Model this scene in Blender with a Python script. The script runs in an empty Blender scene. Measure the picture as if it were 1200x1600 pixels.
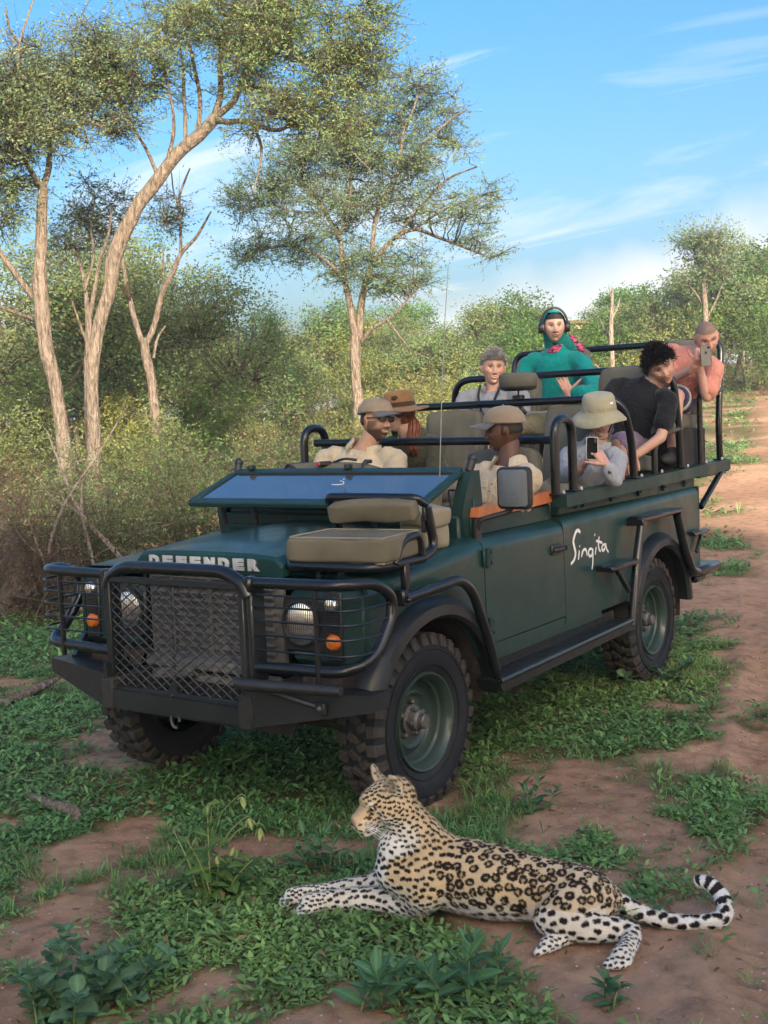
import bpy, bmesh, math, random
import numpy as np
from mathutils import Vector, Matrix, noise as mnoise
from mathutils.kdtree import KDTree

PI = math.pi
rad = math.radians
scene = bpy.context.scene
COL = scene.collection

# ------------------------------------------------------------------ camera
CAM = np.array([4.3395, 3.6372, 1.7657])
YAW, PITCH, ROLL, FPX = 3.7422, -0.0791, -0.0417, 1799.8
fw = np.array([math.cos(PITCH) * math.cos(YAW), math.cos(PITCH) * math.sin(YAW), math.sin(PITCH)])
rt = np.array([math.sin(YAW), -math.cos(YAW), 0.0])
up = np.cross(rt, fw)
rt2 = rt * math.cos(ROLL) + up * math.sin(ROLL)
up2 = np.cross(rt2, fw)
cd = bpy.data.cameras.new('camera')
cd.sensor_fit = 'VERTICAL'
cd.sensor_height = 24.0
cd.lens = FPX / 1600.0 * 24.0
cd.clip_start = 0.05
cd.clip_end = 3000.0
cam = bpy.data.objects.new('camera', cd)
M4 = Matrix(((rt2[0], up2[0], -fw[0], CAM[0]), (rt2[1], up2[1], -fw[1], CAM[1]), (rt2[2], up2[2], -fw[2], CAM[2]), (0, 0, 0, 1)))
cam.matrix_world = M4
COL.objects.link(cam)
scene.camera = cam

# ------------------------------------------------------------------ light and sky
SUN_EL = rad(20.0)
SUN_AZ = math.atan2(0.5633, 0.8224) + rad(16.0)      # direction the light comes from (behind the viewer, a little to the road side)
sun_dir = np.array([math.cos(SUN_EL) * math.cos(SUN_AZ), math.cos(SUN_EL) * math.sin(SUN_AZ), math.sin(SUN_EL)])
world = bpy.data.worlds.new('World')
scene.world = world
world.use_nodes = True
wn = world.node_tree.nodes
wl = world.node_tree.links
wn.clear()
w_out = wn.new('ShaderNodeOutputWorld')
w_bg = wn.new('ShaderNodeBackground')
w_sky = wn.new('ShaderNodeTexSky')
w_sky.sky_type = 'NISHITA'
w_sky.sun_disc = False
w_sky.sun_elevation = SUN_EL
w_sky.sun_rotation = PI / 2 - SUN_AZ
w_sky.altitude = 300
w_sky.air_density = 1.0
w_sky.dust_density = 8.0
w_sky.ozone_density = 2.0
SKY_STRENGTH = 0.15
w_bg.inputs['Strength'].default_value = SKY_STRENGTH
# thin high cloud: a stretched noise on the sky direction, the same all round
w_tc = wn.new('ShaderNodeTexCoord')
w_sep = wn.new('ShaderNodeSeparateXYZ'); wl.new(w_tc.outputs['Generated'], w_sep.inputs[0])
w_max = wn.new('ShaderNodeMath'); w_max.operation = 'MAXIMUM'; wl.new(w_sep.outputs['Z'], w_max.inputs[0]); w_max.inputs[1].default_value = 0.0
w_add = wn.new('ShaderNodeMath'); w_add.operation = 'ADD'; wl.new(w_max.outputs[0], w_add.inputs[0]); w_add.inputs[1].default_value = 0.12
w_cx = wn.new('ShaderNodeMath'); w_cx.operation = 'DIVIDE'; wl.new(w_sep.outputs['X'], w_cx.inputs[0]); wl.new(w_add.outputs[0], w_cx.inputs[1])
w_cy = wn.new('ShaderNodeMath'); w_cy.operation = 'DIVIDE'; wl.new(w_sep.outputs['Y'], w_cy.inputs[0]); wl.new(w_add.outputs[0], w_cy.inputs[1])
w_cmb = wn.new('ShaderNodeCombineXYZ'); wl.new(w_cx.outputs[0], w_cmb.inputs[0]); wl.new(w_cy.outputs[0], w_cmb.inputs[1])
w_map = wn.new('ShaderNodeMapping'); wl.new(w_cmb.outputs[0], w_map.inputs['Vector'])
w_map.inputs['Rotation'].default_value = (0, 0, rad(20)); w_map.inputs['Scale'].default_value = (1.5, 0.55, 1); w_map.inputs['Location'].default_value = (0.55, 0.3, 0)
w_n = wn.new('ShaderNodeTexNoise'); w_n.inputs['Scale'].default_value = 1.15; w_n.inputs['Detail'].default_value = 10; w_n.inputs['Roughness'].default_value = 0.60; w_n.inputs['Distortion'].default_value = 0.8
wl.new(w_map.outputs[0], w_n.inputs['Vector'])
w_r = wn.new('ShaderNodeValToRGB'); w_r.color_ramp.elements[0].position = 0.55; w_r.color_ramp.elements[0].color = (0, 0, 0, 1); w_r.color_ramp.elements[1].position = 0.72; w_r.color_ramp.elements[1].color = (0.75, 0.75, 0.75, 1)
wl.new(w_n.outputs['Fac'], w_r.inputs[0])
# low cloud bank standing over the horizon all round
w_n2 = wn.new('ShaderNodeTexNoise'); w_n2.inputs['Scale'].default_value = 2.2; w_n2.inputs['Detail'].default_value = 6
wl.new(w_tc.outputs['Generated'], w_n2.inputs['Vector'])
w_b1 = wn.new('ShaderNodeMath'); w_b1.operation = 'MULTIPLY_ADD'; wl.new(w_n2.outputs['Fac'], w_b1.inputs[0]); w_b1.inputs[1].default_value = 0.55; w_b1.inputs[2].default_value = -0.17
w_b2 = wn.new('ShaderNodeMath'); w_b2.operation = 'SUBTRACT'; wl.new(w_b1.outputs[0], w_b2.inputs[0]); wl.new(w_sep.outputs['Z'], w_b2.inputs[1])
w_b3 = wn.new('ShaderNodeMapRange'); wl.new(w_b2.outputs[0], w_b3.inputs[0]); w_b3.inputs[1].default_value = 0.0; w_b3.inputs[2].default_value = 0.05; w_b3.inputs[3].default_value = 0.0; w_b3.inputs[4].default_value = 0.85
w_mx = wn.new('ShaderNodeMath'); w_mx.operation = 'MAXIMUM'; wl.new(w_r.outputs[0], w_mx.inputs[0]); wl.new(w_b3.outputs[0], w_mx.inputs[1])
w_mix = wn.new('ShaderNodeMix'); w_mix.data_type = 'RGBA'
w_hs = wn.new('ShaderNodeHueSaturation'); w_hs.inputs['Saturation'].default_value = 1.44; w_hs.inputs['Value'].default_value = 0.83; wl.new(w_sky.outputs[0], w_hs.inputs['Color'])
wl.new(w_mx.outputs[0], w_mix.inputs['Factor']); wl.new(w_hs.outputs[0], w_mix.inputs[6]); w_mix.inputs[7].default_value = (2.6, 2.65, 2.7, 1)
wl.new(w_mix.outputs[2], w_bg.inputs['Color'])
wl.new(w_bg.outputs[0], w_out.inputs['Surface'])

sd = bpy.data.lights.new('sun', 'SUN')
sd.energy = 3.2
sd.angle = rad(0.6)
sd.color = (1.0, 0.86, 0.68)
sun = bpy.data.objects.new('sun', sd)
sun.rotation_euler = Vector(sun_dir).to_track_quat('Z', 'Y').to_euler()
COL.objects.link(sun)

scene.view_settings.view_transform = 'Standard'
scene.view_settings.look = 'None'
scene.view_settings.gamma = 1.0
scene.view_settings.use_curve_mapping = False
scene.view_settings.exposure = 1.56
scene.cycles.max_bounces = 6
scene.cycles.diffuse_bounces = 3
scene.cycles.glossy_bounces = 3
scene.cycles.transmission_bounces = 6
scene.cycles.transparent_max_bounces = 8
scene.cycles.use_denoising = True
scene.cycles.caustics_reflective = False
scene.cycles.caustics_refractive = False

# ------------------------------------------------------------------ helpers
def V(*a):
    return np.array(a, dtype=float)

def nrm(v):
    v = np.asarray(v, float)
    n = np.linalg.norm(v)
    return v / n if n > 1e-12 else v

class MB:
    """Collects shapes and links them as one mesh object."""
    def __init__(self):
        self.v = []; self.f = []; self.n = 0; self.c = []
    def add(self, verts, faces, col=None):
        verts = np.asarray(verts, float).reshape(-1, 3)
        self.v.append(verts)
        self.f.extend([[i + self.n for i in f] for f in faces])
        self.c.append(np.tile(np.array(col if col is not None else (1, 1, 1), float), (len(verts), 1)) if (col is None or np.ndim(col) == 1) else np.asarray(col, float))
        self.n += len(verts)
        return self
    def box(self, c, s, R=None, bev=0.0, col=None):
        c = np.asarray(c, float); s = np.asarray(s, float) / 2
        b = min(bev, 0.45 * min(s) * 2)
        if b <= 0:
            vs = [(x, y, z) for x in (-1, 1) for y in (-1, 1) for z in (-1, 1)]
            vs = np.array(vs) * s
            fs = [(0, 1, 3, 2), (4, 6, 7, 5), (0, 4, 5, 1), (2, 3, 7, 6), (0, 2, 6, 4), (1, 5, 7, 3)]
        else:
            # chamfered box, one chamfer per edge: 24 vertices
            vs = []; idx = {}
            for sx in (-1, 1):
                for sy in (-1, 1):
                    for sz in (-1, 1):
                        for ax in range(3):
                            p = np.array([sx * (s[0] - b), sy * (s[1] - b), sz * (s[2] - b)])
                            p[ax] = (sx, sy, sz)[ax] * s[ax]
                            idx[(sx, sy, sz, ax)] = len(vs); vs.append(p)
            vs = np.array(vs); fs = []
            for ax in range(3):
                o = [i for i in range(3) if i != ax]
                for sg in (-1, 1):
                    q = []
                    for a_, b_ in ((-1, -1), (1, -1), (1, 1), (-1, 1)):
                        k = [0, 0, 0]; k[ax] = sg; k[o[0]] = a_; k[o[1]] = b_
                        q.append(idx[(k[0], k[1], k[2], ax)])
                    fs.append(q if (sg > 0) == (ax != 1) else q[::-1])
            for ax in range(3):
                o = [i for i in range(3) if i != ax]
                for a_ in (-1, 1):
                    for b_ in (-1, 1):
                        k0 = [0, 0, 0]; k1 = [0, 0, 0]
                        k0[ax] = -1; k1[ax] = 1
                        for k in (k0, k1):
                            k[o[0]] = a_; k[o[1]] = b_
                        q = [idx[(*k0, o[0])], idx[(*k1, o[0])], idx[(*k1, o[1])], idx[(*k0, o[1])]]
                        cen = vs[q].mean(0); nn = np.cross(vs[q[1]] - vs[q[0]], vs[q[2]] - vs[q[0]])
                        fs.append(q if nn @ cen > 0 else q[::-1])
            for sx in (-1, 1):
                for sy in (-1, 1):
                    for sz in (-1, 1):
                        q = [idx[(sx, sy, sz, a)] for a in range(3)]
                        cen = vs[q].mean(0); nn = np.cross(vs[q[1]] - vs[q[0]], vs[q[2]] - vs[q[0]])
                        fs.append(q if nn @ cen > 0 else q[::-1])
        if R is not None:
            vs = vs @ np.asarray(R, float).T
        return self.add(vs + c, fs, col)
    def tube(self, path, r, n=10, cap=True, col=None, closed=False):
        P = np.asarray(path, float); m = len(P)
        r = np.full(m, r, float) if np.ndim(r) == 0 else np.asarray(r, float)
        T = np.zeros_like(P)
        if closed:
            T = np.roll(P, -1, 0) - np.roll(P, 1, 0)
        else:
            T[1:-1] = P[2:] - P[:-2]; T[0] = P[1] - P[0]; T[-1] = P[-1] - P[-2]
        T /= np.linalg.norm(T, axis=1)[:, None] + 1e-12
        a = np.array([0, 0, 1.0]) if abs(T[0][2]) < 0.9 else np.array([1.0, 0, 0])
        u = nrm(np.cross(T[0], a)); vs = []
        for i in range(m):
            u = nrm(u - T[i] * (u @ T[i])); w = np.cross(T[i], u)
            k = np.arange(n) * 2 * PI / n
            vs.append(P[i] + r[i] * (np.cos(k)[:, None] * u + np.sin(k)[:, None] * w))
        vs = np.concatenate(vs); fs = []
        for i in range(m if closed else m - 1):
            i2 = (i + 1) % m
            for j in range(n):
                j2 = (j + 1) % n
                fs.append((i * n + j, i * n + j2, i2 * n + j2, i2 * n + j))
        if cap and not closed:
            fs.append(tuple(range(n - 1, -1, -1))); fs.append(tuple(range((m - 1) * n, m * n)))
        return self.add(vs, fs, col)
    def rod(self, a, b, r, n=10, r2=None, col=None):
        return self.tube([a, b], [r, r if r2 is None else r2], n, True, col)
    def loft(self, rings, cap=True, closed=False, col=None):
        rings = [np.asarray(q, float) for q in rings]; n = len(rings[0]); m = len(rings)
        vs = np.concatenate(rings); fs = []
        for i in range(m if closed else m - 1):
            i2 = (i + 1) % m
            for j in range(n):
                j2 = (j + 1) % n
                fs.append((i * n + j, i * n + j2, i2 * n + j2, i2 * n + j))
        if cap and not closed:
            fs.append(tuple(range(n - 1, -1, -1))); fs.append(tuple(range((m - 1) * n, m * n)))
        return self.add(vs, fs, col)
    def grid(self, P, col=None):
        P = np.asarray(P, float); a, b = P.shape[:2]
        fs = [(i * b + j, (i + 1) * b + j, (i + 1) * b + j + 1, i * b + j + 1) for i in range(a - 1) for j in range(b - 1)]
        return self.add(P.reshape(-1, 3), fs, col)
    def lathe(self, prof, o=(0, 0, 0), axis=(0, 0, 1), n=24, col=None, cap=False):
        axis = nrm(axis); a = np.array([1.0, 0, 0]) if abs(axis[0]) < 0.9 else np.array([0, 1.0, 0])
        u = nrm(a - axis * (a @ axis)); w = np.cross(axis, u); k = np.arange(n) * 2 * PI / n
        ring = np.cos(k)[:, None] * u + np.sin(k)[:, None] * w
        return self.loft([np.asarray(o) + axis * h + ring * max(r, 1e-4) for r, h in prof], cap, False, col)
    def prism(self, poly, d0, d1, ax='y', col=None):
        """polygon in the two other axes, extruded along ax."""
        poly = np.asarray(poly, float); n = len(poly); i = 'xyz'.index(ax); o = [k for k in range(3) if k != i]
        vs = np.zeros((2 * n, 3)); vs[:n, o[0]] = poly[:, 0]; vs[:n, o[1]] = poly[:, 1]; vs[n:, o[0]] = poly[:, 0]; vs[n:, o[1]] = poly[:, 1]
        vs[:n, i] = d0; vs[n:, i] = d1
        fs = [tuple(range(n)), tuple(range(2 * n - 1, n - 1, -1))] + [(j, j + n, (j + 1) % n + n, (j + 1) % n) for j in range(n)]
        return self.add(vs, fs, col)
    def ball(self, c, r, nu=16, nv=10, R=None, col=None):
        r = np.full(3, r, float) if np.ndim(r) == 0 else np.asarray(r, float)
        vs = []
        for i in range(nv + 1):
            t = PI * i / nv
            t = min(max(t, 0.02), PI - 0.02)
            for j in range(nu):
                p = 2 * PI * j / nu
                vs.append((math.sin(t) * math.cos(p), math.sin(t) * math.sin(p), math.cos(t)))
        vs = np.array(vs) * r
        if R is not None: vs = vs @ np.asarray(R, float).T
        fs = [(i * nu + j, (i + 1) * nu + j, (i + 1) * nu + (j + 1) % nu, i * nu + (j + 1) % nu) for i in range(nv) for j in range(nu)]
        fs.append(tuple(range(nu))[::1]); fs.append(tuple(range(nv * nu, nv * nu + nu))[::-1])
        return self.add(vs + np.asarray(c, float), fs, col)
    def mesh(self, name, colors=False):
        me = bpy.data.meshes.new(name)
        vs = np.concatenate(self.v) if self.v else np.zeros((0, 3))
        me.from_pydata(vs.tolist(), [], self.f)
        if colors:
            set_colors(me, np.concatenate(self.c))
        return me
    def build(self, name, mat, parent=None, smooth=40, colors=False, fixn=True):
        me = self.mesh(name, colors)
        if fixn:
            bm = bmesh.new(); bm.from_mesh(me)
            bmesh.ops.recalc_face_normals(bm, faces=bm.faces)
            bm.to_mesh(me); bm.free()
        return link(name, me, mat, parent, smooth)

def set_colors(me, cols, name='col'):
    at = me.color_attributes.get(name) or me.color_attributes.new(name, 'FLOAT_COLOR', 'POINT')
    c4 = np.ones((len(me.vertices), 4), np.float32); c4[:, :3] = cols
    at.data.foreach_set('color', c4.ravel())

def link(name, me, mat, parent=None, smooth=40):
    me.materials.clear(); me.materials.append(mat)
    if smooth:
        me.shade_smooth()
        if smooth < 180: me.set_sharp_from_angle(angle=rad(smooth))
    o = bpy.data.objects.new(name, me)
    COL.objects.link(o)
    if parent is not None: o.parent = parent
    return o

def fast_mesh(name, verts, quads=None, tris=None, cols=None):
    me = bpy.data.meshes.new(name)
    verts = np.asarray(verts, np.float32)
    me.vertices.add(len(verts)); me.vertices.foreach_set('co', verts.ravel())
    loops = []; starts = []; tot = 0
    if quads is not None and len(quads):
        quads = np.asarray(quads, np.int32); loops.append(quads.ravel()); starts.append(np.arange(len(quads)) * 4); tot = len(quads) * 4
    if tris is not None and len(tris):
        tris = np.asarray(tris, np.int32); loops.append(tris.ravel()); starts.append(np.arange(len(tris)) * 3 + tot)
    loops = np.concatenate(loops).astype(np.int32); starts = np.concatenate(starts).astype(np.int32)
    me.loops.add(len(loops)); me.loops.foreach_set('vertex_index', loops)
    me.polygons.add(len(starts)); me.polygons.foreach_set('loop_start', starts)
    me.update(calc_edges=True); me.validate()
    if cols is not None: set_colors(me, cols)
    return me

def empty(name, loc=(0, 0, 0)):
    o = bpy.data.objects.new(name, None); COL.objects.link(o); o.location = loc; return o

def tag(o, label=None, cat=None, group=None, kind=None):
    if label: o['label'] = label
    if cat: o['category'] = cat
    if group: o['group'] = group
    if kind: o['kind'] = kind
    return o

def bend(pts, rb=0.06, k=6):
    """polyline with rounded corners, for bent steel tube."""
    P = [np.asarray(q, float) for q in pts]; out = [P[0]]
    for i in range(1, len(P) - 1):
        a, b, c = P[i - 1], P[i], P[i + 1]
        d1 = nrm(a - b); d2 = nrm(c - b)
        l = min(rb, 0.48 * np.linalg.norm(a - b), 0.48 * np.linalg.norm(c - b))
        p0 = b + d1 * l; p1 = b + d2 * l
        for t in np.linspace(0, 1, k):
            out.append((1 - t) ** 2 * p0 + 2 * t * (1 - t) * b + t * t * p1)
    out.append(P[-1]); return np.array(out)

def spline(pts, n=40):
    """Catmull-Rom through the points (any columns)."""
    P = np.asarray(pts, float); m = len(P)
    Q = np.vstack([2 * P[0] - P[1], P, 2 * P[-1] - P[-2]])
    t = np.linspace(0, m - 1 - 1e-6, n); i = t.astype(int); f = (t - i)[:, None]
    a, b, c, d = Q[i], Q[i + 1], Q[i + 2], Q[i + 3]
    return 0.5 * (2 * b + (c - a) * f + (2 * a - 5 * b + 4 * c - d) * f ** 2 + (3 * b - a - 3 * c + d) * f ** 3)

def rotm(ax, a):
    return np.array(Matrix.Rotation(a, 3, ax))

def basis(f, u=(0, 0, 1)):
    """columns: forward, left, up."""
    f = nrm(f); l = nrm(np.cross(u, f)); return np.stack([f, l, np.cross(f, l)], 1)

# value noise on arrays
def hash3(ix, iy, iz):
    h = (ix * 374761393 + iy * 668265263 + iz * 2147483647 * 3 + 1442695041) & 0xffffffff
    h = ((h ^ (h >> 13)) * 1274126177) & 0xffffffff
    return ((h ^ (h >> 16)) & 0xffff) / 65535.0

def vnoise(P, s=1.0, octv=3, rough=0.5):
    P = np.asarray(P, float)
    if P.shape[-1] == 2: P = np.concatenate([P, np.zeros(P.shape[:-1] + (1,))], -1)
    out = np.zeros(P.shape[:-1]); amp = 1.0; tot = 0
    for o in range(octv):
        q = P * s * (2 ** o) + 17.3 * o
        i = np.floor(q).astype(np.int64); f = q - i; f = f * f * (3 - 2 * f)
        r = 0
        for dx in (0, 1):
            wx = f[..., 0] if dx else 1 - f[..., 0]
            for dy in (0, 1):
                wy = f[..., 1] if dy else 1 - f[..., 1]
                for dz in (0, 1):
                    wz = f[..., 2] if dz else 1 - f[..., 2]
                    r = r + wx * wy * wz * hash3(i[..., 0] + dx, i[..., 1] + dy, i[..., 2] + dz)
        out += amp * r; tot += amp; amp *= rough
    return out / tot

# ------------------------------------------------------------------ materials
def mat_new(name):
    m = bpy.data.materials.new(name); m.use_nodes = True
    nt = m.node_tree; b = nt.nodes['Principled BSDF']
    return m, nt, b

def noise_node(nt, scale, detail=4, rough=0.55, coord='Object', dist=0.0):
    tc = nt.nodes.new('ShaderNodeTexCoord'); n = nt.nodes.new('ShaderNodeTexNoise')
    n.inputs['Scale'].default_value = scale; n.inputs['Detail'].default_value = detail; n.inputs['Roughness'].default_value = rough; n.inputs['Distortion'].default_value = dist
    nt.links.new(tc.outputs[coord], n.inputs['Vector']); return n

def ramp(nt, src, stops):
    r = nt.nodes.new('ShaderNodeValToRGB'); e = r.color_ramp.elements
    while len(e) < len(stops): e.new(0.5)
    for k, (p, c) in zip(e, stops):
        k.position = p; k.color = (*c, 1) if len(c) == 3 else c
    nt.links.new(src, r.inputs[0]); return r

def bump(nt, b, src, strength=0.3, dist=0.01):
    n = nt.nodes.new('ShaderNodeBump'); n.inputs['Strength'].default_value = strength; n.inputs['Distance'].default_value = dist
    nt.links.new(src, n.inputs['Height']); nt.links.new(n.outputs[0], b.inputs['Normal']); return n

def M_noise(name, c0, c1, scale=8, rough=0.6, metal=0.0, bscale=None, bstr=0.2, bdist=0.005, spec=0.5, coat=0.0, lo=0.3, hi=0.7, detail=4, dist=0.0, rvar=0.0):
    m, nt, b = mat_new(name)
    n = noise_node(nt, scale, detail, dist=dist)
    r = ramp(nt, n.outputs['Fac'], [(lo, c0), (hi, c1)])
    nt.links.new(r.outputs[0], b.inputs['Base Color'])
    b.inputs['Roughness'].default_value = rough; b.inputs['Metallic'].default_value = metal
    b.inputs['Specular IOR Level'].default_value = spec
    if coat: b.inputs['Coat Weight'].default_value = coat; b.inputs['Coat Roughness'].default_value = 0.08
    if rvar:
        n3 = noise_node(nt, scale * 2.3, 5); mr = nt.nodes.new('ShaderNodeMapRange')
        mr.inputs[1].default_value = 0.3; mr.inputs[2].default_value = 0.7; mr.inputs[3].default_value = max(0, rough - rvar); mr.inputs[4].default_value = rough + rvar
        nt.links.new(n3.outputs['Fac'], mr.inputs[0]); nt.links.new(mr.outputs[0], b.inputs['Roughness'])
    if bscale:
        n2 = noise_node(nt, bscale, 3); bump(nt, b, n2.outputs['Fac'], bstr, bdist)
    return m

def M_attr(name, rough=0.6, spec=0.4, sss=0.0, trans=0.0, bscale=None, bstr=0.2, bdist=0.003, var=0.0, vscale=20):
    """base colour from the mesh colour attribute."""
    m, nt, b = mat_new(name)
    a = nt.nodes.new('ShaderNodeVertexColor'); a.layer_name = 'col'
    src = a.outputs['Color']
    if var:
        n = noise_node(nt, vscale, 4)
        r = ramp(nt, n.outputs['Fac'], [(0.3, (1 - var,) * 3), (0.7, (1 + var * 0.4,) * 3)])
        mx = nt.nodes.new('ShaderNodeMix'); mx.data_type = 'RGBA'; mx.blend_type = 'MULTIPLY'; mx.inputs['Factor'].default_value = 1
        nt.links.new(src, mx.inputs[6]); nt.links.new(r.outputs[0], mx.inputs[7]); src = mx.outputs[2]
    nt.links.new(src, b.inputs['Base Color'])
    b.inputs['Roughness'].default_value = rough; b.inputs['Specular IOR Level'].default_value = spec
    if sss:
        b.inputs['Subsurface Weight'].default_value = sss; b.inputs['Subsurface Radius'].default_value = (0.012, 0.005, 0.003); b.inputs['Subsurface Scale'].default_value = 1.0
    if trans:
        t = nt.nodes.new('ShaderNodeBsdfTranslucent'); nt.links.new(src, t.inputs['Color'])
        ms = nt.nodes.new('ShaderNodeMixShader'); ms.inputs[0].default_value = trans
        nt.links.new(b.outputs[0], ms.inputs[1]); nt.links.new(t.outputs[0], ms.inputs[2])
        nt.links.new(ms.outputs[0], nt.nodes['Material Output'].inputs['Surface'])
    if bscale:
        n2 = noise_node(nt, bscale, 3); bump(nt, b, n2.outputs['Fac'], bstr, bdist)
    return m

# remesh overlapping shapes into one continuous skin
def skin_mesh(mb, voxel, smooth=6, name='skin', keep=None):
    me = mb.mesh(name)
    bm = bmesh.new(); bm.from_mesh(me); bmesh.ops.recalc_face_normals(bm, faces=bm.faces); bm.to_mesh(me); bm.free()
    o = bpy.data.objects.new(name, me); COL.objects.link(o)
    r = o.modifiers.new('r', 'REMESH'); r.mode = 'VOXEL'; r.voxel_size = voxel
    if smooth:
        s = o.modifiers.new('s', 'SMOOTH'); s.factor = 0.5; s.iterations = smooth
    dg = bpy.context.evaluated_depsgraph_get()
    me2 = bpy.data.meshes.new_from_object(o.evaluated_get(dg))
    bpy.data.objects.remove(o); bpy.data.meshes.remove(me)
    return me2

def coords(me):
    c = np.empty(len(me.vertices) * 3, np.float32); me.vertices.foreach_get('co', c); return c.reshape(-1, 3).astype(float)

def normals(me):
    c = np.empty(len(me.vertices) * 3, np.float32); me.vertex_normals.foreach_get('vector', c); return c.reshape(-1, 3).astype(float)

def set_coords(me, c):
    me.vertices.foreach_set('co', np.asarray(c, np.float32).ravel()); me.update()

def cap(mb, a, b, ra, rb, n=14):
    """tapered capsule (for the skins)."""
    a = np.asarray(a, float); b = np.asarray(b, float); d = nrm(b - a)
    P = []; Rr = []
    for t in (-0.96, -0.7, -0.35): P.append(a + d * ra * t); Rr.append(ra * math.sqrt(1 - t * t))
    P.append(a); Rr.append(ra); P.append((a + b) / 2); Rr.append((ra + rb) / 2); P.append(b); Rr.append(rb)
    for t in (0.35, 0.7, 0.96): P.append(b + d * rb * t); Rr.append(rb * math.sqrt(1 - t * t))
    mb.tube(P, Rr, n)

def chain(mb, pts, n=14):
    """pts: list of (x,y,z,r)"""
    for a, b in zip(pts[:-1], pts[1:]):
        cap(mb, a[:3], b[:3], a[3], b[3], n)

# ground height
F2 = nrm(fw[:2]); R2 = np.array([rt[0], rt[1]])
def st(x, y):
    dx = np.asarray(x, float) - CAM[0]; dy = np.asarray(y, float) - CAM[1]
    return dx * F2[0] + dy * F2[1], dx * R2[0] + dy * R2[1]
def xy(s, t):
    return CAM[0] + np.asarray(s) * F2[0] + np.asarray(t) * R2[0], CAM[1] + np.asarray(s) * F2[1] + np.asarray(t) * R2[1]
ROAD_D = nrm(V(-0.962, -0.272)); ROAD_N = np.array([ROAD_D[1], -ROAD_D[0]])      # ROAD_N points away from the vehicle
def road_c(x, y):
    """across-road coordinate, 0 on the near edge of the track, positive on the track; and along-road coordinate."""
    dx = np.asarray(x, float) - 1.31; dy = np.asarray(y, float) - 2.42
    return dx * ROAD_N[0] + dy * ROAD_N[1], dx * ROAD_D[0] + dy * ROAD_D[1]
def hgt(x, y):
    s, t = st(x, y)
    k = np.clip(s - 9.5, 0, 75)
    slope = 0.036 + 0.034 / (1 + np.exp(-(t - 1.0) / 2.5))
    z = slope * k * (k / (k + 5.0))
    z = np.where(s > 84.5, z, z)
    P = np.stack([np.asarray(x, float), np.asarray(y, float)], -1)
    far = np.clip((s - 8) / 12, 0, 1)
    z = z + (vnoise(P, 0.35, 2) - 0.5) * (0.03 + 0.25 * far)
    return z
# ------------------------------------------------------------------ ground and sand track
def soil_material():
    m, nt, b = mat_new('red_sand_soil')
    L = nt.links.new
    big = noise_node(nt, 0.55, 5, 0.6)
    fine = noise_node(nt, 9.0, 8, 0.62)
    r1 = ramp(nt, big.outputs['Fac'], [(0.30, (0.36, 0.205, 0.125)), (0.52, (0.46, 0.275, 0.172)), (0.72, (0.56, 0.355, 0.22))])
    r2 = ramp(nt, fine.outputs['Fac'], [(0.32, (0.62, 0.60, 0.58)), (0.5, (0.95, 0.95, 0.95)), (0.72, (1.12, 1.1, 1.08))])
    mx = nt.nodes.new('ShaderNodeMix'); mx.data_type = 'RGBA'; mx.blend_type = 'MULTIPLY'; mx.inputs['Factor'].default_value = 1
    L(r1.outputs[0], mx.inputs[6]); L(r2.outputs[0], mx.inputs[7])
    # leaf litter and humus where the ground cover grows (attribute written from the cover map)
    at = nt.nodes.new('ShaderNodeAttribute'); at.attribute_name = 'cover'
    hum = noise_node(nt, 22.0, 6, 0.7)
    rh = ramp(nt, hum.outputs['Fac'], [(0.3, (0.045, 0.055, 0.022)), (0.55, (0.085, 0.095, 0.035)), (0.75, (0.15, 0.11, 0.06))])
    m2 = nt.nodes.new('ShaderNodeMix'); m2.data_type = 'RGBA'
    L(at.outputs['Fac'], m2.inputs['Factor']); L(mx.outputs[2], m2.inputs[6]); L(rh.outputs[0], m2.inputs[7])
    # pale grit
    vo = nt.nodes.new('ShaderNodeTexVoronoi'); vo.inputs['Scale'].default_value = 38
    tc = nt.nodes.new('ShaderNodeTexCoord'); L(tc.outputs['Object'], vo.inputs['Vector'])
    lt = nt.nodes.new('ShaderNodeMath'); lt.operation = 'LESS_THAN'; L(vo.outputs['Distance'], lt.inputs[0]); lt.inputs[1].default_value = 0.16
    sel = nt.nodes.new('ShaderNodeSeparateColor'); L(vo.outputs['Color'], sel.inputs[0])
    gt = nt.nodes.new('ShaderNodeMath'); gt.operation = 'GREATER_THAN'; L(sel.outputs[0], gt.inputs[0]); gt.inputs[1].default_value = 0.86
    an = nt.nodes.new('ShaderNodeMath'); an.operation = 'MULTIPLY'; L(lt.outputs[0], an.inputs[0]); L(gt.outputs[0], an.inputs[1])
    m3 = nt.nodes.new('ShaderNodeMix'); m3.data_type = 'RGBA'; L(an.outputs[0], m3.inputs['Factor']); L(m2.outputs[2], m3.inputs[6]); m3.inputs[7].default_value = (0.42, 0.34, 0.27, 1)
    L(m3.outputs[2], b.inputs['Base Color'])
    b.inputs['Roughness'].default_value = 0.95; b.inputs['Specular IOR Level'].default_value = 0.15
    n1 = noise_node(nt, 26, 8, 0.7); n2 = noise_node(nt, 110, 4, 0.7)
    ad = nt.nodes.new('ShaderNodeMath'); ad.operation = 'MULTIPLY_ADD'; L(n2.outputs['Fac'], ad.inputs[0]); ad.inputs[1].default_value = 0.35; L(n1.outputs['Fac'], ad.inputs[2])
    bump(nt, b, ad.outputs[0], 0.6, 0.035)
    return m
MAT_SOIL = soil_material()

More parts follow.
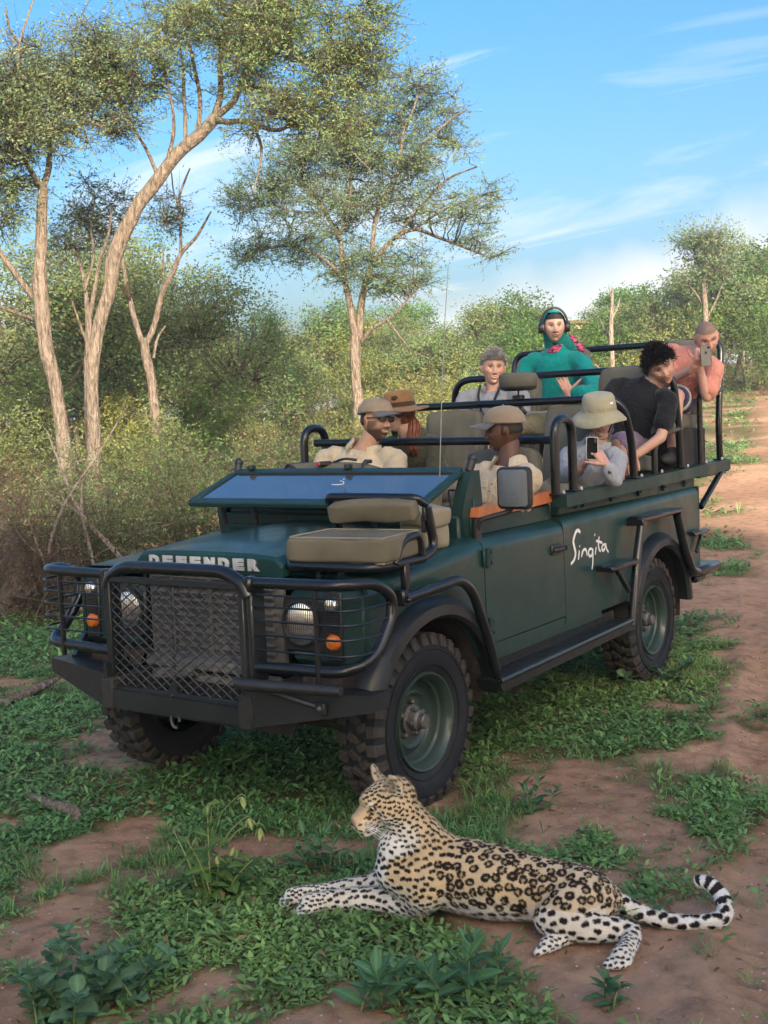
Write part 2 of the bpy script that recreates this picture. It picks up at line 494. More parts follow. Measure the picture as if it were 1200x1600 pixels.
def cover(x, y):
    """how thick the ground cover grows, 0..1"""
    P = np.stack([np.asarray(x, float), np.asarray(y, float)], -1)
    c, l = road_c(x, y)
    s, t = st(x, y)
    n = 0.5 * vnoise(P + 31.7, 0.95, 3, 0.55) + 0.5 * vnoise(P + 3.7, 3.1, 3, 0.6)
    n2 = vnoise(P * np.array([1.0, 1.0]) + 5.1, 0.33, 2)
    g = (n - 0.475) * 10.0 + (n2 - 0.5) * 2.0 + 0.58
    # bare strips: the old wheel line left of the leopard and the shoulder of the track
    def blob(u, v, r, a):
        return a * np.exp(-((P[..., 0] - u) ** 2 + (P[..., 1] - v) ** 2) / (r * r))
    g = g - blob(2.05, 0.75, 0.32, 1.7) - blob(1.85, 1.55, 0.25, 1.9) - blob(1.1, -0.25, 0.45, 1.3) - blob(1.75, 0.35, 0.3, 1.2) - blob(-0.35, 1.45, 0.42, 1.6) - blob(1.22, 2.25, 0.28, 2.0) - blob(0.0, 2.0, 0.4, 1.0) - blob(1.55, 1.55, 0.16, 1.2) - blob(0.2, 0.95, 0.3, 0.6) - blob(-1.3, 1.5, 0.3, 0.9) - blob(-0.75, 1.35, 0.55, 0.9) - blob(0.35, 1.75, 0.35, 0.6)
    g = g + blob(1.45, 1.15, 0.5, 1.2) + blob(0.45, 1.6, 0.45, 0.5) + blob(-1.5, 0.75, 0.9, 1.0) + blob(-2.8, 1.15, 0.7, 0.9) + blob(0.6, 0.0, 0.6, 0.9) + blob(0.4, -1.4, 0.9, 0.9) + blob(1.45, 1.75, 0.4, 0.8)
    under = np.exp(-(np.clip(np.abs(P[..., 1]) - 0.6, 0, 9) ** 2) / 0.3) * ((P[..., 0] < 0.6) & (P[..., 0] > -4.2))
    g = g + 0.5 * under
    edge = c + (vnoise(P + 8.0, 1.6, 3) - 0.5) * 0.9
    g = g - np.clip((edge + 0.25) * 2.6, 0, 8)
    far = np.clip((s - 11) / 10, 0, 1)
    g = g + far * 0.35 * (edge < 0) - 0.7 * np.clip((s - 8) / 4, 0, 1) * np.exp(-((c + 0.9) / 1.3) ** 2)
    # a grassy strip between the wheel lines of the track further off
    mid = np.exp(-((c - 1.75 - 0.012 * np.clip(l, 0, 60)) / 0.55) ** 2) * np.clip((l - 5) / 6, 0, 1)
    g = g + mid * (vnoise(P + 3.3, 0.5, 2) * 7 - 2.4)
    vf = np.clip((s - 40) / 20, 0, 1)
    g = np.maximum(g, vf * 0.8)
    return np.clip(g, 0, 1)

def build_ground():
    s = np.concatenate([np.linspace(-140, -12, 24), np.linspace(-10, 2.2, 30), np.linspace(2.3, 9.5, 330), 9.5 + np.cumsum(np.geomspace(0.024, 3.2, 150)), np.linspace(190, 1400, 14)])
    tn = np.concatenate([-np.geomspace(700, 3.6, 50), np.linspace(-3.4, 2.6, 260), np.geomspace(2.7, 700, 60)])
    S, T = np.meshgrid(s, tn, indexing='ij')
    spread = np.where(S > 9.5, 1 + (S - 9.5) * 0.10 * np.exp(-np.abs(T) / 40), 1.0)
    T2 = T * np.clip(spread, 1, 9)
    X, Y = xy(S, T2)
    Z = hgt(X, Y)
    P2 = np.stack([X, Y], -1)
    c, l = road_c(X, Y)
    near = np.clip((16 - S) / 6, 0, 1) * (S > 1)
    # wheel ruts with tread prints pressed into the sand
    ruts = 0
    for cc, w in ((0.33, 0.13), (1.88, 0.17)):
        k = np.exp(-((c - cc + 0.05 * np.sin(l * 0.7)) / w) ** 2)
        ruts = ruts - 0.045 * k * (c > -0.1)
        ruts = ruts + 0.014 * np.exp(-((np.abs(c - cc) - 1.55 * w) / 0.06) ** 2)
    lug = ((np.sin(l * 2 * PI / 0.075 + 11 * np.abs(c - 0.33)) > 0.1) * np.exp(-((c - 0.33) / 0.105) ** 4) * 0.016
           + (np.sin(l * 2 * PI / 0.085 - 7 * np.abs(c - 0.60)) > 0.2) * np.exp(-((c - 0.60) / 0.09) ** 4) * 0.011)
    lug = lug * (vnoise(P2, 2.3, 2) > 0.38)
    Z = Z + near * (ruts - lug)
    Z = Z + near * (vnoise(P2, 5.0, 3) - 0.5) * 0.026 + near * (vnoise(P2, 14, 3, 0.65) - 0.5) * 0.020 * (0.45 + 0.55 * (c < 0.15))
    a, bq = S.shape
    idx = np.arange(a * bq).reshape(a, bq)
    Q = np.stack([idx[:-1, :-1], idx[1:, :-1], idx[1:, 1:], idx[:-1, 1:]], -1).reshape(-1, 4)
    verts = np.stack([X, Y, Z], -1).reshape(-1, 3)
    cv = (cover(X, Y) * np.clip(1.2 - 0.0 * S, 0, 1)).reshape(-1)
    cc = c.reshape(-1)[Q].mean(1); ss = S.reshape(-1)[Q].mean(1)
    on_road = (cc > 0.0) & (cc < 3.4) & (ss > -60) & (ss < 120)
    for name, sel in (('ground', ~on_road), ('dirt_road', on_road)):
        q = Q[sel]; uq, inv = np.unique(q, return_inverse=True)
        me = fast_mesh(name, verts[uq], quads=inv.reshape(-1, 4))
        at = me.attributes.new('cover', 'FLOAT', 'POINT'); at.data.foreach_set('value', (cv[uq] * 0.85).astype(np.float32))
        bm = bmesh.new(); bm.from_mesh(me); bm.normal_update()
        if sum(f.normal.z for f in list(bm.faces)[:50]) < 0: bmesh.ops.reverse_faces(bm, faces=bm.faces)
        bm.to_mesh(me); bm.free()
        o = link(name, me, MAT_SOIL, None, 180)
        tag(o, 'red sandy bush ground with patches of low green cover' if name == 'ground' else 'reddish sand track with pressed tyre prints', 'ground' if name == 'ground' else 'road', kind='structure')
build_ground()
# ------------------------------------------------------------------ trees and shrubs
# limbs: (distance, across, height, radius); crown: (distance, across, height, half width, half depth, half height)
TREES = {'leaning': {'limbs': [[[18.5, -4.66, 1.32, 0.154], [18.5, -4.6, 2.03, 0.139], [18.5, -4.56, 2.54, 0.134], [18.5, -4.47, 3.15, 0.139], [18.5, -4.36, 3.64, 0.144], [18.5, -4.23, 4.04, 0.154], [18.5, -4.07, 4.64, 0.17], [18.5, -3.79, 5.17, 0.154], [18.5, -3.38, 5.63, 0.144], [18.5, -3.01, 6.05, 0.139], [18.5, -2.66, 6.33, 0.134], [18.5, -2.38, 6.61, 0.123]], [[18.5, -2.38, 6.61, 0.092], [18.56, -2.29, 6.98, 0.077], [18.62, -2.29, 7.46, 0.062], [18.68, -2.21, 7.87, 0.052], [18.74, -2.03, 8.4, 0.042], [18.8, -1.95, 8.88, 0.031]], [[18.5, -2.38, 6.61, 0.092], [18.3, -2.04, 6.82, 0.071], [18.1, -1.87, 7.12, 0.06], [17.9, -1.55, 7.48, 0.05], [17.7, -1.42, 7.66, 0.039], [17.5, -1.19, 7.99, 0.029]], [[18.5, -2.38, 6.58, 0.082], [18.2, -2.17, 6.46, 0.071], [17.9, -1.85, 6.37, 0.06], [17.6, -1.39, 6.15, 0.049], [17.3, -1.16, 6.12, 0.038], [17.0, -0.87, 6.1, 0.024]], [[18.1, -1.88, 6.9, 0.05], [17.8, -1.53, 6.82, 0.042], [17.5, -1.24, 6.54, 0.035], [17.2, -0.87, 6.36, 0.027], [16.9, -0.52, 6.22, 0.017]], [[17.5, -1.18, 6.17, 0.033], [17.3, -0.84, 6.11, 0.029], [17.1, -0.54, 5.95, 0.025], [16.9, -0.2, 5.58, 0.019], [16.7, 0.09, 5.23, 0.011]], [[17.6, -1.56, 7.35, 0.039], [17.43, -1.13, 7.14, 0.034], [17.25, -0.66, 6.98, 0.029], [17.08, -0.24, 6.95, 0.019], [16.9, 0.09, 7.02, 0.014]], [[18.5, -2.87, 6.27, 0.051], [18.75, -2.89, 6.73, 0.047], [19.0, -2.93, 7.27, 0.042], [19.25, -2.97, 7.67, 0.032], [19.5, -3.04, 8.16, 0.022]], [[18.5, -3.16, 6.01, 0.051], [18.3, -3.01, 6.42, 0.041], [18.1, -3.0, 6.85, 0.03], [17.9, -3.05, 7.27, 0.02]], [[18.5, -3.33, 5.75, 0.051], [18.35, -3.45, 6.09, 0.041], [18.2, -3.58, 6.35, 0.033], [18.05, -3.66, 6.58, 0.026], [17.9, -3.78, 6.76, 0.02]], [[18.5, -2.66, 6.41, 0.062], [18.8, -2.65, 7.03, 0.052], [19.1, -2.79, 7.72, 0.042], [19.4, -2.9, 8.53, 0.032], [19.7, -2.96, 9.25, 0.022]], [[17.9, -1.74, 6.32, 0.04], [17.57, -1.6, 5.9, 0.034], [17.23, -1.62, 5.51, 0.024], [16.9, -1.69, 5.12, 0.015]]], 'crown': [[18.8, -2.41, 8.21, 0.73, 1.2, 0.63], [18.0, -1.63, 7.91, 0.9, 1.3, 0.6], [17.5, -0.83, 7.61, 0.88, 1.3, 0.58], [17.1, -0.17, 7.36, 0.57, 1.0, 0.52], [19.3, -3.11, 8.1, 0.64, 1.1, 0.64], [18.0, -3.36, 7.36, 0.5, 0.9, 0.55], [17.3, -1.32, 6.88, 0.67, 1.1, 0.38], [17.0, -0.56, 6.77, 0.76, 1.0, 0.42], [16.9, -0.16, 6.5, 0.47, 0.8, 0.38], [17.0, -1.61, 6.13, 0.47, 0.8, 0.28], [18.5, -2.0, 7.51, 0.51, 1.0, 0.41], [17.9, -3.61, 6.82, 0.4, 0.7, 0.4], [16.9, -0.86, 6.26, 0.56, 0.8, 0.33], [16.7, -0.5, 5.79, 0.32, 0.5, 0.23], [19.3, -2.84, 7.38, 0.43, 0.8, 0.43]], 'leaf': 'olive', 'n': 330}, 'leftmost': {'limbs': [[[17.0, -4.71, 1.18, 0.161], [17.0, -4.71, 1.66, 0.146], [17.0, -4.73, 2.31, 0.137], [17.0, -4.79, 2.97, 0.142], [17.0, -4.86, 3.48, 0.156], [17.0, -4.87, 3.9, 0.146], [17.0, -4.85, 4.2, 0.128], [17.0, -4.78, 4.97, 0.104], [17.0, -4.74, 5.33, 0.094]], [[17.0, -4.74, 5.3, 0.066], [16.84, -4.83, 5.51, 0.056], [16.68, -4.92, 5.75, 0.051], [16.52, -4.89, 6.15, 0.046], [16.36, -4.8, 6.77, 0.041], [16.2, -4.71, 7.11, 0.036]], [[16.2, -4.71, 7.11, 0.027], [16.0, -4.77, 7.23, 0.023], [15.8, -4.75, 7.45, 0.018]], [[16.2, -4.71, 7.11, 0.027], [16.35, -4.61, 7.51, 0.024], [16.5, -4.53, 7.86, 0.018]], [[17.0, -4.74, 5.3, 0.076], [17.13, -4.66, 5.64, 0.067], [17.27, -4.65, 6.03, 0.058], [17.4, -4.46, 6.26, 0.048], [17.53, -4.25, 6.35, 0.044], [17.67, -4.0, 6.34, 0.035], [17.8, -3.82, 6.21, 0.025]], [[17.0, -4.57, 5.97, 0.047], [17.13, -4.49, 6.47, 0.038], [17.27, -4.31, 6.95, 0.029], [17.4, -4.08, 7.35, 0.019]], [[17.0, -4.98, 3.79, 0.076], [16.88, -5.07, 3.94, 0.07], [16.75, -5.21, 4.2, 0.06], [16.62, -5.38, 4.51, 0.055], [16.5, -5.58, 4.85, 0.046]], [[17.0, -5.02, 3.46, 0.043], [16.73, -5.12, 3.51, 0.037], [16.47, -5.3, 3.59, 0.032], [16.2, -5.47, 3.66, 0.027]], [[17.2, -4.17, 6.26, 0.029], [17.53, -4.02, 6.6, 0.024], [17.87, -3.84, 6.92, 0.02], [18.2, -3.74, 7.34, 0.015]]], 'crown': [[16.8, -4.64, 6.83, 0.56, 1.0, 0.47], [17.4, -4.32, 7.26, 0.53, 1.0, 0.43], [16.2, -4.71, 6.4, 0.41, 0.9, 0.45], [17.3, -4.52, 6.6, 0.58, 1.0, 0.43], [17.9, -4.18, 6.99, 0.45, 0.8, 0.4], [16.0, -4.85, 6.69, 0.36, 0.8, 0.44], [16.7, -4.71, 6.05, 0.51, 0.9, 0.32], [16.2, -4.92, 5.85, 0.36, 0.8, 0.41], [17.9, -4.11, 6.65, 0.4, 0.7, 0.3], [16.5, -5.38, 5.2, 0.46, 0.9, 0.55], [17.4, -4.21, 7.53, 0.48, 0.8, 0.39], [18.0, -3.99, 7.43, 0.35, 0.7, 0.4], [17.4, -4.49, 6.03, 0.34, 0.6, 0.19], [17.9, -3.78, 6.45, 0.3, 0.5, 0.25]], 'leaf': 'grey', 'n': 270}, 'central': {'limbs': [[[24.0, -0.5, 1.49, 0.187], [24.0, -0.47, 2.28, 0.16], [24.0, -0.46, 2.81, 0.147], [24.0, -0.43, 3.27, 0.153], [24.0, -0.42, 3.53, 0.16]], [[24.0, -0.45, 3.46, 0.12], [24.05, -0.52, 4.14, 0.107], [24.1, -0.62, 4.7, 0.094], [24.15, -0.69, 5.52, 0.074], [24.2, -0.94, 6.08, 0.06], [24.25, -1.3, 6.66, 0.047], [24.3, -1.68, 7.21, 0.034]], [[24.0, -0.39, 3.46, 0.12], [23.94, -0.28, 4.22, 0.113], [23.89, -0.05, 4.91, 0.093], [23.83, 0.4, 5.42, 0.073], [23.77, 0.85, 5.61, 0.061], [23.71, 1.32, 5.42, 0.05], [23.66, 1.91, 5.17, 0.039], [23.6, 2.37, 4.94, 0.024]], [[24.0, -0.05, 4.92, 0.08], [23.9, 0.1, 5.99, 0.066], [23.8, 0.57, 6.74, 0.058], [23.7, 0.7, 7.51, 0.047], [23.6, 0.94, 7.99, 0.037], [23.5, 1.12, 8.54, 0.026]], [[24.0, -0.62, 4.65, 0.067], [23.68, -0.92, 5.01, 0.059], [23.35, -1.48, 5.28, 0.049], [23.02, -2.02, 5.25, 0.038], [22.7, -2.63, 4.97, 0.023]], [[24.0, -0.69, 5.49, 0.06], [24.2, -0.46, 6.23, 0.054], [24.4, -0.36, 7.05, 0.046], [24.6, -0.2, 7.87, 0.036], [24.8, 0.03, 8.57, 0.028]], [[23.8, 0.57, 6.74, 0.048], [23.53, 1.07, 7.18, 0.042], [23.27, 1.58, 7.59, 0.032], [23.0, 1.95, 7.75, 0.023]], [[23.8, 0.4, 5.42, 0.048], [23.53, 1.03, 6.05, 0.042], [23.27, 1.54, 6.48, 0.034], [23.0, 2.1, 6.64, 0.023]], [[24.4, 0.87, 5.71, 0.041], [24.0, 1.44, 5.99, 0.035], [23.6, 2.06, 6.14, 0.029], [23.2, 2.48, 6.18, 0.019]], [[24.0, -0.94, 6.05, 0.045], [24.17, -1.59, 6.14, 0.04], [24.33, -2.12, 6.32, 0.03], [24.5, -2.68, 6.25, 0.022]], [[23.9, -0.3, 3.43, 0.066], [23.76, -0.11, 3.63, 0.058], [23.62, 0.12, 3.75, 0.052], [23.48, 0.45, 3.94, 0.044], [23.34, 0.69, 4.2, 0.036], [23.2, 0.83, 4.32, 0.026]], [[23.5, 0.23, 3.79, 0.034], [23.25, 0.41, 3.5, 0.03], [23.0, 0.64, 3.16, 0.023]]], 'crown': [[24.5, -0.18, 8.23, 0.68, 1.2, 0.68], [24.0, 0.6, 8.07, 0.73, 1.2, 0.67], [23.6, 1.24, 8.19, 0.59, 1.0, 0.52], [23.1, 1.82, 7.54, 0.58, 1.0, 0.58], [23.0, 2.1, 6.77, 0.45, 1.0, 0.51], [23.4, 1.44, 6.88, 0.65, 1.2, 0.52], [24.0, 0.69, 7.05, 0.67, 1.3, 0.53], [24.5, -0.23, 7.19, 0.75, 1.3, 0.61], [24.4, -1.03, 7.07, 0.75, 1.2, 0.61], [24.2, -1.75, 6.93, 0.6, 1.0, 0.6], [24.3, -2.38, 6.33, 0.61, 0.9, 0.54], [24.0, -1.58, 5.92, 0.73, 1.1, 0.47], [24.2, -0.8, 5.99, 0.67, 1.2, 0.54], [24.2, 0.13, 6.08, 0.74, 1.2, 0.54], [23.7, 1.03, 5.95, 0.66, 1.2, 0.46], [23.3, 1.84, 5.97, 0.58, 1.0, 0.39], [23.5, 2.16, 5.36, 0.46, 0.8, 0.29], [23.8, 0.75, 5.28, 0.59, 1.0, 0.33], [24.0, -0.04, 5.27, 0.6, 1.0, 0.47], [22.8, -2.28, 5.19, 0.51, 0.8, 0.25], [23.1, -1.43, 5.2, 0.51, 0.8, 0.28], [24.2, -0.72, 4.94, 0.47, 0.8, 0.4], [23.8, 0.2, 4.72, 0.46, 0.8, 0.4], [23.6, 2.48, 5.11, 0.29, 0.5, 0.18], [23.8, 0.72, 4.57, 0.4, 0.6, 0.29]], 'leaf': 'bluish', 'n': 430}, 'forked': {'limbs': [[[21.0, -4.09, 1.56, 0.14], [21.0, -4.1, 2.14, 0.128], [21.0, -4.11, 2.72, 0.117], [21.0, -4.16, 3.18, 0.111], [21.0, -4.19, 3.43, 0.117]], [[21.0, -4.24, 3.35, 0.082], [21.04, -4.33, 3.68, 0.076], [21.08, -4.43, 4.15, 0.07], [21.12, -4.51, 4.69, 0.059], [21.16, -4.54, 5.16, 0.041], [21.2, -4.45, 5.62, 0.024]], [[21.0, -4.15, 3.35, 0.082], [20.97, -3.99, 3.69, 0.082], [20.93, -3.81, 4.22, 0.076], [20.9, -3.62, 4.52, 0.07], [20.87, -3.43, 4.88, 0.058], [20.83, -3.13, 5.16, 0.044], [20.8, -2.84, 5.59, 0.023]], [[21.0, -3.45, 4.86, 0.047], [21.07, -3.44, 5.44, 0.042], [21.15, -3.45, 5.91, 0.035], [21.23, -3.33, 6.26, 0.028], [21.3, -3.25, 6.46, 0.019]], [[21.0, -3.81, 4.31, 0.035], [20.85, -3.76, 4.63, 0.03], [20.7, -3.71, 4.94, 0.021]], [[21.0, -4.05, 3.06, 0.041], [21.2, -4.0, 3.42, 0.035], [21.4, -3.88, 3.66, 0.024]], [[21.0, -3.42, 5.65, 0.028], [21.2, -3.55, 6.03, 0.024], [21.4, -3.61, 6.42, 0.017]], [[21.0, -4.41, 4.14, 0.035], [20.75, -4.5, 4.31, 0.028], [20.5, -4.56, 4.62, 0.018]]], 'crown': [[21.4, -3.62, 5.73, 0.42, 0.5, 0.36]], 'leaf': 'olive', 'n': 14}, 'pale_stems': {'limbs': [[[20.0, -5.07, 1.62, 0.1], [20.0, -5.0, 2.61, 0.094], [20.0, -4.95, 3.26, 0.089], [20.0, -4.93, 3.81, 0.083]], [[20.0, -4.94, 3.7, 0.067], [20.1, -4.98, 4.25, 0.056], [20.2, -5.07, 4.71, 0.045], [20.3, -5.22, 5.0, 0.028]], [[20.0, -4.91, 3.75, 0.067], [19.93, -4.75, 4.33, 0.055], [19.85, -4.62, 4.75, 0.044], [19.77, -4.45, 5.1, 0.033], [19.7, -4.35, 5.56, 0.022]], [[20.0, -4.96, 4.19, 0.033], [20.13, -4.82, 4.8, 0.031], [20.27, -4.86, 5.36, 0.025], [20.4, -4.79, 5.82, 0.018]], [[20.0, -4.97, 3.26, 0.039], [19.85, -5.07, 3.69, 0.033], [19.7, -5.12, 4.0, 0.022]]], 'crown': [[20.5, -4.81, 5.62, 0.51, 0.8, 0.57], [20.5, -5.28, 5.2, 0.4, 0.7, 0.46], [20.2, -4.41, 5.55, 0.34, 0.6, 0.45]], 'leaf': 'grey', 'n': 40}, 'dead_right': {'limbs': [[[31.0, 6.2, 1.46, 0.103], [31.0, 6.22, 2.49, 0.095], [31.0, 6.26, 3.17, 0.09], [31.0, 6.26, 3.85, 0.086], [31.0, 6.29, 4.52, 0.069], [31.0, 6.32, 5.03, 0.041]], [[31.0, 6.25, 3.68, 0.052], [31.25, 6.14, 3.96, 0.045], [31.5, 6.07, 4.24, 0.028]], [[31.0, 6.27, 4.18, 0.048], [31.25, 6.48, 4.54, 0.042], [31.5, 6.61, 4.81, 0.024]], [[31.0, 6.23, 2.66, 0.045], [30.75, 5.96, 2.83, 0.038], [30.5, 5.71, 3.0, 0.024]], [[31.0, 6.29, 4.52, 0.034], [31.25, 6.3, 4.89, 0.028], [31.5, 6.34, 5.17, 0.018]]], 'crown': [], 'leaf': 'olive', 'n': 0}, 'tall_right': {'limbs': [[[46.0, 13.03, 1.67, 0.179], [46.0, 13.04, 3.69, 0.166], [46.0, 13.05, 5.2, 0.153], [46.0, 12.99, 6.2, 0.141], [46.0, 12.95, 6.96, 0.115]], [[46.0, 12.95, 6.91, 0.087], [46.3, 12.84, 7.5, 0.077], [46.6, 12.81, 8.05, 0.052]], [[46.0, 13.0, 6.7, 0.087], [45.8, 13.25, 7.17, 0.076], [45.6, 13.46, 7.63, 0.061], [45.4, 13.6, 7.96, 0.038]], [[46.0, 13.03, 5.7, 0.077], [46.25, 12.68, 6.37, 0.062], [46.5, 12.25, 6.92, 0.046]], [[46.0, 13.05, 5.2, 0.066], [45.75, 13.37, 5.91, 0.056], [45.5, 13.61, 6.62, 0.038]], [[46.0, 13.43, 2.92, 0.077], [45.5, 13.81, 3.76, 0.066], [45.0, 14.04, 4.46, 0.04]]], 'crown': [[46.0, 12.65, 8.26, 0.61, 1.0, 0.31], [45.7, 13.25, 8.34, 0.91, 1.4, 0.25], [45.5, 13.76, 7.89, 0.56, 1.0, 0.23], [46.3, 12.32, 6.77, 0.57, 1.0, 0.26], [46.0, 13.02, 7.58, 0.56, 1.0, 0.23], [45.5, 13.61, 6.99, 0.61, 1.0, 0.3]], 'leaf': 'bluish', 'n': 75}}
def bark_material(name, c0, c1, c2):
    m, nt, b = mat_new(name); L = nt.links.new
    tc = nt.nodes.new('ShaderNodeTexCoord'); mp = nt.nodes.new('ShaderNodeMapping'); L(tc.outputs['Object'], mp.inputs[0]); mp.inputs['Scale'].default_value = (14, 14, 3.6)
    n = nt.nodes.new('ShaderNodeTexNoise'); n.inputs['Scale'].default_value = 1.6; n.inputs['Detail'].default_value = 8; n.inputs['Roughness'].default_value = 0.65; L(mp.outputs[0], n.inputs['Vector'])
    r = ramp(nt, n.outputs['Fac'], [(0.33, c0), (0.5, c1), (0.66, c2)]); L(r.outputs[0], b.inputs['Base Color'])
    b.inputs['Roughness'].default_value = 0.95; b.inputs['Specular IOR Level'].default_value = 0.1
    bump(nt, b, n.outputs['Fac'], 1.0, 0.10); return m
M_BARK = bark_material('pinkish_grey_bark', (0.10, 0.082, 0.066), (0.24, 0.195, 0.158), (0.36, 0.300, 0.248))
M_BARK2 = bark_material('grey_twig_bark', (0.06, 0.05, 0.04), (0.13, 0.105, 0.08), (0.22, 0.18, 0.14))
M_DEADWOOD = bark_material('bleached_deadwood', (0.16, 0.125, 0.10), (0.27, 0.23, 0.19), (0.42, 0.37, 0.31))
M_LEAF = M_attr('leaf', rough=0.6, spec=0.2, trans=0.44)
TINT = {'olive': (0.205, 0.290, 0.120), 'grey': (0.212, 0.295, 0.158), 'bluish': (0.195, 0.290, 0.165), 'sage': (0.185, 0.255, 0.110), 'fresh': (0.112, 0.225, 0.052), 'yellow': (0.195, 0.240, 0.075), 'dark': (0.080, 0.125, 0.048), 'mid': (0.112, 0.205, 0.062), 'dry': (0.19, 0.125, 0.075), 'straw': (0.30, 0.25, 0.11)}

def leaf_arrays(cen, L, W, rng, tint, var=0.25, up=0.3, axis=None):
    """one folded diamond per leaf."""
    n = len(cen)
    d = rng.normal(size=(n, 3)); d[:, 2] = d[:, 2] * 0.8
    if axis is not None: d = d * 0.7 + axis
    d /= np.linalg.norm(d, axis=1)[:, None] + 1e-9
    nn = rng.normal(size=(n, 3)); nn[:, 2] += up * 3
    s = np.cross(nn, d); s /= np.linalg.norm(s, axis=1)[:, None] + 1e-9
    Lr = (L * rng.uniform(0.6, 1.35, n))[:, None]; Wr = (W * rng.uniform(0.7, 1.3, n))[:, None]
    v = np.stack([cen, cen + d * Lr * 0.45 + s * Wr * 0.5, cen + d * Lr, cen + d * Lr * 0.45 - s * Wr * 0.5], 1).reshape(-1, 3)
    c = np.array(tint)[None] * rng.uniform(1 - var, 1 + var, (n, 1)) * rng.uniform(0.92, 1.08, (n, 3)) if np.ndim(tint) == 1 else np.asarray(tint) * rng.uniform(1 - var, 1 + var, (n, 1))
    return v, np.repeat(c, 4, 0)

def leaf_mesh(name, parts_):
    v = np.concatenate([p[0] for p in parts_]); c = np.concatenate([p[1] for p in parts_])
    return fast_mesh(name, v, quads=np.arange(len(v)).reshape(-1, 4), cols=c)

def seg_mesh(name, A, B, ra, rb, sides=3):
    """many thin tapering twigs at once."""
    A = np.asarray(A); B = np.asarray(B); n = len(A)
    d = B - A; d = d / (np.linalg.norm(d, axis=1)[:, None] + 1e-9)
    h = np.where(np.abs(d[:, 2:3]) < 0.9, np.array([[0, 0, 1.0]]), np.array([[1.0, 0, 0]]))
    u = np.cross(d, h); u /= np.linalg.norm(u, axis=1)[:, None] + 1e-9; w = np.cross(d, u)
    k = np.arange(sides) * 2 * PI / sides
    ring = np.cos(k)[None, :, None] * u[:, None] + np.sin(k)[None, :, None] * w[:, None]
    v = np.concatenate([A[:, None] + ring * np.asarray(ra)[:, None, None], B[:, None] + ring * np.asarray(rb)[:, None, None]], 1).reshape(-1, 3)
    o = (np.arange(n) * 2 * sides)[:, None]
    q = np.concatenate([np.stack([o[:, 0] + j, o[:, 0] + (j + 1) % sides, o[:, 0] + sides + (j + 1) % sides, o[:, 0] + sides + j], 1) for j in range(sides)])
    return fast_mesh(name, v, quads=q)

def w3(s, t, z):
    x, y = xy(s, t); return V(x, y, z)

def limb(mb, P, rr, n=12, rough=0.10, seed=0):
    """a trunk or limb with swellings and ridges."""
    m = max(8, 4 * len(P)); Q = spline(np.column_stack([P, rr]), m)
    c = Q[:, :3]; r = np.clip(Q[:, 3], 0.004, None)
    c = c + (np.stack([vnoise(c + 11 + seed, 1.3, 2), vnoise(c + 47 + seed, 1.3, 2), np.full(m, 0.5)], 1) - 0.5) * r[:, None] * 1.1
    k0 = mb.n; mb.tube(c, r, n)
    v = mb.v[-1]; cc = np.repeat(c, n, 0); dd = v - cc
    f = 1 + rough * 2 * (vnoise(v * np.array([4, 4, 1.2]) + seed, 2.2, 3) - 0.5)
    mb.v[-1] = cc + dd * f[:, None]

